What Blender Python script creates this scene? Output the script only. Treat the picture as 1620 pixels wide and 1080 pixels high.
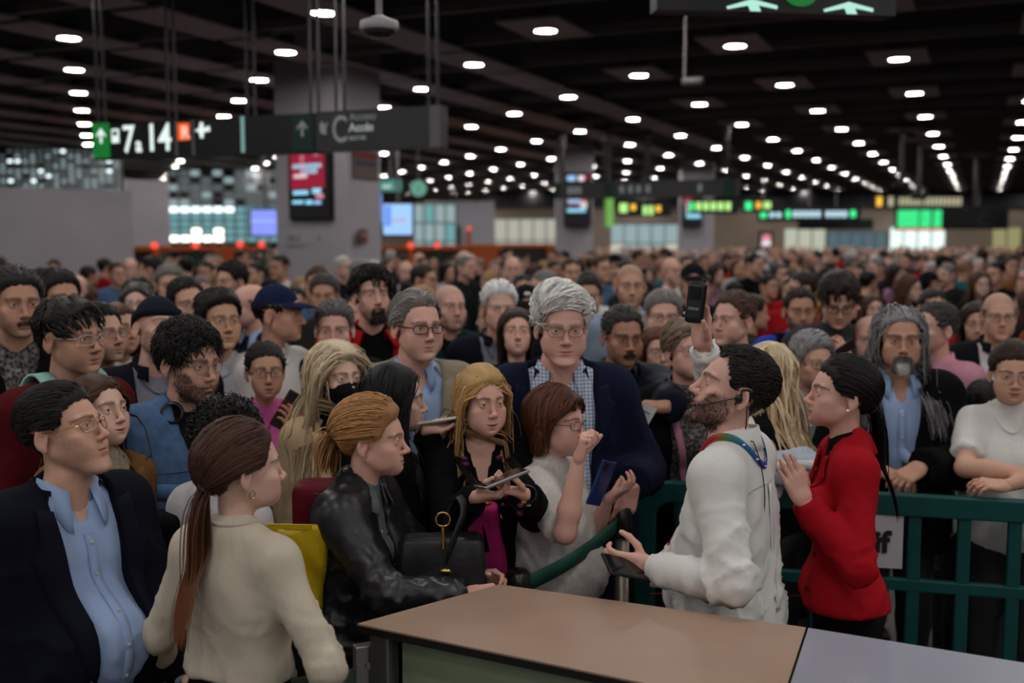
import bpy, math, random, time
import numpy as np
from mathutils import Matrix, Vector
T_START = time.time()
SC = bpy.context.scene
for _o in list(bpy.data.objects):
    bpy.data.objects.remove(_o)
COL = SC.collection
rnd = random.Random(7)

# ------------------------------------------------------------------ camera, world, exposure
CAM_H = 2.0
FPX = 1700.0
PITCH = math.atan(162.0 / FPX)
cam_data = bpy.data.cameras.new('camera')
cam_data.sensor_width = 36.0
cam_data.lens = 36.0 * FPX / 1620.0
cam_data.clip_end = 200
cam_data.dof.use_dof = True
cam_data.dof.focus_distance = 2.95
cam_data.dof.aperture_fstop = 1.9
cam = bpy.data.objects.new('camera', cam_data)
COL.objects.link(cam)
cam.location = (0, 0, CAM_H)
cam.rotation_euler = (math.pi / 2 - PITCH, 0, 0)
SC.camera = cam

world = bpy.data.worlds.new('world')
SC.world = world
world.use_nodes = True
world.node_tree.nodes['Background'].inputs[0].default_value = (0.80, 0.86, 1.0, 1)
world.node_tree.nodes['Background'].inputs[1].default_value = 0.05
SC.view_settings.view_transform = 'Standard'
SC.view_settings.look = 'None'
SC.view_settings.gamma = 1.0
SC.view_settings.exposure = 0.05
SC.view_settings.use_curve_mapping = False
SC.cycles.max_bounces = 5
SC.cycles.diffuse_bounces = 3
SC.cycles.glossy_bounces = 2
SC.cycles.transmission_bounces = 4
SC.cycles.transparent_max_bounces = 6
SC.cycles.caustics_reflective = False
SC.cycles.caustics_refractive = False
SC.cycles.sample_clamp_indirect = 3.0
SC.cycles.use_light_tree = True
SC.cycles.use_denoising = True

_cp, _sp = math.cos(PITCH), math.sin(PITCH)
def ray(px, py):
    x = (px - 810.0) / FPX
    z = -(py - 540.0) / FPX
    return Vector((x, _cp + z * _sp, -_sp + z * _cp))
def at(px, py, Y):
    """point of the place at ground distance Y that the photograph shows at (px, py)"""
    d = ray(px, py)
    return Vector((0, 0, CAM_H)) + d * (Y / d.y)
def atz(px, py, zz):
    d = ray(px, py)
    return Vector((0, 0, CAM_H)) + d * ((zz - CAM_H) / d.z)

# ------------------------------------------------------------------ object helpers
def mesh_np(name, V, F):
    """mesh from numpy verts and a list of face-index arrays (each n x 3 or n x 4)"""
    me = bpy.data.meshes.new(name)
    V = np.asarray(V, np.float32)
    if not isinstance(F, (list, tuple)):
        F = [F]
    F = [np.asarray(f, np.int32) for f in F if len(f)]
    loops = np.concatenate([f.ravel() for f in F])
    tot = np.concatenate([np.full(len(f), f.shape[1], np.int32) for f in F])
    start = np.concatenate([[0], np.cumsum(tot)[:-1]]).astype(np.int32)
    me.vertices.add(len(V)); me.vertices.foreach_set('co', V.ravel())
    me.loops.add(len(loops)); me.loops.foreach_set('vertex_index', loops)
    me.polygons.add(len(tot)); me.polygons.foreach_set('loop_start', start)
    me.polygons.foreach_set('use_smooth', np.ones(len(tot), bool))
    me.update(calc_edges=True)
    return me
def set_col(me, C):
    a = me.color_attributes.new('Col', 'FLOAT_COLOR', 'POINT')
    C = np.asarray(C, np.float32)
    if C.shape[1] == 3:
        C = np.c_[C, np.ones(len(C), np.float32)]
    a.data.foreach_set('color', C.ravel())
def link(name, me, mat=None, parent=None, loc=None):
    o = bpy.data.objects.new(name, me)
    COL.objects.link(o)
    if mat is not None and me is not None and len(me.materials) == 0:
        me.materials.append(mat)
    if parent is not None:
        o.parent = parent
    if loc is not None:
        o.location = loc
    return o
def tag(o, label=None, cat=None, group=None, kind=None):
    if label: o['label'] = label
    if cat: o['category'] = cat
    if group: o['group'] = group
    if kind: o['kind'] = kind
    return o
def empty(name, loc=(0, 0, 0), rz=0.0):
    o = bpy.data.objects.new(name, None)
    o.empty_display_size = 0.1
    COL.objects.link(o)
    o.location = loc
    o.rotation_euler = (0, 0, rz)
    return o

class MB:
    """collects polygons of one part"""
    def __init__(s): s.V = []; s.F = []
    def add(s, V, F):
        b = len(s.V)
        s.V += [tuple(v) for v in V]; s.F += [tuple(i + b for i in f) for f in F]
        return s
    def hexa(s, p):      # 8 points, bottom 4 then top 4, same turn
        return s.add(p, [(3, 2, 1, 0), (4, 5, 6, 7), (0, 1, 5, 4), (1, 2, 6, 5), (2, 3, 7, 6), (3, 0, 4, 7)])
    def box(s, c, d, M=None):
        x, y, z = d[0] / 2, d[1] / 2, d[2] / 2
        P = [Vector((a, b, e)) for e in (-z, z) for a, b in ((-x, -y), (x, -y), (x, y), (-x, y))]
        if M is not None: P = [M @ p for p in P]
        return s.hexa([p + Vector(c) for p in P])
    def tube(s, pts, r, n=8, caps=True):
        pts = [Vector(p) for p in pts]
        rs = r if isinstance(r, (list, tuple)) else [r] * len(pts)
        V = []; F = []; up = None
        for i, p in enumerate(pts):
            t = (pts[min(i + 1, len(pts) - 1)] - pts[max(i - 1, 0)])
            t = t.normalized() if t.length > 1e-9 else Vector((0, 0, 1))
            if up is None:
                up = t.orthogonal().normalized()
            up = (up - t * up.dot(t)).normalized()
            w = t.cross(up)
            for k in range(n):
                a = 2 * math.pi * k / n
                V.append(p + (up * math.cos(a) + w * math.sin(a)) * rs[i])
        for i in range(len(pts) - 1):
            for k in range(n):
                F.append((i * n + k, i * n + (k + 1) % n, (i + 1) * n + (k + 1) % n, (i + 1) * n + k))
        if caps:
            F.append(tuple(reversed(range(n)))); F.append(tuple(range((len(pts) - 1) * n, len(pts) * n)))
        return s.add(V, F)
    def lathe(s, prof, n=16, M=None, c=(0, 0, 0)):   # prof: (r, z)
        V = []; F = []
        for r, z in prof:
            for k in range(n):
                a = 2 * math.pi * k / n
                p = Vector((r * math.cos(a), r * math.sin(a), z))
                if M is not None: p = M @ p
                V.append(p + Vector(c))
        for i in range(len(prof) - 1):
            for k in range(n):
                F.append((i * n + k, i * n + (k + 1) % n, (i + 1) * n + (k + 1) % n, (i + 1) * n + k))
        F.append(tuple(reversed(range(n)))); F.append(tuple(range((len(prof) - 1) * n, len(prof) * n)))
        return s.add(V, F)
    def prism(s, poly, d):    # poly: 3-D points (planar), extruded by vector d
        n = len(poly); d = Vector(d)
        V = [Vector(p) for p in poly] + [Vector(p) + d for p in poly]
        F = [tuple(reversed(range(n))), tuple(range(n, 2 * n))]
        F += [(i, (i + 1) % n, n + (i + 1) % n, n + i) for i in range(n)]
        return s.add(V, F)
    def mesh(s, name, smooth=False):
        me = bpy.data.meshes.new(name)
        me.from_pydata([tuple(v) for v in s.V], [], s.F)
        if smooth:
            me.polygons.foreach_set('use_smooth', [True] * len(me.polygons))
        me.update()
        return me
    def build(s, name, mat, parent=None, loc=None, smooth=False, bevel=0.0):
        me = s.mesh(name, smooth)
        o = link(name, me, mat, parent, loc)
        if bevel:
            m = o.modifiers.new('bevel', 'BEVEL'); m.width = bevel; m.segments = 2; m.limit_method = 'ANGLE'
        return o

# ------------------------------------------------------------------ materials
_MATS = {}
def nodes_of(m):
    return m.node_tree.nodes, m.node_tree.links
def srgb(*c):
    if len(c) == 1: c = c[0]
    return tuple(((v / 255.0) / 12.92 if v / 255.0 <= 0.04045 else ((v / 255.0 + 0.055) / 1.055) ** 2.4) for v in c)
def pm(name, col, rough=0.6, metal=0.0, spec=0.5, noise=0.0, nscale=20.0, bump=0.0, bscale=60.0, stretch=None,
       emit=None, estr=0.0, trans=0.0, alpha=1.0, coat=0.0, sheen=0.0, attr=False, pattern=None, ior=1.45):
    key = (name,)
    if key in _MATS: return _MATS[key]
    m = bpy.data.materials.new(name); m.use_nodes = True
    N, L = nodes_of(m)
    b = N['Principled BSDF']
    b.inputs['Base Color'].default_value = (*col, 1)
    b.inputs['Roughness'].default_value = rough
    b.inputs['Metallic'].default_value = metal
    b.inputs['Specular IOR Level'].default_value = spec
    b.inputs['IOR'].default_value = ior
    b.inputs['Transmission Weight'].default_value = trans
    b.inputs['Alpha'].default_value = alpha
    b.inputs['Coat Weight'].default_value = coat
    b.inputs['Sheen Weight'].default_value = sheen
    if emit:
        b.inputs['Emission Color'].default_value = (*emit, 1)
        b.inputs['Emission Strength'].default_value = estr
    src = None
    tc = N.new('ShaderNodeTexCoord')
    if attr:
        a = N.new('ShaderNodeAttribute'); a.attribute_name = 'Col'
        mx = N.new('ShaderNodeMix'); mx.data_type = 'RGBA'; mx.blend_type = 'MULTIPLY'
        mx.inputs[0].default_value = 1.0
        mx.inputs[6].default_value = (*col, 1)
        L.new(a.outputs['Color'], mx.inputs[7])
        src = mx.outputs[2]
    if pattern is not None:
        src = pattern(N, L, tc, col)
    if noise > 0:
        mp = N.new('ShaderNodeMapping')
        if stretch: mp.inputs['Scale'].default_value = stretch
        L.new(tc.outputs['Object'], mp.inputs['Vector'])
        nz = N.new('ShaderNodeTexNoise'); nz.inputs['Scale'].default_value = nscale; nz.inputs['Detail'].default_value = 4
        L.new(mp.outputs[0], nz.inputs['Vector'])
        mr = N.new('ShaderNodeMapRange')
        mr.inputs['From Min'].default_value = 0.3; mr.inputs['From Max'].default_value = 0.7
        mr.inputs['To Min'].default_value = 1 - noise; mr.inputs['To Max'].default_value = 1 + noise
        L.new(nz.outputs['Fac'], mr.inputs['Value'])
        vm = N.new('ShaderNodeVectorMath'); vm.operation = 'SCALE'
        if src is not None: L.new(src, vm.inputs[0])
        else: vm.inputs[0].default_value = col
        L.new(mr.outputs[0], vm.inputs['Scale'])
        src = vm.outputs[0]
    if src is not None:
        L.new(src, b.inputs['Base Color'])
    if bump > 0:
        mp = N.new('ShaderNodeMapping')
        if stretch: mp.inputs['Scale'].default_value = stretch
        L.new(tc.outputs['Object'], mp.inputs['Vector'])
        nz = N.new('ShaderNodeTexNoise'); nz.inputs['Scale'].default_value = bscale; nz.inputs['Detail'].default_value = 3
        L.new(mp.outputs[0], nz.inputs['Vector'])
        bp = N.new('ShaderNodeBump'); bp.inputs['Strength'].default_value = bump; bp.inputs['Distance'].default_value = 0.01
        L.new(nz.outputs['Fac'], bp.inputs['Height'])
        L.new(bp.outputs[0], b.inputs['Normal'])
    _MATS[key] = m
    return m
def emit_mat(name, col, s):
    return pm(name, (0.01, 0.01, 0.01), rough=0.5, emit=col, estr=s)

# ------------------------------------------------------------------ implicit shapes -> meshes
f32 = np.float32
def A3(v): return np.asarray(v, f32)
def ell(P, c, r):
    q = P - A3(c); r = A3(r)
    a = q / r
    k0 = np.sqrt(np.einsum('ij,ij->i', a, a)) + 1e-9
    b = a / r
    k1 = np.sqrt(np.einsum('ij,ij->i', b, b)) + 1e-9
    return k0 * (k0 - 1.0) / k1
def sph(P, c, r):
    q = P - A3(c)
    return np.sqrt(np.einsum('ij,ij->i', q, q)) - f32(r)
def cap(P, a, b, r1, r2=None, flat=None):
    if r2 is None: r2 = r1
    a = A3(a); b = A3(b)
    q = P - a; ba = b - a
    if flat is not None:
        q = q * A3(flat); ba = ba * A3(flat)
    t = np.clip(q @ ba / max(float(ba @ ba), 1e-9), 0, 1).astype(f32)
    q = q - t[:, None] * ba
    return np.sqrt(np.einsum('ij,ij->i', q, q)) - (f32(r1) + f32(r2 - r1) * t)
def smin(a, b, k):
    h = np.maximum(k - np.abs(a - b), 0) / k
    return np.minimum(a, b) - h * h * (k * 0.25)
def smax(a, b, k):
    return -smin(-a, -b, k)

def grid_pts(lo, hi, h):
    n = [max(3, int(math.ceil((hi[i] - lo[i]) / h)) + 1) for i in range(3)]
    ax = [(lo[i] + h * np.arange(n[i])).astype(f32) for i in range(3)]
    X, Y, Z = np.meshgrid(*ax, indexing='ij')
    return np.stack([X.ravel(), Y.ravel(), Z.ravel()], 1), n
_EDGE = [(0, 1), (2, 3), (4, 5), (6, 7), (0, 2), (1, 3), (4, 6), (5, 7), (0, 4), (1, 5), (2, 6), (3, 7)]
def surface_nets(D, lo, h):
    """D: nx,ny,nz distances (negative inside). Returns verts, quads."""
    nx, ny, nz = D.shape
    ins = D < 0
    c = np.zeros((nx - 1, ny - 1, nz - 1), np.int8)
    for i in (0, 1):
        for j in (0, 1):
            for k in (0, 1):
                c += ins[i:nx - 1 + i, j:ny - 1 + j, k:nz - 1 + k]
    act = (c > 0) & (c < 8)
    idx = np.argwhere(act)
    if len(idx) == 0:
        return np.zeros((0, 3), f32), np.zeros((0, 4), np.int32)
    vid = np.full(act.shape, -1, np.int32)
    vid[act] = np.arange(len(idx))
    corner = np.array([(i, j, k) for i in (0, 1) for j in (0, 1) for k in (0, 1)])
    val = np.stack([D[idx[:, 0] + o[0], idx[:, 1] + o[1], idx[:, 2] + o[2]] for o in corner], 1)
    acc = np.zeros((len(idx), 3), f32); cnt = np.zeros(len(idx), f32)
    for a, b in _EDGE:
        va, vb = val[:, a], val[:, b]
        m = (va < 0) != (vb < 0)
        t = np.where(m, va / np.where(m, va - vb, 1), 0)
        p = corner[a] + t[:, None] * (corner[b] - corner[a])
        acc += np.where(m[:, None], p, 0); cnt += m
    V = (idx + acc / cnt[:, None]) * h + np.asarray(lo)
    Q = []
    for axis in range(3):
        u, v = (axis + 1) % 3, (axis + 2) % 3
        sl0 = [slice(None)] * 3; sl1 = [slice(None)] * 3
        sl0[axis] = slice(0, -1); sl1[axis] = slice(1, None)
        s0 = ins[tuple(sl0)]; s1 = ins[tuple(sl1)]
        ed = np.argwhere(s0 != s1)
        ok = (ed[:, u] > 0) & (ed[:, v] > 0) & (ed[:, u] < D.shape[u] - 1) & (ed[:, v] < D.shape[v] - 1)
        ed = ed[ok]
        if len(ed) == 0: continue
        sgn = s0[ed[:, 0], ed[:, 1], ed[:, 2]]
        def cell(du, dv):
            e = ed.copy(); e[:, u] += du; e[:, v] += dv
            return vid[e[:, 0], e[:, 1], e[:, 2]]
        q = np.stack([cell(-1, -1), cell(0, -1), cell(0, 0), cell(-1, 0)], 1)
        q[~sgn] = q[~sgn][:, ::-1]
        Q.append(q)
    return V.astype(f32), np.concatenate(Q).astype(np.int32)
def polygonize(fn, lo, hi, h):
    P, n = grid_pts(lo, hi, h)
    return surface_nets(fn(P).reshape(n), lo, h)
def vnormals(V, Q):
    n = np.zeros_like(V)
    a = np.cross(V[Q[:, 2]] - V[Q[:, 0]], V[Q[:, -1]] - V[Q[:, 1]])
    for i in range(Q.shape[1]):
        for k in range(3):
            n[:, k] += np.bincount(Q[:, i], a[:, k], len(V))
    return n / (np.linalg.norm(n, axis=1, keepdims=True) + 1e-9)
def waves(P, seed, freq, n=7):
    """smooth pseudo noise, -1..1"""
    r = np.random.RandomState(seed)
    s = np.zeros(len(P), f32)
    for i in range(n):
        k = r.normal(size=3) * freq * r.uniform(0.6, 1.5)
        s += np.sin(P @ k.astype(f32) + r.uniform(0, 6.28))
    return s / math.sqrt(n)

# ------------------------------------------------------------------ head template (faces -Y, eyes at z = 0, metres)
EYE = (0.0315, -0.0752, -0.0005)
def head_field(P):
    Q = P.copy(); Q[:, 0] = np.abs(Q[:, 0])
    d = ell(Q, (0, .016, .036), (.0725, .090, .080))
    d = smin(d, ell(Q, (0, -.012, .022), (.0670, .081, .074)), .02)
    d = smin(d, ell(Q, (0, -.032, -.030), (.0565, .056, .074)), .02)
    d = smin(d, ell(Q, (0, -.046, -.078), (.036, .040, .033)), .02)
    d = smin(d, cap(Q, (.050, .006, -.052), (.016, -.070, -.095), .013, .012), .025)
    d = smin(d, sph(Q, (0, -.080, -.099), .0135), .02)
    d = smin(d, ell(Q, (.045, -.058, -.027), (.019, .021, .015)), .022)
    d = smin(d, ell(Q, (.032, -.061, -.058), (.020, .022, .026)), .022)
    d = smin(d, ell(Q, (.0425, -.036, -.054), (.0140, .032, .032)), .024)
    d = smin(d, cap(Q, (.010, -.0895, .0165), (.043, -.0765, .0175), .0085, .0075), .014)
    d = smax(d, -ell(Q, (.0315, -.0985, -.001), (.0185, .0145, .0115)), .014)
    d = smin(d, sph(Q, (EYE[0], EYE[1], EYE[2]), .0146), .004)
    # nose
    d = smin(d, cap(Q, (0, -.0865, .010), (0, -.1065, -.033), .0068, .0078), .012)
    d = smin(d, sph(Q, (0, -.1095, -.0365), .0098), .007)
    d = smin(d, ell(Q, (.0112, -.0985, -.0405), (.0068, .0100, .0072)), .006)
    d = smax(d, -sph(Q, (.0060, -.1065, -.0478), .0036), .003)
    # mouth
    d = smin(d, ell(Q, (0, -.0655, -.070), (.034, .0265, .027)), .018)
    d = smin(d, cap(Q, (0, -.0932, -.0665), (.0235, -.0815, -.0706), .0044, .0026), .005)
    d = smin(d, cap(Q, (0, -.0915, -.0766), (.0215, -.0815, -.0722), .0056, .0026), .005)
    d = smax(d, -ell(Q, (0, -.0975, -.0714), (.0265, .0160, .0013)), .003)
    d = smax(d, -ell(Q, (0, -.0965, -.0875), (.018, .007, .004)), .008)
    # eye slit
    d = np.maximum(d, -ell(Q, (EYE[0], -.0895, EYE[2] - .0007), (.0134, .0110, .0036)))
    # ear
    c = A3((.0735, .012, -.010))
    q = Q - c
    ca, sa = math.cos(.45), math.sin(.45)
    ex = q[:, 0] * ca - q[:, 1] * sa; ey = q[:, 0] * sa + q[:, 1] * ca
    cb, sb = math.cos(-.22), math.sin(-.22)
    ey2 = ey * cb - q[:, 2] * sb; ez = ey * sb + q[:, 2] * cb
    E_ = np.stack([ex, ey2, ez], 1).astype(f32)
    ear = ell(E_, (.003, .008, .002), (.0065, .0170, .0300))
    ear = smin(ear, ell(E_, (.001, .000, -.026), (.005, .008, .009)), .006)
    ear = smax(ear, -ell(E_, (.0098, .006, .002), (.0062, .0105, .0195)), .004)
    d = smin(d, ear, .006)
    # neck
    d = smin(d, cap(Q, (0, .020, -.045), (0, .036, -.20), .0475, .0525), .022)
    d = smin(d, cap(Q, (0, .046, -.165), (.085, .044, -.232), .030, .030), .04)
    d = np.maximum(d, -.236 - Q[:, 2])
    return d
def make_head_template():
    h = 0.0024
    lo = (0.0 - h * 0.5, -.128, -.245); hi = (.118, .122, .124)
    P, n = grid_pts(lo, hi, h)
    D = head_field(P).reshape(n)
    D = np.concatenate([D[:0:-1], D], 0) if False else np.concatenate([D[1:][::-1], D[1:]], 0)
    lo2 = (-(h * (n[0] - 1.5)), lo[1], lo[2])
    # columns are at +-h/2, +-3h/2 ...
    V, Q = surface_nets(D, lo2, h)
    V[:, 0] -= (V[:, 0].max() + V[:, 0].min()) / 2
    return V, Q
def decimated(V, Q, ratio):
    me = mesh_np('tmp_head', V, Q)
    ob = bpy.data.objects.new('tmp_head', me); COL.objects.link(ob)
    m = ob.modifiers.new('d', 'DECIMATE'); m.ratio = ratio; m.use_symmetry = False
    dg = bpy.context.evaluated_depsgraph_get(); dg.update()
    me2 = bpy.data.meshes.new_from_object(ob.evaluated_get(dg))
    v = np.zeros(len(me2.vertices) * 3, f32); me2.vertices.foreach_get('co', v)
    me2.calc_loop_triangles()
    t = np.zeros(len(me2.loop_triangles) * 3, np.int32); me2.loop_triangles.foreach_get('vertices', t)
    bpy.data.objects.remove(ob); bpy.data.meshes.remove(me); bpy.data.meshes.remove(me2)
    return v.reshape(-1, 3), t.reshape(-1, 3)
_hv, _hq = make_head_template()
_hn = len(_hq) * 2
HEAD = [decimated(_hv, _hq, 16000 / _hn), decimated(_hv, _hq, 6200 / _hn), decimated(_hv, _hq, 2200 / _hn)]
HEADN = [vnormals(v, t) for v, t in HEAD]
print('head template', _hn, [len(t) for v, t in HEAD], round(time.time() - T_START, 1))

def gauss(V, c, s):
    q = (V - A3(c)) / A3(s)
    return np.exp(-np.einsum('ij,ij->i', q, q))
def sstep(a, b, x):
    t = np.clip((x - a) / (b - a), 0, 1)
    return t * t * (3 - 2 * t)
def head_warp(V, o):
    """individual face: o holds amounts around 0"""
    V = V.copy(); W = V.copy()
    x, y, z = W[:, 0], W[:, 1], W[:, 2]
    face = sstep(-.02, -.06, y)
    g = o.get
    jaw = sstep(.0, -.08, z) * sstep(-.17, -.115, z)
    V[:, 0] *= 1 + g('jaw', 0) * jaw
    V[:, 0] *= 1 + g('wide', 0) * sstep(-.17, -.11, z)
    lower = sstep(-.03, -.10, z) * sstep(-.150, -.112, z)
    V[:, 2] -= g('chin', 0) * lower * face
    V[:, 1] -= g('chinf', 0) * np.exp(-((z + .098) / .02) ** 2) * face
    n = gauss(W, (0, -.108, -.034), (.017, .02, .020))
    V[:, 1] -= g('nose', 0) * n
    V[:, 0] *= 1 + g('nosew', 0) * n
    V[:, 1] -= g('hump', 0) * gauss(W, (0, -.098, -.012), (.010, .015, .014))
    V[:, 2] -= g('droop', 0) * n
    for s in (-1, 1):
        c = gauss(W, (s * .045, -.055, -.050), (.026, .030, .030))
        V[:, 0] += s * g('cheek', 0) * c; V[:, 1] -= .6 * g('cheek', 0) * c
        V[:, 1] -= g('brow', 0) * gauss(W, (s * .027, -.090, .018), (.020, .012, .010))
        m = gauss(W, (s * .024, -.085, -.071), (.012, .02, .010))
        ew = gauss(W, (s * EYE[0], -.088, 0), (.019, .02, .013))
        V[:, 2] += g('eyes', 0) * ew * (z - EYE[2]); V[:, 0] += .5 * g('eyes', 0) * ew * (x - s * EYE[0])
        V[:, 2] += g('smile', 0) * m; V[:, 0] += s * .5 * g('smile', 0) * m
        e = gauss(W, (s * .078, .02, -.01), (.014, .03, .035))
        V[:, 0] += s * g('ears', 0) * e
    V[:, 2] -= g('open', 0) * gauss(W, (0, -.09, -.083), (.03, .03, .010)) + g('open', 0) * .8 * lower * face
    nk = sstep(-.085, -.125, z)
    V[:, 0] *= 1 + g('neck', 0) * nk
    V[:, 1] = np.where(nk > 0, .03 + (V[:, 1] - .03) * (1 + g('neck', 0) * nk), V[:, 1])
    dc = gauss(W, (0, -.045, -.115), (.05, .045, .03))
    V[:, 2] -= g('double', 0) * dc; V[:, 1] -= .5 * g('double', 0) * dc
    return V
HAIRLINE_Y = np.array([-.10, -.085, -.066, -.052, -.038, -.020, -.004, .010, .030, .048, .070, .105])
HAIRLINE_Z = np.array([.072, .068, .058, .040, .010, -.004, .020, .026, .014, -.030, -.062, -.078])
def hairline(V, recede=0.0, nape=0.0):
    """> 0 where hair grows"""
    z = np.interp(V[:, 1], HAIRLINE_Y, HAIRLINE_Z)
    if recede:
        z = z + recede * sstep(.02, -.07, V[:, 1]) * (0.5 + 0.9 * np.exp(-((np.abs(V[:, 0]) - .045) / .025) ** 2))
    if nape:
        z = z + nape * sstep(.02, .07, V[:, 1])
    ear = (np.abs(V[:, 0]) > .0705) & (V[:, 2] < .024) & (V[:, 1] > -.012) & (V[:, 1] < .052)
    return np.where(ear, -1, V[:, 2] - z)
def beard_mask(V, style):
    x, y, z = np.abs(V[:, 0]), V[:, 1], V[:, 2]
    line = np.interp(x, [0, .012, .022, .034, .050, .064, .075], [-.058, -.057, -.060, -.060, -.050, -.020, .0])
    m = sstep(.010, -.010, z - line) * sstep(-.135, -.118, z) * sstep(.004, -.012, y)
    m = m * (1 - gauss(V, (0, -.094, -.0715), (.021, .03, .0085)) * 1.0)
    if style == 'goatee':
        m = m * sstep(.034, .026, x) * sstep(-.02, -.05, y)
    if style == 'moustache':
        m = m * sstep(.026, .020, x) * sstep(-.0745, -.070, z) * sstep(-.05, -.07, y)
    return np.clip(m, 0, 1)
def head_colors(V, o):
    """o: skin rgb, brow rgb, lips amount, stubble amount"""
    n = len(V)
    C = np.tile(A3(o['skin']), (n, 1))
    bl = gauss(V, (0, -.110, -.036), (.016, .02, .016))
    for s in (-1, 1): bl = bl + .8 * gauss(V, (s * .042, -.070, -.035), (.022, .03, .018)) + .8 * gauss(V, (s * .080, .02, -.01), (.012, .02, .03))
    bl = np.clip(bl, 0, 1)[:, None] * o.get('blush', .5)
    C = C * (1 - bl * A3((.02, .18, .20)))
    lip = np.clip(gauss(V, (0, -.092, -.0715), (.025, .014, .0085)) * 2.0 - .75, 0, 1)[:, None]
    lc = A3(o.get('lip', (o['skin'][0] * .82, o['skin'][1] * .52, o['skin'][2] * .50)))
    C = C * (1 - lip) + lc * lip
    x, y, z = np.abs(V[:, 0]), V[:, 1], V[:, 2]
    bz = np.interp(x, [.008, .016, .034, .048, .056], [.0185, .0195, .0220, .0200, .0165])
    th = np.interp(x, [.008, .014, .034, .050, .056], [.0036, .0046, .0040, .0026, .0015]) * o.get('browt', 1.0)
    br = np.clip(1.5 - np.abs(z - bz) / th, 0, 1) * (x > .010) * (x < .056) * (y < -.05) * o.get('browa', .75)
    C = C * (1 - br[:, None]) + A3(o.get('browc', (.03, .02, .015))) * br[:, None]
    eye_shade = np.zeros(n, f32)  # shading of the eyelids, painted into the skin colour
    for s in (-1, 1): eye_shade = eye_shade + gauss(V, (s * EYE[0], -.088, .0045), (.014, .01, .0022)) * .38 + gauss(V, (s * EYE[0], -.088, -.005), (.013, .01, .002)) * .25
    if o.get('lod', 1) == 2:  # far heads have no eyeballs: dark sockets painted in instead
        for s in (-1, 1): eye_shade = eye_shade + gauss(V, (s * EYE[0], -.086, 0.0), (.014, .012, .006)) * .8
    C = C * (1 - np.clip(eye_shade, 0, .9)[:, None] * A3((.75, .8, .8)))
    st = o.get('stubble', 0)
    if st:
        m = (np.clip(beard_mask(V, o.get('stubble_style', 'full')) * st * (1 + .22 * waves(V, 5, 500)), 0, 1))[:, None]
        C = C * (1 - m) + A3(o.get('stubblec', (.05, .04, .035))) * m
    sh = o.get('shave', 0)
    if sh:   # cropped hair seen on the scalp
        m = (sstep(-.004, .008, hairline(V, o.get('recede', 0))) * sh)[:, None]
        C = C * (1 - m) + A3(o.get('shavec', (.04, .03, .025))) * m
    return C

# ------------------------------------------------------------------ hands (right hand: fingers +X, palm looks -Z, thumb +Y)
HAND_POSES = {
    'relaxed': dict(c=[(.35, .55, .35), (.45, .6, .4), (.5, .65, .4), (.5, .7, .4)], th=(.75, .5, -.35), sp=.06),
    'flat':    dict(c=[(.05, .10, .05), (.04, .1, .05), (.05, .1, .05), (.08, .12, .05)], th=(.45, .25, -.1), sp=.03),
    'grip':    dict(c=[(.55, .85, .5), (.6, .9, .5), (.65, .95, .5), (.7, 1.0, .5)], th=(.60, .9, -.55), sp=.03),
    'hold':    dict(c=[(.25, .7, .5), (.3, .75, .5), (.35, .75, .5), (.45, .8, .5)], th=(.55, .9, -.75), sp=.10),
    'fist':    dict(c=[(1.1, 1.5, .9), (1.25, 1.6, .9), (1.35, 1.6, .9), (1.4, 1.6, .9)], th=(.5, .6, -.7), sp=.0),
    'pinch':   dict(c=[(.9, 1.0, .5), (1.2, 1.5, .8), (1.3, 1.6, .8), (1.35, 1.6, .8)], th=(.75, .55, -.75), sp=.0),
    'open':    dict(c=[(.15, .25, .15), (.15, .25, .15), (.2, .3, .2), (.25, .3, .2)], th=(.9, .9, -.15), sp=.13),
}
_HAND = {}
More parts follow.
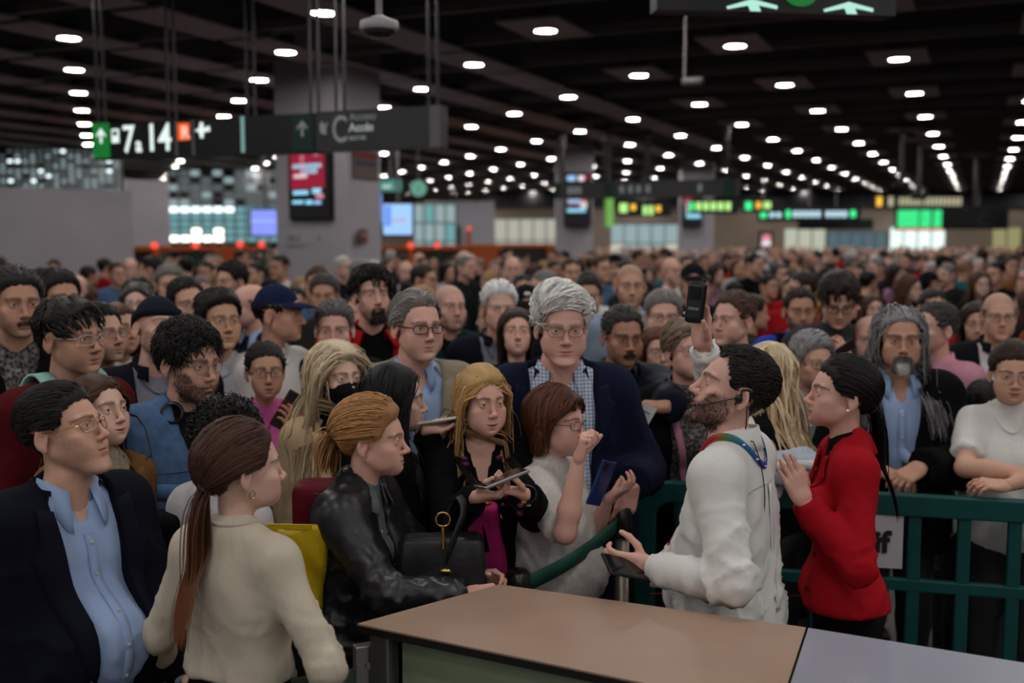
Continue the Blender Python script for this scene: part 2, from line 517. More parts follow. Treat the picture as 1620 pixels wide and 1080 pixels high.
def hand_mesh(pose, h):
    key = (pose, h)
    if key in _HAND: return _HAND[key]
    p = HAND_POSES[pose]
    bases = [(.090, .030), (.094, .010), (.090, -.010), (.082, -.029)]
    lens = [.074, .082, .076, .060]
    rad = [.0088, .0090, .0086, .0076]
    segs = []; tips = []
    for i in range(4):
        q = np.array([bases[i][0], bases[i][1], 0.0]); ang = 0.0
        sp = p['sp'] * (1.5 - i)
        for j, (fr, a) in enumerate(zip((.47, .30, .23), p['c'][i])):
            ang += a
            d = np.array([math.cos(ang) * math.cos(sp), math.cos(ang) * math.sin(sp), -math.sin(ang)])
            e = q + d * lens[i] * fr
            r0 = rad[i] * (1 - .10 * j)
            segs.append((q, e, r0, r0 * .93)); q = e
        tips.append((q, d))
    tx, ty, tz = p['th']
    q = np.array([.020, .020, -.006])
    d = np.array([tx, ty, tz]); d = d / np.linalg.norm(d)
    for j, l in enumerate((.044, .034, .026)):
        e = q + d * l
        segs.append((q, e, .0125 - .0016 * j, .0112 - .0016 * j)); q = e
        d = d + np.array([.28, -.22, 0]); d = d / np.linalg.norm(d)
    tips.append((q, d))
    def fn(P):
        dd = cap(P, (-.075, 0, 0), (.012, 0, 0), .0245, .0260, flat=(1, .98, 1.25))
        pal = None
        for bx, by in bases:
            c_ = cap(P, (.012, by * .72, -.001), (bx, by, 0), .0135, .0112)
            pal = c_ if pal is None else smin(pal, c_, .012)
        dd = smin(dd, pal, .02)
        dd = smin(dd, ell(P, (.035, .022, -.010), (.030, .014, .013)), .012)
        dd = smin(dd, ell(P, (.040, -.024, -.009), (.034, .012, .012)), .012)
        for i, (a, b, r1, r2) in enumerate(segs):
            c_ = cap(P, a, b, r1, r2)
            dd = smin(dd, c_, .005 if i >= 12 or i % 3 else .007)
        return dd
    pts = np.array([s[0] for s in segs] + [s[1] for s in segs] + [(-.09, -.035, -.03), (.1, .035, .03)])
    lo = pts.min(0) - .02; hi = pts.max(0) + .02
    lo[0] = -.085
    V, Q = polygonize(fn, lo, hi, h)
    _HAND[key] = (V, Q, tips)
    return _HAND[key]

# ------------------------------------------------------------------ skeleton and clothes
def rot(axis, a):
    return np.array(Matrix.Rotation(a, 3, axis), f32)
def ik(S, W, l1, l2, pole):
    S, W, pole = [np.asarray(v, float) for v in (S, W, pole)]
    d = W - S; L = np.linalg.norm(d)
    if L > (l1 + l2) * .995:
        W = S + d / L * (l1 + l2) * .995; d = W - S; L = np.linalg.norm(d)
    u = d / L
    a = (l1 * l1 - l2 * l2 + L * L) / (2 * L)
    hh = math.sqrt(max(l1 * l1 - a * a, 1e-6))
    w = pole - u * (pole @ u); w = w / (np.linalg.norm(w) + 1e-9)
    return S + u * a + w * hh, W
HEAD_AT = (0.0, -0.025, 1.635)      # head origin in torso space of a 1.75 m figure
class Fig:
    """one posed figure; all coordinates local to its root (faces -Y, feet at z = 0)"""
    def __init__(s, o):
        s.o = o
        g = o.get
        s.fem = g('fem', False)
        s.lean = math.radians(g('lean', 0)); s.slean = math.radians(g('slean', 0))
        s.R = rot('Y', s.slean) @ rot('X', s.lean)
        s.hs0 = g('hs', 1.0) * (0.955 if s.fem else 1.0)
        s.fat = 1 + g('fat', 0.0)
        s.yaw = math.radians(g('yaw', 0))
        hy, hp, hr = g('head', (g('yaw', 0), 0, 0))
        s.hy = math.radians((hy - g('yaw', 0) + 180) % 360 - 180); s.hp = math.radians(hp); s.hr = math.radians(hr)
        # scale from the head's place
        T = g('T')
        s.s = 1.0
        c = s.head_pts(np.zeros((1, 3), f32))[0]
        s.s = T.z / c[2] if T is not None else g('H', 1.75) / 1.75
        c = s.head_pts(np.zeros((1, 3), f32))[0]
        if T is not None:
            cz, sz = math.cos(s.yaw), math.sin(s.yaw)
            s.loc = Vector((T.x - (cz * c[0] - sz * c[1]), T.y - (sz * c[0] + cz * c[1]), 0))
        else:
            s.loc = Vector(g('loc', (0, 0, 0)))
        s.M = Matrix.Translation(s.loc) @ Matrix.Rotation(s.yaw, 4, 'Z')
        s.Mi = s.M.inverted()
        k = s.s
        sw = (.142 if s.fem else .168) * g('shw', 1.0)
        s.S = {1: s.tp([(sw, .015, 1.405)])[0], -1: s.tp([(-sw, .015, 1.405)])[0]}
        s.E = {}; s.W = {}; s.hand = {}
        arms = g('arms', {})
        for sd, nm in ((1, 'L'), (-1, 'R')):
            a = dict(w=(sd * .235, -.045, .835), pole=(sd * .5, 1, 0), u=(0, -.2, -1), n=(-sd, 0.2, 0), pose='relaxed')
            a.update(arms.get(nm, {}))
            w = s.loc_pt(a['w'])
            pole = s.loc_dir(a['pole'])
            e, w2 = ik(s.S[sd], w, .295 * k, .255 * k, pole)
            s.E[sd] = e.astype(f32); s.W[sd] = w2.astype(f32)
            s.hand[sd] = (s.loc_dir(a['u']), s.loc_dir(a['n']), a['pose'])
    def loc_pt(s, w):
        if isinstance(w, Vector):
            return np.array(s.Mi @ w, f32)
        return np.array(w, f32) * s.s
    def loc_dir(s, d):
        if isinstance(d, Vector):
            return np.array(s.Mi.to_3x3() @ d, f32)
        return np.array(d, f32)
    def tp(s, P):        # torso space (1.75 m units) -> local
        P = np.asarray(P, f32)
        piv = A3((0, 0, .95))
        return ((P - piv) @ s.R.T + piv) * f32(s.s)
    def ti(s, P):        # local -> torso space
        piv = A3((0, 0, .95))
        return (P / f32(s.s) - piv) @ s.R + piv
    def head_pts(s, V, w=None, stiff=False):
        """head space -> local"""
        V = np.asarray(V, f32) * f32(s.hs0 * (0.5 + 0.5 / s.s))
        if w is None:
            w = np.ones(len(V), f32) if stiff else sstep(-.215, -.075, V[:, 2])
        piv = A3((0, .018, -.095))
        q = V - piv
        a = w * s.hr; c, n = np.cos(a), np.sin(a)
        q = np.stack([c * q[:, 0] + n * q[:, 2], q[:, 1], -n * q[:, 0] + c * q[:, 2]], 1)
        a = -w * s.hp; c, n = np.cos(a), np.sin(a)
        q = np.stack([q[:, 0], c * q[:, 1] - n * q[:, 2], n * q[:, 1] + c * q[:, 2]], 1)
        a = w * s.hy; c, n = np.cos(a), np.sin(a)
        q = np.stack([c * q[:, 0] - n * q[:, 1], n * q[:, 0] + c * q[:, 1], q[:, 2]], 1)
        return s.tp(q + piv + A3(HEAD_AT))
    def head_rigid(s):
        R = rot('Z', s.hy) @ rot('X', -s.hp) @ rot('Y', s.hr)
        return R, f32(s.hs0 * (0.5 + 0.5 / s.s)), A3((0, .018, -.095))
    def h2t(s, V):
        R, k, piv = s.head_rigid()
        return (V * k - piv) @ R.T + piv + A3(HEAD_AT)
    def t2h(s, V):
        R, k, piv = s.head_rigid()
        return ((V - piv - A3(HEAD_AT)) @ R + piv) / k
    # -------------------------------------------------- fields
    def torso(s, P, off=0.0, sleeve=2.0, hem=.86, flare=0.0, loose=0.0, arm_off=0.0, cut=None):
        k = s.s; Q = s.ti(P)
        fat = s.fat; g = s.o.get
        m = 0.0 if s.fem else 1.0
        ch = (.095 + .014 * m) * fat; wa = (.078 + .017 * m + loose) * fat; hp = (.100 + .000 * m + flare) * fat
        cw = .062 + .016 * m
        d = cap(Q, (-cw, .008, 1.295), (cw, .008, 1.295), ch, flat=(1, 1.10 + .02 * m, 1))
        d = smin(d, cap(Q, (-.055, .006, 1.13), (.055, .006, 1.13), wa, flat=(1, 1.05, .9)), .09)
        d = smin(d, cap(Q, (-.075, .012, .965), (.075, .012, .965), hp, flat=(1, 1.02, .9)), .09)
        if flare or hem < .84:
            d = smin(d, cap(Q, (-.08, .012, .95), (.08, .012, hem - .05), hp, hp + flare, flat=(1, 1.0, 1)), .08)
            d = smin(d, cap(Q, (.08, .012, .95), (-.08, .012, hem - .05), hp, hp + flare, flat=(1, 1.0, 1)), .08)
        b = g('belly', 0.0)
        if b and off > -.01:
            d = smin(d, ell(Q, (0, -.035 - b * .5, 1.075), (.135, .09 + b * .6, .135)), .08)
        if s.fem:
            bu = g('bust', .055)
            for sd in (-1, 1):
                d = smin(d, ell(Q, (sd * .068, -.075, 1.255), (bu + .012, bu, bu + .01)), .05)
        d = smin(d, cap(Q, (0, .030, 1.36), (0, .024, 1.462), .060, .052), .05)
        for sd in (-1, 1):
            S = s.ti(s.S[sd][None])[0]
            d = smin(d, cap(Q, (sd * .03, .012, 1.462), (S[0] * .86, S[1], S[2] + .018), .046, .050), .05)
            d = smin(d, cap(Q, (sd * .05, .012, 1.37), S, .066 + .008 * m, .047 + .008 * m), .05)
        d = (d - off) * k
        if hem is not None:
            d = np.maximum(d, (hem - Q[:, 2]) * k)
        if cut is not None:
            d = np.maximum(d, -cut(Q) * k)
        if sleeve > 0:
            for sd in (-1, 1):
                S, E, W = s.S[sd], s.E[sd], s.W[sd]
                ao = (off + arm_off) * k
                t1 = min(sleeve, 1.0)
                e1 = S + (E - S) * t1
                r0 = (.045 + .007 * m) * fat; r1 = (.036 + .005 * m) * fat; r2 = .028 + .003 * m
                a = cap(P, S, e1, r0 * k + ao, (r0 + (r1 - r0) * t1) * k + ao)
                if sleeve > 1:
                    e2 = E + (W - E) * (sleeve - 1)
                    a = smin(a, cap(P, E, e2, r1 * k + ao, (r1 + (r2 - r1) * (sleeve - 1)) * k + ao), .03 * k)
                    v = (W - E) / np.linalg.norm(W - E)
                    a = np.maximum(a, (P - e2) @ v)
                else:
                    v = (E - S) / np.linalg.norm(E - S)
                    a = np.maximum(a, (P - e1) @ v)
                d = smin(d, a, .045 * k)
        return d
    def box_of(s, sleeve=2.0, hem=.86, pad=.10):
        k = s.s
        pts = [s.tp([(0, 0, hem)])[0], s.tp([(.17, -.10, 1.5)])[0], s.tp([(-.17, .1, 1.5)])[0], s.tp([(.14, -.13, hem)])[0], s.tp([(-.14, .13, hem)])[0]]
        for sd in (-1, 1):
            pts.append(s.S[sd]); pts.append(s.S[sd] + (s.E[sd] - s.S[sd]) * min(sleeve, 1))
            if sleeve > 1: pts.append(s.E[sd] + (s.W[sd] - s.E[sd]) * (sleeve - 1))
        pts = np.array(pts)
        lo = pts.min(0) - pad * k; hi = pts.max(0) + pad * k
        lo[2] = max(lo[2], (hem - .25) * k) if hem < 1.2 else lo[2]
        return lo, hi
    def hit(s, fn, O, Dv, tmax=.5):
        O = np.asarray(O, f32); Dv = np.asarray(Dv, f32)
        Dv = Dv / np.linalg.norm(Dv, axis=1, keepdims=True)
        t = np.zeros(len(O), f32)
        for _ in range(48):
            d = fn(O + Dv * t[:, None])
            t = np.minimum(t + d * .8, tmax)
        return O + Dv * t[:, None]
    def front(s, fn, xz, off=.004):
        """points on the front of a garment at torso-space (x, z)"""
        xz = np.asarray(xz, f32)
        O = s.tp(np.stack([xz[:, 0], np.full(len(xz), -.45), xz[:, 1]], 1))
        D = np.tile(s.tp([(0, 1, .95)])[0] - s.tp([(0, 0, .95)])[0], (len(xz), 1))
        P = s.hit(fn, O, D, 1.0)
        return P - D / np.linalg.norm(D, axis=1, keepdims=True) * off
def folds(F, V, N, seed, amp, sleeve=2.0, tight=0.0):
    """cloth folds: drapery from shoulders and waist plus cross folds on the sleeves"""
    k = F.s
    Q = F.ti(V)
    wq = np.stack([waves(Q, seed + 21, 9, 5), waves(Q, seed + 22, 9, 5), waves(Q, seed + 23, 9, 5)], 1).astype(f32) * .03
    q1 = (Q + wq) @ rot('Y', .6 if seed % 2 else -.6)
    w = waves(q1 * A3((1, 1, .35)), seed, 22)
    w2 = waves((Q - wq) @ rot('Y', -.9) * A3((1, 1, .3)), seed + 5, 46)
    ridge = lambda u: 1.35 * ((1 - np.minimum(np.abs(u) * .9, 1)) ** 2.6 - .22)
    region = .30 + .9 * np.exp(-((Q[:, 2] - 1.06) / .11) ** 2) + .5 * np.exp(-((Q[:, 2] - 1.27) / .07) ** 2) * sstep(.06, .14, np.abs(Q[:, 0]))
    d = amp * (1.7 * ridge(w) * region + .9 * ridge(w2) * region)
    d = d * (0.2 + .8 * sstep(1.45, 1.30, Q[:, 2]))
    for sd in (-1, 1):
        S, E, W = F.S[sd], F.E[sd], F.W[sd]
        bend = 1 - float((E - S) @ (W - E) / (np.linalg.norm(E - S) * np.linalg.norm(W - E) + 1e-9))
        for (a, b, off) in ((S, E, 0), (E, W, 1)):
            ba = b - a
            t = (V - a) @ ba / (ba @ ba)
            q = V - a - np.clip(t, 0, 1)[:, None] * ba
            near = sstep(.095 * k, .060 * k, np.linalg.norm(q, axis=1)) * sstep(-.15, .1, t) * sstep(1.15, 1.0, t)
            el = (.45 + .5 * min(bend, 1.2)) * np.exp(-(((t - (1 - off)) / .40) ** 2)) + .28
            if off: el = el + .5 * np.exp(-((t - 1) / .2) ** 2)
            ph = waves(V, seed + 9, 14) * 2.2 + (q @ A3((22, 14, 9)))
            r = ridge(np.sin(t * 9 + ph)) * .9 + .5 * ridge(np.sin(t * 15 - ph * 1.3))
            d = d * (1 - near) + near * (d * .3 + amp * 1.7 * el * r)
    return V + N * (d * k)[:, None]

# ------------------------------------------------------------------ hair
CRAN_C, CRAN_R = A3((0, .014, .030)), A3((.0755, .0955, .0885))
def push_out(p, c, r, lay, hug=None):
    a = (p - c) / r
    k0 = np.linalg.norm(a, axis=1, keepdims=True) + 1e-9
    tgt = 1 + lay[:, None]
    q = c + (p - c) / k0 * tgt
    if hug is None:
        return np.where(k0 < tgt, q, p)
    return np.where(k0 < tgt, q, p + (q - p) * hug[:, None])
def push_y(p, c, r, sgn):
    a = (p - c) / r
    k = 1 - a[:, 0] ** 2 - a[:, 2] ** 2
    need = np.sqrt(np.maximum(k, 0)) * r[1]
    q = p.copy()
    y = (p[:, 1] - c[1]) * sgn
    q[:, 1] = np.where((k > 0) & (y < need), c[1] + sgn * need, p[:, 1])
    return q
def strands(roots, d0, length, n, lay, grav, curl, seed, target=None, body=True, down=(0, 0, -1), curlf=60, face_free=True, hug=.6, hugz=(-.03, .03), F=None):
    r = np.random.RandomState(seed)
    N = len(roots)
    p = roots.copy(); d = d0.copy()
    L = length if np.ndim(length) else np.full(N, length)
    step = (L / n).astype(f32)[:, None]
    pts = [p.copy()]
    ph = r.uniform(0, 6.28, (N, 1)).astype(f32)
    side = r.normal(size=(N, 3)).astype(f32)
    dn = A3(down)
    if F is not None:
        R_ = F.head_rigid()[0]
        dn = (A3((0, 0, -1)) @ R_).astype(f32)
        rt = F.h2t(roots)
        sgn = np.where(rt[:, 1] < HEAD_AT[1] + F.o['hair'].get('split', 0.0), -1, 1).astype(f32)
    for i in range(n):
        if target is not None:
            tv = target - p; dist = np.linalg.norm(tv, axis=1, keepdims=True) + 1e-6
            d = d * .5 + tv / dist * .5
        d = d * (1 - grav) + dn * grav
        d = d / (np.linalg.norm(d, axis=1, keepdims=True) + 1e-9)
        q = p + d * step
        if curl:
            q = q + curl * np.sin(ph + (i + 1) * curlf / n * .16) * side
        q = push_out(q, CRAN_C, CRAN_R, lay, hug * sstep(hugz[0], hugz[1], q[:, 2]))
        if face_free:
            q = push_out(q, A3((0, -.028, -.035)), A3((.0700, .072, .100)), lay * .5)
            fr_ = (q[:, 2] < .055) & (q[:, 2] > -.16) & (q[:, 1] < -.030)
            sx_ = np.where(roots[:, 0] >= 0, 1, -1)
            lim = .060 + .012 * sstep(.05, .0, q[:, 2]) + .10 * lay
            q[:, 0] = np.where(fr_ & (q[:, 0] * sx_ < lim), sx_ * lim, q[:, 0])
            q[:, 1] = np.where(fr_ & (q[:, 1] < -.062), -.062, q[:, 1])
        if body and F is not None and i >= 2:
            t = F.h2t(q)
            low = t[:, 2] < 1.56
            u = push_out(t, A3((0, .008, 1.48)), A3((.062, .062, .12)), lay * 0)
            u = push_y(u, A3((0, .010, 1.32)), A3((.27, .118, .150)), sgn)
            u = push_y(u, A3((0, .005, 1.18)), A3((.24, .178 if F.fem else .150, .30)), sgn)
            fx = (sgn < 0) & (u[:, 2] < 1.53)
            sx_ = np.where(rt[:, 0] >= 0, 1, -1)
            lim = .056 + .12 * lay + .016 * sstep(1.5, 1.3, u[:, 2])
            u[:, 0] = np.where(fx & (u[:, 0] * sx_ < lim), sx_ * lim, u[:, 0])
            q = np.where(low[:, None], F.t2h(u), q)
        d = q - p; d = d / (np.linalg.norm(d, axis=1, keepdims=True) + 1e-9)
        p = q
        pts.append(p.copy())
    return np.stack(pts, 1)      # N, n+1, 3
def ribbons(P, width, taper=.25, thick=.45, root=.6):
    """P: N,m,3 -> ridge ribbons"""
    N, m, _ = P.shape
    t = np.gradient(P, axis=1)
    t = t / (np.linalg.norm(t, axis=2, keepdims=True) + 1e-9)
    out = P - CRAN_C
    out[..., 2] *= .5
    out = out - t * np.sum(out * t, 2, keepdims=True)
    out = out / (np.linalg.norm(out, axis=2, keepdims=True) + 1e-9)
    b = np.cross(t, out)
    prof = np.interp(np.linspace(0, 1, m), [0, .2, .7, 1], [root, 1, .9, taper])[None, :, None]
    w = (width if np.ndim(width) else np.full(N, width))[:, None, None] * prof * .5
    V = np.stack([P - b * w, P + out * w * thick * 2, P + b * w], 2)    # N,m,3,3
    V = V.reshape(-1, 3)
    base = (np.arange(N) * m * 3)[:, None] + (np.arange(m - 1) * 3)[None, :]
    base = base.ravel()
    Q = np.concatenate([np.stack([base, base + 1, base + 4, base + 3], 1), np.stack([base + 1, base + 2, base + 5, base + 4], 1)])
    return V.astype(f32), Q.astype(np.int32), m * 3
def tangent(p, v):
    n = (p - CRAN_C) / CRAN_R ** 2
    n = n / np.linalg.norm(n, axis=1, keepdims=True)
    t = v - n * np.sum(v * n, 1, keepdims=True)
    return t / (np.linalg.norm(t, axis=1, keepdims=True) + 1e-9), n
def hair_mesh(F, h, lod):
    """h: dict(style, col, ...). Returns V (local), faces, colours"""
    st = h['style']; seed = h.get('seed', 1)
    r = np.random.RandomState(seed)
    V0, T0 = HEAD[1 if lod < 2 else 2]; N0 = HEADN[1 if lod < 2 else 2]
    Vw = head_warp(V0, F.o.get('face', {}))
    hl = hairline(V0, h.get('recede', 0.0), h.get('nape', 0.0))
    if st == 'bald':
        top = sstep(h.get('rim', .050), h.get('rim', .050) - .02, V0[:, 2])
        hl = np.where(top > .5, hl, -1)
    if h.get('over_ear'):
        ear = (np.abs(V0[:, 0]) > .066) & (V0[:, 2] < .03) & (V0[:, 2] > -.05) & (V0[:, 1] > -.02) & (V0[:, 1] < .055)
        hl = np.where(ear, .02, hl)
    vol = h.get('vol', .010)
    t = sstep(0, h.get('edge', .028), hl)
    topw = sstep(.02, .10, V0[:, 2])
    bump = waves(V0, seed, h.get('lump', 60)) * h.get('lumpa', .12)
    off = (.0015 + vol * t * (1 + h.get('top', .5) * topw) * (1 + bump))
    nn = V0 - CRAN_C; nn = nn / np.linalg.norm(nn, axis=1, keepdims=True)
    nn = nn * .5 + N0 * .5
    if h.get('over_ear'):
        nn = V0 - CRAN_C; nn[:, 2] *= .3; nn = nn / np.linalg.norm(nn, axis=1, keepdims=True)
    Vs = Vw + nn * off[:, None]
    if h.get('quiff'):
        qf = gauss(V0, (0, -.075, .085), (.05, .035, .035)); Vs[:, 1] -= h['quiff'] * qf; Vs[:, 2] += h['quiff'] * qf
    keep = hl > 0
    fk = keep[T0].all(1)
    idx = np.full(len(V0), -1); used = np.unique(T0[fk]); idx[used] = np.arange(len(used))
    SV = Vs[used]; ST = idx[T0[fk]].astype(np.int32)
    if h.get('over_ear'):
        SV = push_out(SV, A3((0, .014, -.005)), A3((.080, .075, .075)), np.zeros(len(SV), f32))
    col = A3(h['col'])
    SC_ = np.tile(col * .8, (len(SV), 1)) * (1 + .16 * waves(V0[used] * A3((1, .3, 1)), seed + 3, 160))[:, None]
    parts_V = [F.head_pts(SV)]; parts_F = [ST]; parts_C = [np.clip(SC_, 0, 1)]
    nb = len(SV)
    def add(P, width, taper=.25, cvar=.28, tip=None, stiff=None, thick=.45, root=.6):
        nonlocal nb
        RV, RQ, per = ribbons(P, width, taper, thick, root)
        n = len(P)
        b = (1 + cvar * r.normal(size=n)).clip(.45, 1.8)
        c = col[None] * b[:, None]
        if h.get('col2') is not None:
            mix = (r.rand(n) < h.get('mix', .4))[:, None]
            c = np.where(mix, A3(h['col2'])[None] * b[:, None], c)
        c = np.repeat(c, per, 0)
        if tip is not None:
            tt = np.tile(np.repeat(np.linspace(0, 1, P.shape[1]), 3), n)[:, None]
            c = c * (1 - tt) + A3(tip) * tt
        w = stiff
        if w is None:
            w = sstep(h.get('wlo', -.195), h.get('whi', -.09), RV[:, 2])
        parts_V.append(F.head_pts(RV, w)); parts_F.append((RQ + nb).astype(np.int32)); parts_C.append(np.clip(c, 0, 1))
        nb += len(RV)
    if lod < 2 or st in ('long', 'pony', 'bob'):
        dens = {0: .62, 1: .26 if F.loc.y < 4.9 else .20, 2: .14}[lod]
        cand = np.where(hl > .004)[0]
        n = int(h.get('n', 1400) * dens)
        pick = cand[r.randint(0, len(cand), n)]
        roots = (Vw[pick] + nn[pick] * off[pick][:, None] * .75).astype(f32)
        roots += r.normal(size=roots.shape).astype(f32) * .002
        wid = h.get('w', .005) * (1.2 if lod == 0 else 1.75 if lod == 1 else 2.4)
        full = Vw[pick] + nn[pick] * off[pick][:, None]
        k0r = np.linalg.norm((full - CRAN_C) / CRAN_R, axis=1)
        lay = (np.maximum(k0r - 1, -.02) + .01 + r.uniform(.0, 1, n) * h.get('layer', .05)).astype(f32)
        fl = h.get('flow', 'back')
        px0 = h.get('part', 0.0)
        sx = np.where(roots[:, 0] > px0, 1, -1).astype(f32)
        if fl == 'back': v = np.stack([.25 * sx, np.full(n, 1.0), np.full(n, .25)], 1)
        elif fl == 'fwd':
            fr = sstep(.04, .0, roots[:, 1])
            v = np.stack([.35 * sx + .2, .6 - 1.5 * fr, -.5 * np.ones(n)], 1)
        elif fl == 'side': v = np.stack([sx, np.full(n, .35), np.full(n, -.25)], 1)
        elif fl == 'part': v = np.stack([sx * .9 * sstep(.11, .04, roots[:, 1]), np.where(roots[:, 1] < -.02, h.get('sweep', .25), .40), np.where(roots[:, 2] > .08, .1, -.6)], 1)
        elif fl == 'sweep': v = np.stack([np.full(n, h.get('dir', 1.0)), np.full(n, .45), np.full(n, .15)], 1)
        else: v = np.stack([r.normal(size=n), r.normal(size=n), r.normal(size=n)], 1)
        v = v + r.normal(size=v.shape) * h.get('mess', .15)
        d0, nr = tangent(roots, v.astype(f32))
        d0 = d0 + nr * h.get('lift', .1 if st in ('short', 'bald', 'curly') else 0)
        ln = h.get('len', .04) * r.uniform(.75, 1.15, n)
        if h.get('zend') is not None:
            ln = ((roots[:, 2] - h['zend']) * 1.12 + .035) * r.uniform(.9, 1.04, n)
        if st in ('short', 'bald', 'curly'):
            lowz = sstep(.06, -.03, roots[:, 2])
            ln = ln * (1 - h.get('fade', .6) * lowz)
            gd = roots[:, 2] > -.02
            P = strands(roots, d0, ln, 3 if st != 'curly' else 5, lay, h.get('grav', .06), h.get('curl', 0.0), seed, body=False, face_free=False, curlf=h.get('curlf', 60), hug=h.get('hug', .85), hugz=(-.10, -.05))[gd]
            add(P, wid, taper=.2)
        elif st in ('long', 'bob'):
            nst = 8 if lod == 0 else 6 if lod == 1 else 5
            P = strands(roots, d0, ln, nst, lay, h.get('grav', .42), h.get('curl', 0.0), seed, curlf=h.get('curlf', 60), F=F, hug=h.get('hug', .8), hugz=(-.075, -.02))
            add(P, wid, taper=.35, tip=h.get('tip'), stiff=np.ones(len(P) * P.shape[1] * 3, f32))
        elif st == 'pony':
            tgt = A3(h.get('tie', (0, .112, .02)))
            dist = np.linalg.norm(tgt - roots, axis=1)
            P = strands(roots, d0, dist * 1.22, 6, lay + .01, 0.0, 0, seed, target=tgt[None], body=False, face_free=False)
            P[:, -1] = tgt + r.normal(size=(n, 3)) * .006
            add(P, wid, taper=.6, stiff=np.ones(len(P) * 21, f32))
            nt = int(h.get('nt', 160) * max(dens, .3))
            if nt and h.get('tail', .35) > 0:
                st0 = np.repeat(tgt[None], nt, 0) + r.normal(size=(nt, 3)) * A3((.009, .006, .008))
                dd = np.tile(A3(h.get('tdir', (0, 1, -.15))), (nt, 1)) + r.normal(size=(nt, 3)) * h.get('tspread', .16)
                P = strands(st0.astype(f32), dd.astype(f32), h.get('tail', .35) * r.uniform(.8, 1.1, nt), 9, np.full(nt, .12, f32), h.get('tgrav', .35), h.get('curl', .0), seed + 2, face_free=False, body=True, F=F, hug=0)
                add(P, wid * 1.25, taper=.35, tip=h.get('tip'), stiff=np.ones(nt * 30, f32))
    return np.concatenate(parts_V), parts_F, np.concatenate(parts_C)

# ------------------------------------------------------------------ small worn things
def rim_path(w, hgt, n=22, p=2.8):
    a = np.linspace(0, 2 * np.pi, n, endpoint=False)
    c, s_ = np.cos(a), np.sin(a)
    return np.stack([np.sign(c) * np.abs(c) ** (2 / p) * w, np.sign(s_) * np.abs(s_) ** (2 / p) * hgt], 1)
def tube_np(path, r, n=6, closed=False):
    path = np.asarray(path, f32); m = len(path)
    if closed: t = np.roll(path, -1, 0) - np.roll(path, 1, 0)
    else: t = np.gradient(path, axis=0)
    t = t / (np.linalg.norm(t, axis=1, keepdims=True) + 1e-9)
    up = np.tile(A3((0, 0, 1)), (m, 1)); up[np.abs(t[:, 2]) > .9] = (0, 1, 0)
    a = np.cross(t, up); a /= np.linalg.norm(a, axis=1, keepdims=True)
    b = np.cross(a, t)
    r = np.broadcast_to(np.asarray(r, f32), (m,))
    ang = np.linspace(0, 2 * np.pi, n, endpoint=False)
    V = path[:, None] + (a[:, None] * np.cos(ang)[None, :, None] + b[:, None] * np.sin(ang)[None, :, None]) * r[:, None, None]
    i = np.arange(m if closed else m - 1)[:, None]; k = np.arange(n)[None]
    j = (i + 1) % m
    Q = np.stack([i * n + k, i * n + (k + 1) % n, j * n + (k + 1) % n, j * n + k], -1).reshape(-1, 4)
    return V.reshape(-1, 3), Q
def merge(L):
    V = []; Q = []; b = 0
    for v, q in L:
        V.append(np.asarray(v, f32)); Q.append(np.asarray(q) + b); b += len(v)
    return np.concatenate(V), Q
def grid_faces(m, n, wrap=False):
    i = np.arange(m - 1)[:, None]; k = np.arange(n if wrap else n - 1)[None]
    return np.stack([i * n + k, i * n + (k + 1) % n, (i + 1) * n + (k + 1) % n, (i + 1) * n + k], -1).reshape(-1, 4)
GLASS = None
def add_glasses(F, root, g):
    w, hh, r = g.get('w', .0245), g.get('h', .017), g.get('r', .0016)
    z0 = g.get('z', -.004); y0 = -.104
    L = []; lens = []
    for s_ in (-1, 1):
        rp = rim_path(w, hh, p=g.get('p', 2.8))
        x = s_ * .0335 + rp[:, 0]
        path = np.stack([x, y0 + 6.0 * x * x * .9, z0 + rp[:, 1]], 1)
        if not g.get('rimless'): L.append(tube_np(path, r, 6, True))
        lens.append(path)
        hx = s_ * (.0335 + w)
        tp_ = np.array([(hx, y0 + 5.4 * hx * hx, z0 + .006), (s_ * .071, -.075, z0 + .007), (s_ * .0775, -.02, z0 + .008), (s_ * .079, .012, z0 + .012), (s_ * .077, .030, z0 - .006)])
        L.append(tube_np(tp_, g.get('tr', r * 1.15), 6))
    bx = .0335 - w
    L.append(tube_np(np.array([(-bx, y0, z0 + .003), (-bx * .4, y0 - .003, z0 + .0065), (bx * .4, y0 - .003, z0 + .0065), (bx, y0, z0 + .003)]), r, 6))
    V, Q = merge(L)
    gl = link('glasses', mesh_np('glasses', F.head_pts(V, stiff=True), Q), g['mat'], root)
    for path in lens:
        c = path.mean(0); n = len(path)
        V = np.concatenate([path, [c - (0, .0006, 0)]])
        T = np.array([(i, (i + 1) % n, n) for i in range(n)])
        link('lens', mesh_np('lens', F.head_pts(V, stiff=True), T), GLASS, gl)
    return gl
_US = None
def unit_sphere(nu=18, nv=12):
    th = np.linspace(0, np.pi, nv + 1); ph = np.linspace(0, 2 * np.pi, nu, endpoint=False)
    V = np.stack([np.sin(th)[:, None] * np.cos(ph)[None], -np.cos(th)[:, None] * np.ones(nu)[None], np.sin(th)[:, None] * np.sin(ph)[None]], -1).reshape(-1, 3)
    return V.astype(f32), grid_faces(nv + 1, nu, True)
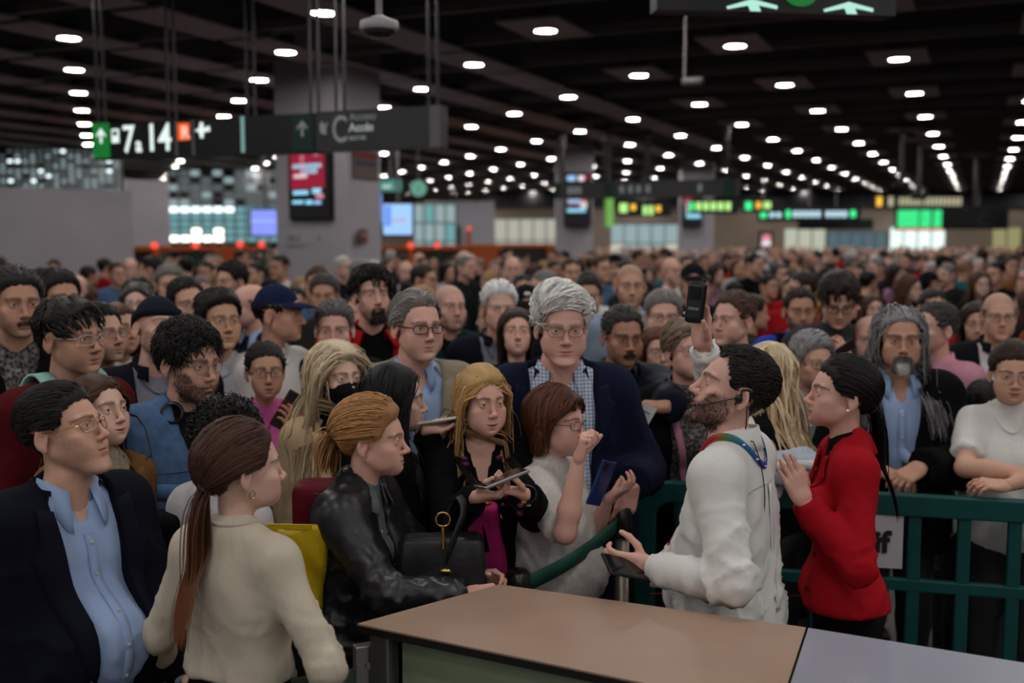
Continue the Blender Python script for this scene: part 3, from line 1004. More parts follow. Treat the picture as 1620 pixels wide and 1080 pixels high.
def add_eyes(F, root, iris, mat, look=(0, 0)):
    V, Q = unit_sphere(16, 12)
    ang = np.arccos(np.clip(-V[:, 1], -1, 1))
    C = np.where((ang < .24)[:, None], A3((.01, .01, .01)), np.where((ang < .52)[:, None], A3(iris), A3((.62, .58, .55))))
    R = rot('Z', math.radians(look[0])) @ rot('X', -math.radians(look[1]))
    for s_ in (-1, 1):
        P = (V * .0128) @ R.T + A3((s_ * EYE[0], EYE[1], EYE[2]))
        P = head_warp(P, {k: v for k, v in F.o.get('face', {}).items() if k == 'wide'})
        me = mesh_np('eye', F.head_pts(P, stiff=True), Q); set_col(me, C)
        link('eye', me, mat, root)
def hat_mesh(F, kind):
    """dome over the cranium; cap with a peak or knitted beanie with a turned-up band"""
    L = []
    nu, nv = 40, 14
    zb = .046 if kind == 'cap' else .026
    th = np.linspace(0, 1, nv + 1); ph = np.linspace(0, 2 * np.pi, nu, endpoint=False)
    rows = []
    for t in th:
        a = t * math.pi / 2
        zz = zb + (.128 - zb) * math.cos(a)
        kz = (zz - .028) / .100
        rr = math.sqrt(max(1 - min(kz, 1) ** 2, 0)) if zz > .028 else 1
        tilt = np.sin(ph) * 0
        x = .0835 * rr * np.cos(ph); y = .014 + .1025 * rr * np.sin(ph)
        z = zz - (.028 * np.clip(np.sin(ph), 0, 1) if kind == 'cap' else .035 * np.clip(np.sin(ph), -.25, 1)) * t ** 3
        rows.append(np.stack([x, y, z], 1))
    V = np.concatenate(rows)
    L.append((V, grid_faces(nv + 1, nu, True)[:, ::-1]))
    if kind == 'beanie':
        last = rows[-1]; c = np.array([0, .014, 0])
        b0 = last + (last - c) * A3((.05, .05, 0)); b1 = b0 + A3((0, 0, .034)); b2 = last + A3((0, 0, .034))
        L.append((np.concatenate([last, b0, b1, b2]), grid_faces(4, nu, True)[:, ::-1]))
    if kind == 'cap':
        n = 17; a = np.linspace(-1.15, 1.15, n)
        inn = np.stack([.0815 * np.sin(a), .014 - .1005 * np.cos(a), np.full(n, .050)], 1)
        ext = .085 * np.cos(a * 1.25).clip(0) ** .5
        out = inn + np.stack([np.sin(a) * ext * .25, -ext, -.022 * (1 - (a / 1.15) ** 2) - .020 * np.abs(a / 1.15) ** 2 * 1.0], 1)
        mid = (inn + out) / 2 + A3((0, 0, .003))
        top = np.concatenate([inn, mid, out]); bot = top - A3((0, 0, .003))
        L.append((np.concatenate([top, bot[2 * n:], bot[n:2 * n], bot[:n]]), grid_faces(6, n)[:, ::-1]))
        us, uq = unit_sphere(10, 6); L.append((us * .006 + A3((0, .014, .128)), uq))
    return merge(L)

# ------------------------------------------------------------------ garments' details
def ring_frame(F, th, r, z, cy=.012, ex=1.0):
    return np.stack([r * ex * np.sin(th), cy - r * np.cos(th), z], -1)
def cloth_z(F, fn, th, r, cy=.012):
    P0 = ring_frame(F, th, r, np.full(len(th), 1.60), cy)
    O = F.tp(P0); D = np.tile(F.tp([(0, 0, 0)])[0] - F.tp([(0, 0, 1)])[0], (len(th), 1))
    return F.ti(F.hit(fn, O, D, .35))[:, 2]
def shirt_collar(F, root, mat, gap=.32, r=.060, fall=.045, stand=.034, name='collar', point=.03, z0=1.462, spread=.02, fn=None):
    n = 41
    r = r * (1 + .85 * max(F.o.get('face', {}).get('neck', 0), 0))
    th = np.linspace(gap, 2 * np.pi - gap, n)
    fr = np.cos(th) * .5 + .5          # 1 at the front
    zb = z0 + .028 * (1 - fr) - .006 * fr
    if fn is not None:
        zc = cloth_z(F, fn, th, r + .006)
        zc = np.clip(zc, 1.425, 1.50)
        for _ in range(6): zc[1:-1] = (zc[:-2] + zc[1:-1] * 2 + zc[2:]) / 4
        zb = .6 * zb + .4 * zc
    end = np.exp(-((np.minimum(th - gap, 2 * np.pi - gap - th)) / .38) ** 2)
    rows = [ring_frame(F, th, r + .004, zb - .006), ring_frame(F, th, r * .985, zb + stand * (1 - .15 * fr)),
            ring_frame(F, th, r + .004, zb + stand * (1 - .15 * fr) + .002),
            ring_frame(F, th, r + spread * .6 + .010 * end, zb + stand * .45 - fall * .35 - point * .4 * end),
            ring_frame(F, th, r + spread + .018 * end, zb + stand * .4 - fall * .8 - point * end)]
    V = np.concatenate([F.tp(q) for q in rows])
    me = mesh_np(name, V, grid_faces(5, n)[:, ::-1])
    o = link(name, me, mat, root)
    m = o.modifiers.new('s', 'SOLIDIFY'); m.thickness = .0025; m.offset = 0
    return o
def crew_ring(F, root, mat, r=.066, z0=1.468, dip=.028, tube=.0055, name='neckband', ex=1.0, fn=None):
    th = np.linspace(0, 2 * np.pi, 40, endpoint=False)
    fr = np.cos(th) * .5 + .5
    r = r * (1 + .7 * max(F.o.get('face', {}).get('neck', 0), 0))
    rr = r + .004 * fr + dip * .35 * fr
    if fn is not None:
        zc = np.clip(cloth_z(F, fn, th, rr), 1.36, 1.53)
        for _ in range(5): zc = (zc * 2 + np.roll(zc, 1) + np.roll(zc, -1)) / 4
        path = F.tp(ring_frame(F, th, rr, zc))
    else:
        path = F.tp(ring_frame(F, th, r + .006 * fr, z0 + .022 - (dip + .022) * fr, ex=ex))
    V, Q = tube_np(path, tube * F.s, 6, True)
    return link(name, mesh_np(name, V, Q), mat, root)
def lapels(F, root, mat, fn, prof, zb, zt=1.455, lw=.070, notch=.72, name='lapel'):
    """prof(z) -> half opening; strips folded back beside the opening"""
    for sd in (-1, 1):
        n = 15
        zs = np.linspace(zb, zt, n); t = np.linspace(0, 1, n)
        x0 = np.array([prof(z) for z in zs])
        wv = lw * np.interp(t, [0, .15, notch, notch + .02, 1], [.12, .45, 1.0, .72, .55])
        cols = []
        for c in (0.0, .35, .7, 1.0):
            P = F.front(fn, np.stack([sd * (x0 + wv * c + .001), zs + .012 * c], 1), off=(.006 + .006 * math.sin(c * 3.1)) * F.s)
            cols.append(P)
        V = np.stack(cols, 1).reshape(-1, 3)
        q = grid_faces(n, 4)
        o = link(name, mesh_np(name, V, q if sd < 0 else q[:, ::-1]), mat, root)
        m = o.modifiers.new('s', 'SOLIDIFY'); m.thickness = .004; m.offset = 0
def front_strip(F, root, mat, fn, pts, width, name, off=.004, thick=.002):
    """flat strip lying on the front of a garment along torso-space (x, z) points"""
    pts = np.asarray(pts, f32)
    t = np.linspace(0, 1, 24); tt = np.linspace(0, 1, len(pts))
    c = np.stack([np.interp(t, tt, pts[:, 0]), np.interp(t, tt, pts[:, 1])], 1)
    d = np.gradient(c, axis=0); d = d / np.linalg.norm(d, axis=1, keepdims=True)
    nrm = np.stack([-d[:, 1], d[:, 0]], 1)
    cols = [F.front(fn, c + nrm * width * k, off * F.s) for k in (-.5, 0, .5)]
    V = np.stack(cols, 1).reshape(-1, 3)
    o = link(name, mesh_np(name, V, grid_faces(24, 3)), mat, root)
    m = o.modifiers.new('s', 'SOLIDIFY'); m.thickness = thick; m.offset = 0
    return o
def front_buttons(F, root, mat, fn, xz, r=.0055, name='button', off=.004):
    for p in F.front(fn, xz, off * F.s):
        b = MB(); b.lathe([(r * .9, -.0015), (r, 0), (r * .8, .0015)], 12, Matrix.Rotation(math.pi / 2, 3, 'X'))
        link(name, b.mesh(name, True), mat, root, loc=tuple(float(v) for v in p))

SHOE = None
def cloth_part(F, name, mat, root, h, seed, amp=.004, cut=None, wr=True, **kw):
    fn0 = lambda P: F.torso(P, **kw)
    fn = fn0 if cut is None else (lambda P: F.torso(P, cut=cut, **kw))
    lo, hi = F.box_of(kw.get('sleeve', 2.0), kw.get('hem', .86))
    V, Q = polygonize(fn, lo, hi, h)
    if wr and amp > 0:
        V = folds(F, V, vnormals(V, Q), seed, amp)
    o = link(name, mesh_np(name, V, Q), mat, root)
    return o, fn0
def v_open(prof, y0=.0):
    return lambda Q: np.maximum(np.abs(Q[:, 0]) - np.interp(Q[:, 2], prof[0], prof[1]), Q[:, 1] - y0)

LEGS = True
def build_person(o):
    """o: the figure's settings. Returns (root empty, Fig)."""
    global SHOE
    F = Fig(o)
    lod = o.get('lod', 1)
    seed = o.get('seed', 1)
    root = empty('person', F.loc, F.yaw)
    k = F.s
    # ---- body: head and neck, trunk and limbs, hands in one mesh
    V0, T0 = HEAD[lod]
    hw = head_warp(V0, o.get('face', {}))
    ho = dict(o.get('tone', {})); ho['lod'] = lod
    hc = head_colors(V0, ho)
    VV = [F.head_pts(hw)]; FF = [T0]; CC = [hc]; nb = len(V0)
    skin = A3(ho['skin'])
    def add(V, Q, C=None):
        nonlocal nb
        VV.append(V.astype(f32)); FF.append((Q + nb).astype(np.int32)); CC.append(np.tile(skin, (len(V), 1)) if C is None else C); nb += len(V)
    legs = [((sd * .088, .005, .90), (sd * .092, -.012, .50), (sd * .095, .02, .07)) for sd in (-1, 1)]
    def trunk(P):
        d = F.torso(P, off=-.022, sleeve=0, hem=.93)
        for sd in (-1, 1):
            d = np.minimum(d, cap(P, F.S[sd], F.E[sd], .030 * k, .020 * k))
            d = np.minimum(d, cap(P, F.E[sd], F.W[sd], .020 * k, .020 * k))
        for a, b, c in legs:
            d = smin(d, cap(P, A3(a) * k, A3(b) * k, .066 * k, .045 * k), .03)
            d = smin(d, cap(P, A3(b) * k, A3(c) * k, .045 * k, .032 * k), .03)
        return d
    lo, hi = F.box_of(2.0, .86); lo[2] = .0
    if lod < 2 or o.get('trunk', True):
        V, Q = polygonize(trunk, lo, hi, .040 if lod < 2 else .055)
        add(V, Q)
    if o.get('chest'):
        V, Q = polygonize(lambda P: F.torso(P, off=-.003, sleeve=0, hem=1.22), F.box_of(0.0, 1.22)[0], F.box_of(0.0, 1.22)[1], .011)
        add(V, Q)
    sl = o.get('bare')           # bare arms from this sleeve length on
    if sl is not None:
        def armf(P):
            d = None
            for sd in (-1, 1):
                fa = (1 + F.fat) / 2
                a = cap(P, F.S[sd], F.E[sd], .042 * k * fa, .035 * k * fa)
                v = F.W[sd] - F.E[sd]; m = F.E[sd] + v * .3
                b = smin(cap(P, F.E[sd], m, .034 * k * fa, .037 * k * fa), cap(P, m, F.W[sd], .037 * k * fa, .0235 * k * fa), .02)
                a = smin(a, b, .02)
                d = a if d is None else np.minimum(d, a)
            return d
        pts = np.array([F.S[1], F.S[-1], F.E[1], F.E[-1], F.W[1], F.W[-1]])
        V, Q = polygonize(armf, pts.min(0) - .08, pts.max(0) + .08, .011)
        add(V, Q)
    F.tips = {}
    if o.get('hands', F.loc.y < 4.9 or bool(o.get('arms'))) and lod < 2:
        for sd in (-1, 1):
            u, n, pose = F.hand[sd]
            u = u / np.linalg.norm(u); n = n - u * (n @ u); n = n / np.linalg.norm(n)
            hV, hQ, tips = hand_mesh(pose, o.get('hand_h', .0068 if lod else .0044))
            sc = (.86 if F.fem else .95) * (0.5 + 0.5 * k)
            mir = 1 if sd < 0 else -1      # template is a right hand (local x < 0)
            t = np.cross(u, n) * -1         # thumb axis for the right hand: Y = Z x X with Z = -n
            y = np.cross(-n, u) * mir
            Mx = np.stack([u, y, -n], 0).astype(f32)
            v = (hV * sc) @ Mx
            fd = F.W[sd] - F.E[sd]; fd = fd / np.linalg.norm(fd)
            wst = sstep(.012, -.022, hV[:, 0])[:, None]
            stub = np.minimum(hV[:, :1], 0) * sc * (fd - u)[None]
            yz = (hV * A3((0, 1, 1)) * sc) @ Mx
            yz2 = yz - (yz @ fd)[:, None] * fd
            v = v + stub + (yz2 - yz) * wst + F.W[sd]
            q = hQ if mir > 0 else hQ[:, ::-1]
            C = np.tile(skin, (len(v), 1)) * (1 - .25 * sstep(.09, .16, hV[:, 0]))[:, None] ** A3((.3, 1, 1))
            add(v, q, C)
            F.tips[sd] = [((a * sc) @ Mx + F.W[sd], d_ @ Mx, n) for a, d_ in tips]
            F.palm = getattr(F, 'palm', {}); F.palm[sd] = (A3((.07 * sc, 0, -.02)) @ Mx + F.W[sd], u, n, y * mir)
    me = mesh_np('body', np.concatenate(VV), FF); set_col(me, np.concatenate(CC))
    body = link('body', me, SKIN, root)
    if lod < 2:
        add_eyes(F, root, o.get('iris', (.06, .035, .02)), EYEM, o.get('look', (0, 0)))
    # ---- hair, beard, hat
    if o.get('hair'):
        V, Fc, C = hair_mesh(F, o['hair'], lod)
        me = mesh_np('hair', V, Fc); set_col(me, C)
        link('hair', me, HAIRM, root)
    if o.get('beard'):
        b = o['beard']
        Vb, Tb = HEAD[min(lod, 1)]; Nb = HEADN[min(lod, 1)]
        m = beard_mask(Vb, b.get('style', 'full'))
        kk = m > b.get('thr', .30)
        fk = kk[Tb].all(1); used = np.unique(Tb[fk]); idx = np.full(len(Vb), -1); idx[used] = np.arange(len(used))
        hwb = head_warp(Vb, o.get('face', {}))
        L_ = b.get('len', .006)
        Pv = hwb + Nb * ((m - b.get('thr', .30)) * L_ * (1 + .35 * waves(Vb, seed, 220)))[:, None]
        Pv = Pv[used]; Pv[:, 2] -= (m[used] * L_ * b.get('drop', .5)) * sstep(-.09, -.105, Vb[used][:, 2])
        c = A3(b['col'])[None] * (1 + .3 * waves(Vb[used] * A3((1, 1, .3)), seed + 1, 420))[:, None]
        if b.get('chin') is not None:
            w = (sstep(.030, .015, np.abs(Vb[used][:, 0])) * sstep(-.075, -.09, Vb[used][:, 2]))[:, None]; c = c * (1 - w) + A3(b['chin']) * w
        Fb = [idx[Tb[fk]].astype(np.int32)]; Vbd = Pv
        if b.get('hairs', True):
            rb = np.random.RandomState(seed)
            pr = np.clip(m, 0, 1) ** 1.5; pick = rb.choice(len(Vb), b.get('n', 900 if lod == 0 else 350), p=pr / pr.sum())
            rt = hwb[pick] + rb.normal(size=(len(pick), 3)) * .0018
            dv = Nb[pick] * .5 + A3((0, -.1, -.8)) + rb.normal(size=(len(pick), 3)) * .25
            dv = dv / np.linalg.norm(dv, axis=1, keepdims=True)
            hl_ = (L_ * 1.6 + .004) * rb.uniform(.7, 1.2, (len(pick), 1))
            Ps = np.stack([rt, rt + dv * hl_ * .5, rt + (dv + A3((0, .1, -.25))) * hl_], 1).astype(f32)
            RV, RQ, per = ribbons(Ps, .0022 if lod == 0 else .0034, .3)
            cc = np.repeat(A3(b['col'])[None] * rb.uniform(.6, 1.5, (len(pick), 1)), per, 0)
            if b.get('chin') is not None:
                w = (sstep(.030, .015, np.abs(RV[:, 0])) * sstep(-.075, -.09, RV[:, 2]))[:, None]; cc = cc * (1 - w) + A3(b['chin']) * w
            if b.get('shell', True):
                Fb.append((RQ + len(Vbd)).astype(np.int32)); Vbd = np.concatenate([Vbd, RV]); c = np.concatenate([c, cc])
            else:
                Fb = [RQ]; Vbd = RV; c = cc
        me = mesh_np('beard', F.head_pts(Vbd), Fb); set_col(me, np.clip(c, 0, 1))
        link('beard', me, HAIRM, root)
    if o.get('hat'):
        V, Q = hat_mesh(F, o['hat']['kind'])
        link('hat' if o['hat']['kind'] == 'beanie' else 'cap', mesh_np('hat', F.head_pts(V, stiff=True), Q), o['hat']['mat'], root)
    if o.get('glasses'):
        add_glasses(F, root, o['glasses'])
    # ---- clothes
    hq = o.get('h', {0: .0110, 1: .019 if F.loc.y < 4.9 else .023, 2: .030}[lod])
    t = o['top']
    kw = dict(off=t.get('off', .004), sleeve=t.get('sleeve', 1.93), hem=t.get('hem', .86), loose=t.get('loose', .006), flare=t.get('flare', 0), arm_off=t.get('arm_off', .0))
    top, fn_top = cloth_part(F, t.get('name', 'shirt'), t['mat'], root, hq * (1.35 if o.get('jacket') else 1), seed, amp=t.get('amp', .0035), cut=v_open(t['vcut'], .0) if t.get('vcut') else None, **kw)
    F.fn_top = fn_top; F.top = top
    nk = t.get('neck', 'crew')
    if lod < 2:
        if nk == 'crew': crew_ring(F, top, t.get('trim', t['mat']), r=t.get('nr', .060), dip=t.get('dip', .028), fn=fn_top)
        elif nk == 'turtle': shirt_collar(F, top, t.get('trim', t['mat']), gap=.02, r=.060, fall=.03, stand=.05, point=0, name='roll_neck')
        elif nk == 'shirt': shirt_collar(F, top, t.get('trim', t['mat']), gap=t.get('gap', .36), fn=fn_top, **t.get('ckw', {}))
        if nk == 'shirt' and t.get('placket', True):
            front_strip(F, top, t.get('pmat', t['mat']), fn_top, [(0, t.get('hem', .86) + .01), (0, 1.365 if t.get('vcut') else 1.42)], .028, 'placket', off=.003)
            front_buttons(F, top, t.get('bmat', BUTTON), fn_top, [(0, z) for z in np.arange(1.0, 1.37 if t.get('vcut') else 1.42, .085)], off=.006)
    j = o.get('jacket')
    if j:
        prof = j.get('open', ([.5, 1.05, 1.46], [.02, .02, .085]))
        kw = dict(off=j.get('off', .020), sleeve=j.get('sleeve', 1.95), hem=j.get('hem', .80), loose=j.get('loose', .014), flare=j.get('flare', .012), arm_off=j.get('arm_off', .0))
        jo, fn_j = cloth_part(F, j.get('name', 'jacket'), j['mat'], root, hq, seed + 11, amp=j.get('amp', .004), cut=v_open(prof, .02), **kw)
        F.fn_j = fn_j; F.jacket = jo
        pf = lambda z: float(np.interp(z, prof[0], prof[1]))
        if lod < 2:
            if j.get('lapel', True):
                lapels(F, jo, j.get('lmat', j['mat']), fn_j, pf, j.get('lz', 1.08), lw=j.get('lw', .068), zt=j.get('lzt', 1.44))
            c = j.get('collar', 'coat')
            if c == 'coat': shirt_collar(F, jo, j.get('cmat', j['mat']), gap=j.get('cgap', .95), r=j.get('cr', .073), fall=.050, stand=j.get('cs', .030), point=.01, spread=.028, z0=1.458)
            elif c == 'zip': shirt_collar(F, jo, j.get('cmat', j['mat']), gap=j.get('cgap', .5), r=.070, fall=.02, stand=.055, point=0, spread=.012, z0=1.455)
            elif c == 'hood':
                shirt_collar(F, jo, j.get('cmat', j['mat']), gap=j.get('cgap', .6), r=.078, fall=.06, stand=.045, point=.0, spread=.045, z0=1.445, name='hood')
    # ---- trousers and shoes
    if LEGS and o.get('legs', True):
        tm = o.get('trousers', TROUSER)
        def tro(P):
            d = cap(P, A3((-.07, .012, .955)) * k, A3((.07, .012, .955)) * k, .112 * k * F.fat, flat=(1, 1.0, 1))
            for a, b, c in legs:
                d = smin(d, cap(P, A3(a) * k, A3(b) * k, .088 * k * F.fat, .066 * k), .03)
                d = smin(d, cap(P, A3(b) * k, A3(c) * k, .066 * k, .056 * k), .03)
            hw = o.get('waist', 1.0)
            if hw > 1.02: d = smin(d, cap(P, A3((-.055, .006, hw - .02)) * k, A3((.055, .006, hw - .02)) * k, .080 * k * F.fat), .06)
            d = np.maximum(d, P[:, 2] - hw * k)
            return np.maximum(d, .035 - P[:, 2])
        V, Q = polygonize(tro, (-.28 * k, -.22 * k, -.02), (.28 * k, .24 * k, (o.get('waist', 1.0) + .05) * k), .034 if lod < 2 else .045)
        link('trousers', mesh_np('trousers', V, Q), tm, root)
        if SHOE is None:
            def shf(P):
                d = cap(P, (0, .05, .035), (0, -.13, .028), .040, .036, flat=(1, 1, 1))
                d = smin(d, cap(P, (0, .045, .05), (0, .045, .095), .042, .044), .03)
                return np.maximum(d, .001 - P[:, 2])
            V, Q = polygonize(shf, (-.08, -.21, -.012), (.08, .13, .15), .012)
            SHOE = mesh_np('shoe', V, Q); SHOE.materials.append(SHOEM)
        for sd in (-1, 1):
            so = link('shoe', SHOE, None, root, loc=(sd * .095 * k, .005, 0))
            so.rotation_euler = (0, 0, sd * .12); so.scale = (k, k, k)
    tag(root, o.get('label'), o.get('cat', 'person'), o.get('group'))
    return root, F

# ------------------------------------------------------------------ shared materials of people
SKIN = pm('skin', (1, 1, 1), rough=.50, spec=.35, attr=True, bump=.06, bscale=260)
SKIN.node_tree.nodes['Principled BSDF'].inputs['Subsurface Weight'].default_value = 0.0
EYEM = pm('eye_surface', (1, 1, 1), rough=.12, spec=.5, attr=True)
HAIRM = pm('hair_fibre', (1, 1, 1), rough=.45, spec=.3, attr=True, noise=.35, nscale=500, bump=.15, bscale=420)
BUTTON = pm('button_pearl', (.55, .55, .52), rough=.3)
TROUSER = pm('trouser_dark', srgb(34, 34, 40), rough=.85)
SHOEM = pm('shoe_black', (.02, .02, .02), rough=.4)
GLASS = pm('lens_glass', (.9, .95, .95), rough=.03, spec=.6, alpha=.04)
def cloth(name, rgb, rough=.85, noise=.10, nscale=14, bump=.05, bscale=700, sheen=0, spec=.15, wr=.14, wscale=13, **kw):
    m = pm(name, srgb(*rgb), rough=rough, noise=noise, nscale=nscale, bump=bump, bscale=bscale, sheen=sheen, spec=spec, **kw)
    if wr and 'wrinkle' not in m.node_tree.nodes:
        N, L = nodes_of(m)
        tc = N.new('ShaderNodeTexCoord'); mp = N.new('ShaderNodeMapping'); mp.inputs['Scale'].default_value = (1, 1, .45); mp.inputs['Rotation'].default_value = (.3, .5, 0)
        L.new(tc.outputs['Object'], mp.inputs['Vector'])
        nz = N.new('ShaderNodeTexNoise'); nz.name = 'wrinkle'; nz.inputs['Scale'].default_value = wscale; nz.inputs['Detail'].default_value = 4; nz.inputs['Distortion'].default_value = .9; nz.inputs['Roughness'].default_value = .45
        L.new(mp.outputs[0], nz.inputs['Vector'])
        ab = N.new('ShaderNodeMapRange'); ab.inputs['From Min'].default_value = .35; ab.inputs['From Max'].default_value = .65
        L.new(nz.outputs['Fac'], ab.inputs['Value'])
        bp = N.new('ShaderNodeBump'); bp.inputs['Strength'].default_value = wr; bp.inputs['Distance'].default_value = .02
        L.new(ab.outputs[0], bp.inputs['Height'])
        b = N['Principled BSDF']
        if b.inputs['Normal'].links: L.new(b.inputs['Normal'].links[0].from_socket, bp.inputs['Normal'])
        L.new(bp.outputs[0], b.inputs['Normal'])
    return m
S_FAIR = srgb(226, 184, 166); S_MED = srgb(212, 164, 142); S_TAN = srgb(196, 148, 124); S_DARK = srgb(176, 128, 106); S_PINK = srgb(224, 174, 158)
H_BLACK = srgb(22, 18, 17); H_DBROWN = srgb(44, 30, 24); H_BROWN = srgb(78, 50, 34); H_GINGER = srgb(140, 88, 48); H_BLOND = srgb(176, 138, 90)
H_GREY = srgb(128, 124, 122); H_WHITE = srgb(205, 202, 200); H_DGREY = srgb(74, 68, 66)
# ================================================================== THE HALL
CEIL = CAM_H + 2.0
TH = math.radians(23.5)
DA = Vector((math.sin(TH), math.cos(TH), 0)); DB = Vector((math.cos(TH), -math.sin(TH), 0))
def uv(u, v, z): return DA * u + DB * v + Vector((0, 0, z))
def uv_of(p): return Vector(p).dot(DA), Vector(p).dot(DB)
MT = Matrix(((DB.x, DA.x, 0), (DB.y, DA.y, 0), (0, 0, 1)))     # local x along DB, y along DA

m_floor = pm('floor_stone', srgb(84, 80, 78), rough=.35, noise=.12, nscale=3)
m_ceil = pm('ceiling_void', (.010, .010, .011), rough=.9)
m_rail = pm('ceiling_rail', srgb(120, 114, 112), rough=.6)
m_panel = pm('ceiling_panel', srgb(186, 174, 172), rough=.7)
m_white = pm('wall_white', srgb(184, 178, 186), rough=.8, noise=.05, nscale=2)
m_beige = pm('wall_beige', srgb(150, 132, 118), rough=.8, noise=.06, nscale=2)
m_black = pm('sign_black', (.012, .012, .014), rough=.45)
m_grey = pm('sign_grey', srgb(66, 66, 70), rough=.4)
m_steel = pm('brushed_steel', srgb(160, 160, 158), rough=.35, metal=.9)
m_rod = pm('rod_dark', srgb(58, 55, 58), rough=.5)
m_pole = pm('pole_grey', srgb(120, 118, 118), rough=.5)
m_lamp = emit_mat('lamp_glow', (1.0, .97, .93), 98.0)
m_ring = pm('lamp_ring', srgb(210, 205, 200), rough=.5)

tag(MB().box((0, 26, -.05), (80, 80, .1)).build('floor', m_floor), 'wide stone floor of the station hall hidden under the crowd', 'floor', kind='structure')
ceil = MB().box((0, 26, CEIL + .75), (80, 80, .1)).build('ceiling', m_ceil)
tag(ceil, 'black open ceiling void above the rails and downlight panels', 'ceiling', kind='structure')
rail_me = None
U0, V0_ = 11.37, -2.42
DU, DV = 1.545, 1.50
def in_view(p, m=1.0):
    return p.y > 2.5 and abs(p.x) < .50 * p.y + m
for i in range(-4, 27):
    u = U0 + DU * i + .72
    c = uv(u, u * math.tan(TH) * -1.0 * .0, CEIL + .12)
    # a rail long enough to cross the view
    half = min(26, 4 + .62 * u)
    mid = -.42 * u
    b = MB().box((0, 0, 0), (2 * half, .06, .09), MT)
    b.build('rail', m_rail, ceil, loc=None).location = uv(u, mid, CEIL + .10) - Vector((0, 0, 0))
pan_s = MB().box((0, 0, 0), (.62, .98, .02), MT).mesh('panel'); pan_s.materials.append(m_panel)
pan_l = MB().box((0, 0, 0), (.55, 1.40, .02), MT).mesh('panel'); pan_l.materials.append(m_panel)
ring_me = MB().lathe([(.128, .0), (.128, -.012), (.108, -.014), (.106, .0)], 20).mesh('trim_ring', True); ring_me.materials.append(m_ring)
_n = 12
lamp_me = MB().add([(.106 * math.cos(2 * math.pi * k / _n), .106 * math.sin(2 * math.pi * k / _n), 0) for k in range(_n)], [tuple(reversed(range(_n)))]).mesh('glowing_lens')
lamp_me.materials.append(m_lamp)
can_me = MB().lathe([(.11, .0), (.11, .13), (.05, .16)], 12).mesh('housing', True); can_me.materials.append(m_rail)
n_lamps = 0
for i in range(-14, 30):
    for j in range(-9, 24):
        u = U0 + DU * i; v = V0_ - DV * j
        p = uv(u, v, CEIL)
        seen = in_view(p, .8) and p.y < 60
        near = -15 < p.y < 7 and abs(p.x) < 11
        left = v < -4.6
        if (seen and (left and u < 24 or (i + j) % 2 == 0)):
            link('panel', pan_l if left else pan_s, None, ceil, loc=p + Vector((0, 0, .012)))
        if (i + j) % 2: continue
        if not (seen or near): continue
        if p.y > 50: continue
        if p.y > 13 and p.x < -.235 * p.y - 1.5 and p.y < 24 and False: continue
        e = empty('downlight', p)
        r_ = link('trim_ring', ring_me, None, e); link('glowing_lens', lamp_me, None, e, loc=(0, 0, -.006))
        if seen and p.y < 20: link('housing', can_me, None, e, loc=(0, 0, .02))
        tag(e, 'round white recessed downlight glowing in the dark ceiling grid', 'downlight', 'ceiling downlights')
        n_lamps += 1
print('lamps', n_lamps)

# ------------------------------------------------------------------ walls, glazing, columns
def quad_wall(name, p0, p1, z0, z1, mat, th=.12, label=None, cat='wall'):
    a, b = Vector((p0[0], p0[1], 0)), Vector((p1[0], p1[1], 0))
    n = (b - a).normalized().cross(Vector((0, 0, 1))) * -th
    o = MB().hexa([a + Vector((0, 0, z0)), b + Vector((0, 0, z0)), b + n + Vector((0, 0, z0)), a + n + Vector((0, 0, z0)),
                   a + Vector((0, 0, z1)), b + Vector((0, 0, z1)), b + n + Vector((0, 0, z1)), a + n + Vector((0, 0, z1))]).build(name, mat)
    return tag(o, label, cat, kind='structure')
def X(px, Y): return (px - 810) / FPX * Y
quad_wall('wall_left', (X(-260, 12.6), 12.6), (X(214, 15.0), 15.0), 0, 2.66, m_white, label='plain white partition wall behind the crowd under the track sign')
quad_wall('wall_recess', (X(205, 20), 20), (X(272, 20.5), 20.5), 0, 3.1, m_white, label='narrow pale wall beside the bright glazing')
quad_wall('wall_back', (X(770, 46), 46), (X(1900, 46), 46), 0, 3.35, m_beige, label='far beige wall with shopfronts across the hall')
quad_wall('wall_fascia', (X(770, 45.8), 45.8), (X(1900, 45.8), 45.8), 3.35, 4.7, pm('fascia_dark', srgb(40, 38, 40), rough=.7), label='dark fascia above the far beige wall')
quad_wall('wall_centre', (X(672, 33), 33), (X(782, 33), 33), 0, 3.15, m_white, label='pale wall behind the blue screens', th=.4)
quad_wall('wall_side', (-18, 24.2), (-18, 62), 0, 4.7, m_beige, label='far side wall of the hall')
quad_wall('wall_end', (-18, 52), (X(790, 52), 52), 0, 4.7, m_beige, label='end wall far behind the glazing')

def glazing(name, pxa, pxb, Y, z0, z1, nx, nz, label, brights, seed):
    """glazed screen wall: mullions as frame, each pane its own part lit by daylight behind"""
    r = random.Random(seed)
    xa, xb = X(pxa, Y), X(pxb, Y)
    root = empty(name, ((xa + xb) / 2, Y, 0))
    f = MB()
    for i in range(nx + 1):
        f.box((xa + (xb - xa) * i / nx - (xa + xb) / 2, 0, (z0 + z1) / 2), (.05, .08, z1 - z0))
    for k in range(nz + 1):
        f.box((0, 0, z0 + (z1 - z0) * k / nz), (xb - xa, .06, .05))
    f.build('window_frame', m_pole, root)
    for i in range(nx):
        for k in range(nz):
            t = (k + .5) / nz
            m = brights(i / max(nx - 1, 1), t, r)
            w = (xb - xa) / nx - .05; hgt = (z1 - z0) / nz - .05
            MB().box((xa + (xb - xa) * (i + .5) / nx - (xa + xb) / 2, .01, z0 + (z1 - z0) * t), (w, .02, hgt)).build('pane', m, root)
    return tag(root, label, 'window', kind='structure')
g_hi = emit_mat('daylight_bright', (.80, .95, 1.0), 2.2)
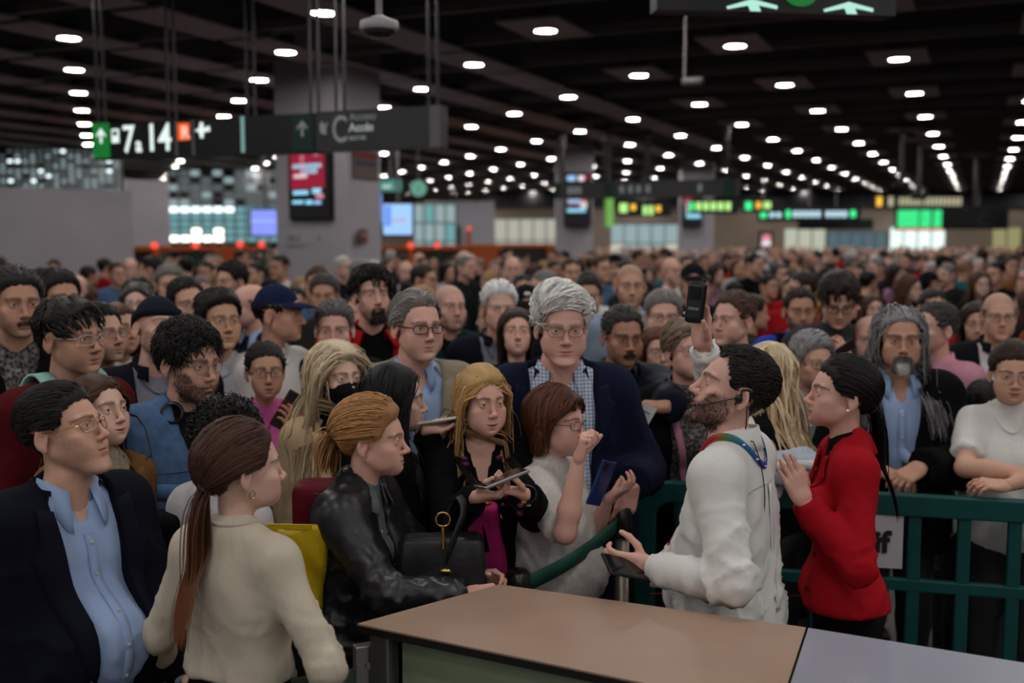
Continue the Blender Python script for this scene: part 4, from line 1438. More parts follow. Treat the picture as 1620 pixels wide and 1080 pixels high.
g_mid = emit_mat('daylight_mid', (.50, .68, .70), .55)
g_cy = emit_mat('daylight_cyan', (.25, .62, .66), .55)
g_lo = emit_mat('daylight_low', (.28, .34, .36), .30)
g_dk = pm('glass_dark', srgb(30, 36, 40), rough=.15)
g_warm = emit_mat('shop_glow', (1.0, .97, .85), 3.2)
def br1(x, t, r):
    q = r.random()
    hi = .55 - .4 * abs(t - .25)
    return g_mid if q < hi else g_lo if q < .84 else g_dk if q < .93 else g_hi
glazing('window_1', -40, 198, 24, 2.9, 3.98, 20, 10, 'daylit glazed screen glinting above the white partition wall', br1, 3)
def br2(x, t, r):
    if x > .72 and .18 < t < .58: return g_cy
    if t < .10: return g_dk
    if t < .30: return g_warm if x < .45 and r.random() < .7 else g_cy
    if t < .42: return g_cy
    if t < .58: return g_hi if x < .6 else g_cy
    q = r.random()
    return g_lo if q < .5 else g_mid if q < .8 else g_dk
glazing('window_2', 270, 445, 31, 1.7, 3.98, 10, 11, 'bright cyan glazed concourse end with white shop lights', br2, 5)
g_shop = emit_mat('shop_window', (.86, .98, .86), .75)
g_shop2 = emit_mat('shop_window_warm', (1.0, .95, .80), .55)
def br3(x, t, r): return g_shop if r.random() < .75 else g_shop2
glazing('window_3', 655, 722, 31, .3, 3.0, 4, 5, 'pale green lit shopfront beside the blue screens', lambda x, t, r: g_mid if r.random() < .6 else g_cy, 6)
glazing('window_4', 782, 884, 40, .3, 2.75, 5, 3, 'cream lit shopfront between the pale wall and the column', lambda x, t, r: emit_mat('shop_cream', (.95, .95, .80), .42), 7)
glazing('window_5', 965, 1072, 43, .3, 2.6, 5, 3, 'mint lit shopfront behind the far column', lambda x, t, r: g_mid if r.random() < .7 else g_shop2, 8)
glazing('window_6', 1238, 1304, 45, .3, 2.45, 3, 2, 'cream shopfront under the light blue display', lambda x, t, r: emit_mat('shop_cream2', (.9, .95, .75), .5), 9)
glazing('window_7', 1306, 1400, 45, .3, 2.3, 5, 2, 'dim blue shopfront in the far wall', lambda x, t, r: emit_mat('shop_dim', (.3, .5, .6), .25), 10)
glazing('window_8', 1404, 1492, 45, .3, 2.5, 4, 2, 'bright white shopfront below the departure board', lambda x, t, r: emit_mat('shop_bright', (.85, 1, .95), 1.1), 11)
glazing('window_9', 1565, 1612, 45, .3, 2.5, 2, 2, 'yellow lit shopfront at the far end of the wall', lambda x, t, r: emit_mat('shop_yellow', (.8, .75, .35), .35), 12)
MB().box((0, 0, 1.6), (.5, .12, 1.6)).build('door_1', pm('door_dark', (.02, .03, .03)), None, (X(716, 32.9), 32.7, .0))
tag(bpy.data.objects['door_1'], 'dark narrow doorway in the pale wall behind the screens', 'door', kind='structure')

def column(name, pts, label, mat=m_white):
    P = [Vector((x, y, 0)) for x, y in pts]
    b = MB(); b.hexa(P + [p + Vector((0, 0, CEIL + .6)) for p in P])
    o = b.build(name, mat); tag(o, label, 'column', kind='structure'); return o
cA, cB, cC = Vector((X(440, 13.4), 13.4, 0)), Vector((X(552, 12.7), 12.7, 0)), Vector((X(604, 13.4), 13.4, 0))
column('column_near', [cA[:2], cB[:2], cC[:2], (cA + cC - cB)[:2]], 'big pale square column carrying the crimson information screen')
column('column_mid', [(X(880, 24), 24), (X(938, 24), 24), (X(938, 24), 24.8), (X(880, 24), 24.8)], 'pale column with a small black information screen in the far crowd')
column('column_far', [(X(1078, 30), 30), (X(1128, 30), 30), (X(1128, 30), 30.7), (X(1078, 30), 30.7)], 'farther pale column behind the green destination lights')

# ------------------------------------------------------------------ lettering and screens
def letters(txt, size, mat, parent, loc, M3, name='lettering', ext=.002, align='LEFT', bold=0.0, xs=1.0):
    c = bpy.data.curves.new(name, 'FONT'); c.body = txt; c.size = size; c.extrude = ext; c.align_x = align; c.align_y = 'BOTTOM_BASELINE'
    c.offset = bold
    tmp = bpy.data.objects.new('tmp_text', c); COL.objects.link(tmp)
    me = bpy.data.meshes.new_from_object(tmp.evaluated_get(bpy.context.evaluated_depsgraph_get()))
    bpy.data.objects.remove(tmp); bpy.data.curves.remove(c)
    me.name = name; me.materials.clear()
    o = link(name, me, mat, parent)
    o.matrix_local = Matrix.Translation(loc) @ M3.to_4x4() @ Matrix.Diagonal((xs, 1, 1, 1))
    return o
class Board:
    """flat sign or screen given by its two top corners' pixel columns and rows at real distances"""
    def __init__(s, name, pa, pb, Ya, Yb, hgt, mat, label, cat, depth=.12, group=None):
        a, b = at(pa[0], pa[1], Ya), at(pb[0], pb[1], Yb)
        b.z = a.z = (a.z + b.z) / 2
        s.a = a; s.w = (b - a).length; s.h = hgt
        ex = (b - a).normalized(); n = ex.cross(Vector((0, 0, 1))).normalized()   # towards the viewer
        s.root = empty(name, a)
        s.ex, s.n = ex, n
        s.M = Matrix((ex, Vector((0, 0, 1)), n)).transposed()     # local x right, y up, z to the viewer
        s.box('case', 0, 0, s.w, hgt, mat, depth=depth, z=-depth)
        tag(s.root, label, cat, group)
    def box(s, name, x, y, w, h, mat, depth=.006, z=0.0, parent=None):
        """x, y: from the top-left corner, y downwards"""
        b = MB().box((x + w / 2, -(y + h / 2), z + depth / 2), (w, h, depth))
        b.V = [s.M @ Vector(v) for v in b.V]
        return b.build(name, mat, parent or s.root)
    def poly(s, name, P, mat, depth=.006):
        b = MB().prism([(x, -y, .001) for x, y in P], (0, 0, depth))
        b.V = [s.M @ Vector(v) for v in b.V]
        return b.build(name, mat, s.root)
    def text(s, t, x, y, size, mat, **k):
        return letters(t, size, mat, s.root, s.M @ Vector((x, -y, .004)), s.M, **k)
    def arrow(s, x, y, z, mat, up=True):
        P = [(0, -.5), (.38, -.08), (.38, .10), (.09, -.16), (.09, .5), (-.09, .5), (-.09, -.16), (-.38, .10), (-.38, -.08)]
        q = 1 if up else -1
        s.poly('arrow', [(x + px_ * z, y + q * py_ * z) for px_, py_ in (P if q > 0 else P[::-1])], mat)
    def pole(s, x, top, r=.012, gap=.07):
        b = MB()
        for d in (-gap / 2, gap / 2):
            p = s.M @ Vector((x + d, 0, -.06)); b.tube([p, p + Vector((0, 0, top - s.a.z))], r, 8)
        b.build('hanger_rod', m_rod, s.root)
L_white = emit_mat('sign_white_lit', (.82, .96, .90), 1.0)
L_dim = emit_mat('sign_white_dim', (.55, .60, .58), .22)
L_green = emit_mat('sign_green_lit', (.01, .35, .05), .42)
L_orange = emit_mat('sign_orange_lit', (1.0, .12, .01), .95)
m_gdark = pm('sign_green_dark', srgb(16, 58, 44), rough=.4)
led_g = emit_mat('led_green', (.05, .95, .30), 1.2)
led_l = emit_mat('led_lime', (.55, 1.0, .30), 1.0)
led_y = emit_mat('led_amber', (1.0, .55, .05), 1.2)
led_b = emit_mat('led_ice', (.60, .88, 1.0), 1.0)
led_r = emit_mat('led_red', (1.0, .08, .05), 1.2)

# main hanging sign: 7 a 14
B = Board('hanging_sign', (147, 196), (500, 178), 8.8, 8.05, .29, m_black, 'long black hanging sign with green arrow and white 7 a 14 lettering', 'sign')
k = B.w / 353.0            # metres per photo pixel along the sign
B.box('green_panel', 0, .0, 28 * k, .275, L_green); B.arrow(14 * k, .10, .12, L_white)
bx = B.box('track_icon', 32 * k, .05, 12 * k, .11, L_white); B.box('track_icon_window', 34.5 * k, .068, 7 * k, .035, m_black, z=.003)
B.text('7', 50 * k, .235, .30, L_white, bold=.004, xs=.8); B.text('a', 72 * k, .235, .17, L_white, bold=.004, xs=.8); B.text('14', 88 * k, .232, .30, L_white, bold=.004, xs=.85)
B.box('divider', 137 * k, .01, 4 * k, .27, m_pole); B.box('divider', 164 * k, .01, 4 * k, .27, m_pole)
B.box('orange_panel', 142 * k, .03, 18 * k, .13, L_orange); B.text('R', 147 * k, .145, .13, L_white, bold=.003)
B.poly('plane_icon', [(169 * k, .09), (176 * k, .075), (178 * k, .03), (182 * k, .03), (183 * k, .075), (192 * k, .06), (193 * k, .10), (183 * k, .105), (182 * k, .15), (178 * k, .15), (176 * k, .105)], L_white)
B.box('end_light', 241 * k, .0, 5 * k, .27, emit_mat('sign_edge', (.35, .7, .65), .45))
B.box('green_panel', 318 * k, .0, 30 * k, .28, m_gdark); B.arrow(333 * k, .11, .12, L_dim)
for xx in (6, 125, 250, 345): B.pole(xx * k, CEIL + .72)
B2 = Board('hanging_sign', (500, 177), (696, 166), 8.05, 7.65, .29, m_grey, 'grey hanging sign with a letter C for access', 'sign')
k = B2.w / 196.0
B2.text('C', 26 * k, .225, .27, L_dim, bold=.003, xs=.7); B2.text('Acceso', 55 * k, .075, .075, L_dim); B2.text('Accés', 54 * k, .155, .085, emit_mat('sign_white_mid', (.7, .75, .75), .35), bold=.002); B2.text('access', 54 * k, .215, .055, L_dim, bold=.002)
B2.poly('person_icon', [(8 * k, .16), (6 * k, .10), (10 * k, .07), (14 * k, .10), (20 * k, .08), (16 * k, .13), (17 * k, .17)], L_dim)
B2.box('end_cap', 181 * k, .0, 15 * k, .29, m_pole, depth=.01)
for xx in (33, 180): B2.pole(xx * k, CEIL + .72)

# sign cut by the top of the picture
B = Board('arrow_sign', (1040, -66), (1420, -60), 5.0, 5.15, .235, m_black, 'black overhead sign with mint arrows and a green disc at the top edge', 'sign')
k = B.w / 380.0
m_mint = emit_mat('arrow_mint', (.55, 1.0, .85), .8)
for xx in (148, 302): B.poly('arrow', [((xx - 40) * k, .215), ((xx + 0) * k, .178), ((xx + 40) * k, .205), ((xx + 40) * k, .220), ((xx + 10) * k, .205), ((xx + 14) * k, .232), ((xx - 2) * k, .232), ((xx - 6) * k, .207), ((xx - 38) * k, .226)], m_mint)
B.poly('green_disc', [((225 + 26 * math.cos(t)) * k, .150 + .055 * math.sin(t)) for t in [2 * math.pi * i / 20 for i in range(20)]], L_green)
for xx in (60, 320): B.pole(xx * k, CEIL + .72)

def screen(name, pa, pb, Ya, Yb, hgt, label, mat, depth=.09, frame=.03, panes=None, cat='screen'):
    B = Board(name, pa, pb, Ya, Yb, hgt, m_black, label, cat, depth)
    g = B.box('display', frame, frame, B.w - 2 * frame, hgt - 2 * frame, mat)
    for (x, y, w, h, m) in panes or []:
        B.box('display_field', x * B.w, y * hgt, w * B.w, h * hgt, m, depth=.004, z=.006)
    return B
e_crim = emit_mat('screen_crimson', (.50, .015, .06), .55)
e_blue = emit_mat('screen_blue', (.16, .34, 1.0), .95)
e_blue2 = emit_mat('screen_sky', (.36, .62, 1.0), 1.0)
e_cy = emit_mat('screen_cyan', (.30, .75, 1.0), 1.0)
e_wh = emit_mat('screen_white', (.9, .85, .9), 1.0)
e_pink = emit_mat('screen_pink', (1.0, .35, .45), .7)
e_dk = emit_mat('screen_dark', (.02, .02, .03), .2)
def on_face(pa, pb, A_, B_):       # distances of two pixel columns on the column's face A-B
    def Yof(px):
        t0, t1 = (A_, B_)
        s_ = (px - 810) / FPX
        d = t1 - t0
        t = (s_ * t0.y - t0.x) / (d.x - s_ * d.y)
        return t0.y + d.y * t
    return Yof(pa) - .10, Yof(pb) - .10
Ya, Yb = on_face(455, 522, cA, cB)
B = screen('information_screen', (455, 218), (522, 216), Ya, Yb, .98, 'tall crimson and blue information screen on the big pale column', e_dk, depth=.055, panes=[
    (.07, .04, .80, .58, e_crim), (.12, .15, .20, .03, e_wh), (.30, .20, .10, .25, e_pink), (.62, .13, .14, .10, e_wh), (.12, .32, .68, .05, e_cy), (.30, .38, .40, .06, e_cy), (.14, .44, .32, .05, e_wh),
    (.12, .64, .36, .05, e_cy), (.58, .62, .2, .06, e_cy), (.66, .69, .18, .05, e_pink), (.10, .76, .26, .04, e_cy), (.42, .76, .16, .05, e_cy), (.62, .77, .16, .04, e_blue2)])
Ya, Yb = on_face(559, 598, cB, cC)
B = Board('wall_poster', (558, 238), (598, 238), Ya + .09, Yb + .09, .34, pm('poster_brown', srgb(110, 92, 88)), 'small brownish poster high on the column', 'poster', depth=.01)
B.box('poster_print', .02, .03, B.w - .06, .07, pm('poster_red', srgb(130, 40, 36))); B.box('poster_print', .05, .13, B.w - .1, .05, pm('poster_blue', srgb(60, 64, 100)))
B = Board('wall_notice', (570, 362), (588, 362), Ya + .09, Yb + .09, .17, pm('notice_red', srgb(120, 52, 44)), 'little red notice low on the column', 'notice', depth=.01)
B.box('notice_print', .02, .05, B.w - .04, .04, pm('notice_pale', srgb(170, 130, 120)))
mi = pm('column_mark', srgb(90, 88, 96))
Ya, Yb = on_face(460, 530, cA, cB)
B = Board('wall_lettering', (452, 366), (540, 366), Ya + .095, Yb + .06, .16, m_white, 'faint grey pictogram lettering low on the column', 'lettering', depth=.008)
for xx, w in ((.06, .02), (.12, .03), (.22, .02), (.60, .02), (.75, .05)):
    B.box('mark', xx * B.w, .04, w * B.w, .08, mi)
def tv_arm(B):
    p = B.M @ Vector((B.w / 2, 0, -.05)); MB().tube([p, p + Vector((0, 0, CEIL + .72 - B.a.z))], .025, 8).build('hanger_rod', m_pole, B.root)
B = screen('blue_screen', (562, 299), (605, 303), 14.4, 15.2, .46, 'blue monitor hanging in front of the column side', e_blue, panes=[(.15, .2, .1, .25, e_pink), (.5, .5, .3, .2, e_blue2)]); tv_arm(B)
B = screen('blue_screen', (603, 319), (655, 320), 17.0, 17.0, .54, 'larger sky blue monitor beside the column', e_blue2, panes=[(.3, .5, .45, .05, e_pink), (.1, .1, .2, .6, e_blue)]); tv_arm(B)
B = screen('blue_screen', (394, 329), (441, 329), 18.0, 18.0, .48, 'violet blue monitor against the cyan glazing', emit_mat('screen_violet', (.28, .34, 1.0), .95), panes=[(.05, .42, .9, .05, e_blue2)]); tv_arm(B)
def disc_sign(name, px, py, Y, rx, mat, label):
    p = at(px, py, Y); e = empty(name, p)
    MB().lathe([(rx, -.04), (rx, .04)], 28, Matrix.Rotation(math.pi / 2, 3, 'X')).build('disc', mat, e, smooth=False)
    MB().tube([(0, .0, rx * .9), (0, 0, CEIL + .72 - p.z)], .015, 8).build('hanger_rod', m_pole, e)
    letters('i', rx * 1.2, m_pole, e, Vector((-rx * .1, -.045, -rx * .4)), Matrix.Rotation(math.pi / 2, 3, 'X'))
    tag(e, label, 'sign')
disc_sign('round_sign', 662, 298, 19, .14, emit_mat('teal_lit', (.22, .55, .42), .55), 'round pale green hanging sign beside the blue monitors')
B = Board('shop_sign', (600, 284), (634, 284), 18, 18, .19, emit_mat('teal_sign', (.10, .45, .38), .5), 'small teal lit shop sign above the blue monitors', 'sign'); tv_arm(B)
B.text('eat', .05, .14, .12, L_white)
# far column screens
B = screen('information_screen', (893, 305), (935, 305), 23.8, 23.8, .72, 'small black information screen on the middle column', e_dk, depth=.195, panes=[(.1, .08, .75, .3, e_crim), (.12, .2, .5, .12, e_cy), (.6, .25, .25, .2, e_wh), (.1, .48, .7, .10, e_cy)])
B = screen('information_screen', (893, 273), (937, 273), 23.8, 23.8, .22, 'strip screen above the middle column sign', e_dk, depth=.195, panes=[(.1, .3, .3, .5, e_blue2), (.5, .3, .2, .5, e_wh), (.7, .2, .2, .5, e_crim)])
B = screen('information_screen', (1080, 307), (1112, 307), 29.8, 29.8, .88, 'crimson and cyan information screen on the far column', e_dk, depth=.195, panes=[(.1, .08, .4, .3, e_crim), (.2, .2, .5, .4, e_wh), (.2, .62, .7, .12, e_cy)])
B = screen('information_screen', (1201, 366), (1224, 366), 38, 38, .55, 'tiny pink and white advertising screen near the far wall', e_dk, panes=[(.2, .2, .6, .5, e_pink), (.2, .6, .6, .3, e_wh)])
p = B.M @ Vector((B.w / 2, -.5, -.05)); MB().tube([p, p - Vector((0, 0, B.a.z + p.z))], .04, 8).build('stand', m_pole, B.root)
# second hanging sign
B = Board('hanging_sign', (878, 289), (1167, 283), 20.5, 19.0, .30, m_grey, 'grey hanging sign with green squares in the middle of the hall', 'sign')
k = B.w / 289.0
for xx, w in ((0, 8), (82, 13), (268, 18)): B.box('green_panel', xx * k, 0, w * k, .30, m_gdark)
for xx in (22, 30, 38, 108, 122, 135, 150, 230): B.box('sign_mark', xx * k, .08, 6 * k, .13, L_dim)
for xx in (10, 84, 150, 270): B.pole(xx * k, CEIL + .72, .02)
B = Board('banner_sign', (957, 311), (971, 311), 20.2, 20.2, .56, emit_mat('lime_banner', (.30, .75, .16), .5), 'narrow vertical lime green lit banner', 'sign'); B.box('banner_edge', 0, 0, .02, .56, m_gdark); tv_arm(B)
# led boards
def led_board(pa, pb, Y, hgt, cells, label, name='led_display'):
    B = Board(name, pa, pb, Y, Y, hgt, m_black, label, 'display', depth=.15)
    for (x, y, w, h, m) in cells:
        n = max(1, int(w * B.w / .16))
        for q in range(n):
            B.box('lit_field', (x + w * q / n) * B.w, y * hgt, w * B.w / n * .72, h * hgt, m)
    p = B.M @ Vector((B.w * .5, 0, -.07)); MB().tube([p, p + Vector((0, 0, CEIL + .72 - B.a.z))], .03, 8).build('hanger_rod', m_pole, B.root)
    return B
led_board((976, 318), (1062, 318), 30, .42, [(.05, .15, .20, .6, led_l), (.26, .2, .12, .4, led_y), (.48, .3, .22, .6, led_l), (.72, .3, .12, .4, led_y)], 'lime and amber display beside the middle column')
led_board((1090, 315), (1168, 315), 27, .36, [(.02, .2, .10, .6, led_g), (.14, .2, .75, .55, led_l)], 'green and lime destination display in front of the far column')
led_board((1176, 315), (1240, 315), 33, .40, [(.05, .2, .22, .6, led_g), (.32, .2, .15, .5, led_y), (.5, .2, .25, .5, led_l)], 'green and amber display over the far concourse')
led_board((1200, 328), (1362, 328), 36, .46, [(.02, .25, .08, .5, led_g), (.11, .25, .13, .45, led_b), (.27, .2, .06, .55, led_g), (.34, .25, .28, .45, led_b), (.66, .25, .22, .45, led_b), (.90, .2, .07, .5, led_g)], 'long ice blue display strip over the far concourse')
led_board((1264, 346), (1382, 346), 37, .36, [(.85, .1, .12, .6, m_gdark)], 'unlit dark display under the ice blue strip')
B = led_board((1418, 330), (1502, 330), 40, .80, [], 'bright green departure board with rows of green text')
for q in range(7):
    for cc, w in ((.03, .40), (.46, .2), (.70, .16)):
        B.box('text_row', cc * B.w, (.08 + .115 * q) * .8, w * B.w, .065, led_g)
B.box('text_row', .05 * B.w, .74, .85 * B.w, .04, led_r)
led_board((1504, 330), (1596, 330), 40, .76, [], 'black sign with a faint letter C beside the departure board').text('C', 1.0, .6, .6, pm('dim_letter', srgb(70, 70, 74)))
B = led_board((1386, 309), (1526, 309), 42, .52, [(.01, .1, .08, .7, led_y), (.14, .1, .08, .7, emit_mat('cream_lit', (.9, .85, .55), .5)), (.26, .15, .72, .6, emit_mat('cream_lit', (.9, .85, .55), .5))], 'cream and yellow lit shop sign above the departure board', 'shop_sign')
# red traffic lights of the ticket gates, orange kiosks
m_or = pm('kiosk_orange', srgb(190, 90, 30), rough=.5)
for i, (px, py, Y) in enumerate([(246, 388, 17), (311, 388, 17.5), (381, 386, 18), (415, 387, 18), (650, 388, 19), (692, 388, 19), (742, 361, 30)]):
    p = at(px, py, Y); e = empty('gate_light', (p.x, p.y, 0))
    MB().box((0, 0, p.z / 2), (.10, .06, p.z - .06)).build('post', m_gdark if i % 2 else m_or, e)
    MB().lathe([(.055, 0), (.055, .04)], 14, Matrix.Rotation(math.pi / 2, 3, 'X')).build('red_lamp', led_r, e, (0, -.03, p.z))
    tag(e, 'ticket gate post with round red light ' + ['beside the white partition wall', 'before the cyan glazing', 'below the violet blue monitor', 'between the violet blue monitor and the big column', 'below the sky blue monitor', 'just past the sky blue monitor', 'far off before the pale wall'][i], 'gate', 'ticket gates')
for i, (px, Y, w, lab) in enumerate([(280, 18.5, 3.0, 'long orange topped ticket gate row beneath the cyan glazing'), (700, 20.0, 2.2, 'orange ticket machine row in front of the pale green shopfront'), (826, 26, 2.4, 'orange kiosk counter in front of the cream shopfront')]):
    e = empty('ticket_kiosk', (X(px, Y), Y, 0))
    MB().box((0, 0, .9), (w, .5, 1.8)).build('body', pm('kiosk_dark', srgb(44, 40, 38)), e); MB().box((0, -.02, 1.84), (w + .05, .56, .08)).build('orange_top', m_or, e)
    MB().box((w * .36, -.27, 1.35), (w * .22, .04, .9)).build('orange_panel', m_or, e)
    tag(e, lab, 'kiosk')

# ceiling cameras and stray hangers
p = at(600, 42, 5.0); e = empty('dome_camera', (p.x, p.y, p.z))
m_cam = pm('camera_white', srgb(190, 188, 192), rough=.4)
MB().tube([(0, 0, .03), (0, 0, CEIL + .7 - p.z)], .016, 12).build('drop_pipe', m_cam, e, smooth=True)
MB().lathe([(.02, .05), (.05, .035), (.088, .022), (.088, -.012), (.078, -.02)], 28).build('housing', m_cam, e, smooth=True)
MB().lathe([(.074, -.018), (.068, -.034), (.048, -.046), (.01, -.051)], 24).build('dark_dome', pm('dome_glass', (.02, .02, .025), rough=.08), e, smooth=True)
tag(e, 'white dome security camera on a drop pipe from the ceiling', 'camera')
p = at(1096, 128, 9.0); e = empty('bullet_camera', p)
MB().tube([(-.07, .05, .0), (.07, -.05, -.01)], .035, 12).build('housing', m_rail, e, smooth=True); MB().tube([(-.06, .05, .02), (-.06, .05, CEIL + .72 - p.z)], .012, 8).build('bracket', m_rail, e)
MB().lathe([(.028, 0), (.024, .01)], 12, Matrix.Rotation(math.pi / 2 - .1, 3, 'X') @ Matrix.Rotation(-.9, 3, 'Y'), (.073, -.053, -.01)).build('lens', m_black, e)
tag(e, 'small grey bullet camera mounted under the ceiling', 'camera')
for px, y0, y1, Y, lab in ((1426, 218, 292, 20, 'thin grey hanger pole with square ceiling plate'), (1453, 232, 312, 22, 'second grey hanger pole with square ceiling plate above the departure board'), (1542, 250, 330, 26, 'dark grey hanger pole beside the rightmost light row')):
    p = at(px, y1, Y); e = empty('hanger_pole', p)
    MB().tube([(0, 0, 0), (0, 0, CEIL + .72 - p.z)], .045, 10).build('pole', m_pole, e, smooth=True); MB().box((0, 0, CEIL - p.z), (.5, .5, .04)).build('ceiling_plate', m_panel, e)
    MB().box((0, 0, 0), (.3, .06, .1)).build('bracket', m_black, e)
    tag(e, lab, 'pole')

# ------------------------------------------------------------------ counter in front
CZ = 1.05
m_top = pm('counter_beige', srgb(166, 138, 120), rough=.38, noise=.04, nscale=8, spec=.4)
m_top2 = pm('counter_grey', srgb(150, 151, 166), rough=.35, noise=.03, nscale=6)
m_edge = pm('counter_edge', (.008, .008, .008), rough=.4)
m_front = pm('counter_front_glass', srgb(136, 148, 122), rough=.22, spec=.5)
A_ = atz(565, 986, CZ); B_ = atz(790, 924, CZ); C_ = atz(1275, 992, CZ)
ddir = (C_ - B_).normalized()
ndir = Vector((-ddir.y, ddir.x, 0))
if ndir.y > 0: ndir = -ndir
near0 = A_; 
D_ = atz(1020, 1080, CZ); sdir = (D_ - A_).normalized()
def seam(p, q, r_, s_):      # intersection of lines in plan
    d1 = q - p; d2 = s_ - r_
    t = ((r_.x - p.x) * d2.y - (r_.y - p.y) * d2.x) / (d1.x * d2.y - d1.y * d2.x)
    return p + d1 * t
S_ = atz(1246, 1080, CZ)
NS = seam(A_, D_, C_, S_)
NB = A_ + (NS - A_) * 0
def slab(name, P, z0, z1, mat, parent=None):
    P = [Vector((p.x, p.y, 0)) for p in P]
    if ((P[1] - P[0]).cross(P[2] - P[1])).z < 0: P = P[::-1]
    return MB().hexa([p + Vector((0, 0, z0)) for p in P] + [p + Vector((0, 0, z1)) for p in P]).build(name, mat, parent)
ce = empty('service_counter', ((A_.x + C_.x) / 2, (A_.y + C_.y) / 2, 0))
def off(o): o.location = -Vector(ce.location); return o
off(slab('counter_top', [A_, NS, C_, B_], CZ - .004, CZ, m_top, ce))
dn = (NS - A_).normalized(); ou = Vector((dn.y, -dn.x, 0)) * .004
off(slab('black_edge', [A_ + ou, NS + ou, C_, B_], CZ - .022, CZ - .004, m_edge, ce))
inn = Vector((-dn.y, dn.x, 0)) * .05
off(slab('front_panel', [A_ + inn + dn * .10, NS + inn - dn * .03, NS + inn * 1.8 - dn * .03, A_ + inn * 1.8 + dn * .10], .08, CZ - .022, m_front, ce))
off(slab('carcass', [A_ + inn * 1.9 + dn * .12, NS + inn * 1.9, C_ - inn, B_ - inn * .8 + dn * .10], .0, CZ - .022, m_edge, ce))
pp = A_ + inn * .75 + dn * .055
off(MB().box((pp.x, pp.y, (CZ - .022) / 2), (.055, .05, CZ - .03), Matrix.Rotation(math.atan2(dn.y, dn.x), 3, 'Z')).build('steel_post', m_steel, ce, bevel=.004))
tag(ce, 'beige topped service counter with black edge and pale green glass front', 'counter')
ce2 = empty('service_counter', C_ * 1.0); ce2.location.z = 0
E1 = atz(1640, 1051, CZ); E1 = C_ + (E1 - C_) * 2.2; N1 = NS + (E1 - C_)
def off2(o): o.location = -Vector(ce2.location); return o
g = (E1 - C_).normalized() * .006
off2(slab('counter_top', [NS + g, N1, E1, C_ + g], CZ - .004, CZ, m_top2, ce2)); off2(slab('black_edge', [NS + g, N1, E1, C_ + g], CZ - .022, CZ - .004, m_edge, ce2))
off2(slab('carcass', [NS + g + inn, N1 + inn, E1 - inn, C_ + g - inn], 0, CZ - .022, m_front, ce2))
tag(ce2, 'pale grey topped counter continuing past the seam', 'counter')
# dark glass gate left of the counter post
gp = pp - dn * .04
gq = atz(455, 1075, .93); gd = Vector((gq.x - gp.x, gq.y - gp.y, 0)).normalized()
ge = empty('glass_gate', (gp.x, gp.y, 0))
m_gate = pm('gate_glass', srgb(60, 74, 66), rough=.12, spec=.6)
gm_ = Matrix.Rotation(math.atan2(gd.y, gd.x), 3, 'Z')
MB().box(gd * .20 + Vector((0, 0, .50)), (.32, .014, .86), gm_).build('glass_panel', m_gate, ge)
MB().box(gd * .022 + Vector((0, 0, .94)), (.045, .03, .10), gm_).build('hinge', m_steel, ge, bevel=.003)
gn = Vector((gd.y, -gd.x, 0)); gn = gn if gn.y < 0 else -gn
for q in (.012, .036):
    c = gd * q + gn * .016 + Vector((0, 0, .94)); MB().tube([c, c + gn * .008], .008, 12).build('bolt', m_steel, ge)
tag(ge, 'dark green glass gate with steel hinge and bolts beside the counter', 'gate')
# ================================================================== THE PEOPLE ONE CAN TELL APART
c_navy = cloth('navy_wool', (15, 17, 31), noise=.06); c_black = cloth('black_wool', (8, 8, 9)); c_char = cloth('charcoal', (28, 28, 32))
c_lblue = cloth('light_blue_cotton', (158, 180, 220), noise=.04); c_white = cloth('white_cotton', (224, 222, 220), noise=.03)
c_cream = cloth('cream_knit', (204, 192, 174), noise=.05, bump=.12, bscale=500); c_tan = cloth('tan_suede', (120, 84, 48)); c_oat = cloth('oat_knit', (172, 156, 136), bump=.6, bscale=260, noise=.25, nscale=240)
c_denim = cloth('denim', (82, 110, 148), noise=.16, nscale=40, bump=.2, bscale=900); c_cord = cloth('dark_corduroy', (30, 29, 33))
c_red = cloth('red_wool', (170, 18, 32), noise=.05); c_dred = cloth('dark_red_knit', (84, 14, 22)); c_redj = cloth('red_softshell', (166, 22, 30))
c_turq = cloth('turquoise_cotton', (60, 160, 165)); c_grey = cloth('grey_jersey', (128, 128, 138)); c_olive = cloth('olive_canvas', (44, 44, 38)); c_pink = cloth('pink_cotton', (206, 96, 160))
c_dsuit = cloth('dark_suit', (19, 20, 26)); c_beige = cloth('beige_linen', (150, 140, 124), noise=.07); c_trench = cloth('sand_trench', (216, 186, 146), noise=.06)
c_leather = pm('black_leather', (.012, .012, .015), rough=.34, spec=.6, bump=.10, bscale=45, noise=.2, nscale=30); c_greyfelt = cloth('grey_felt', (96, 102, 108))
c_coat = cloth('navy_coat', (17, 23, 48), noise=.05); c_navy2 = cloth('navy_nylon', (18, 23, 42), rough=.55); c_bluej = cloth('royal_blue_softshell', (24, 66, 180)); c_lgrey = cloth('light_grey_knit', (176, 178, 186), noise=.08)
c_polo = cloth('pink_polo', (200, 140, 160)); c_sweat = cloth('melange_tee', (206, 200, 196), noise=.10, nscale=90); c_mask = cloth('black_mask', (10, 10, 11), rough=.7)
c_puff = cloth('white_puffer', (196, 192, 196), rough=.6); c_mint = cloth('mint_webbing', (150, 196, 186)); c_quilt = cloth('black_quilt', (17, 17, 22), rough=.5)
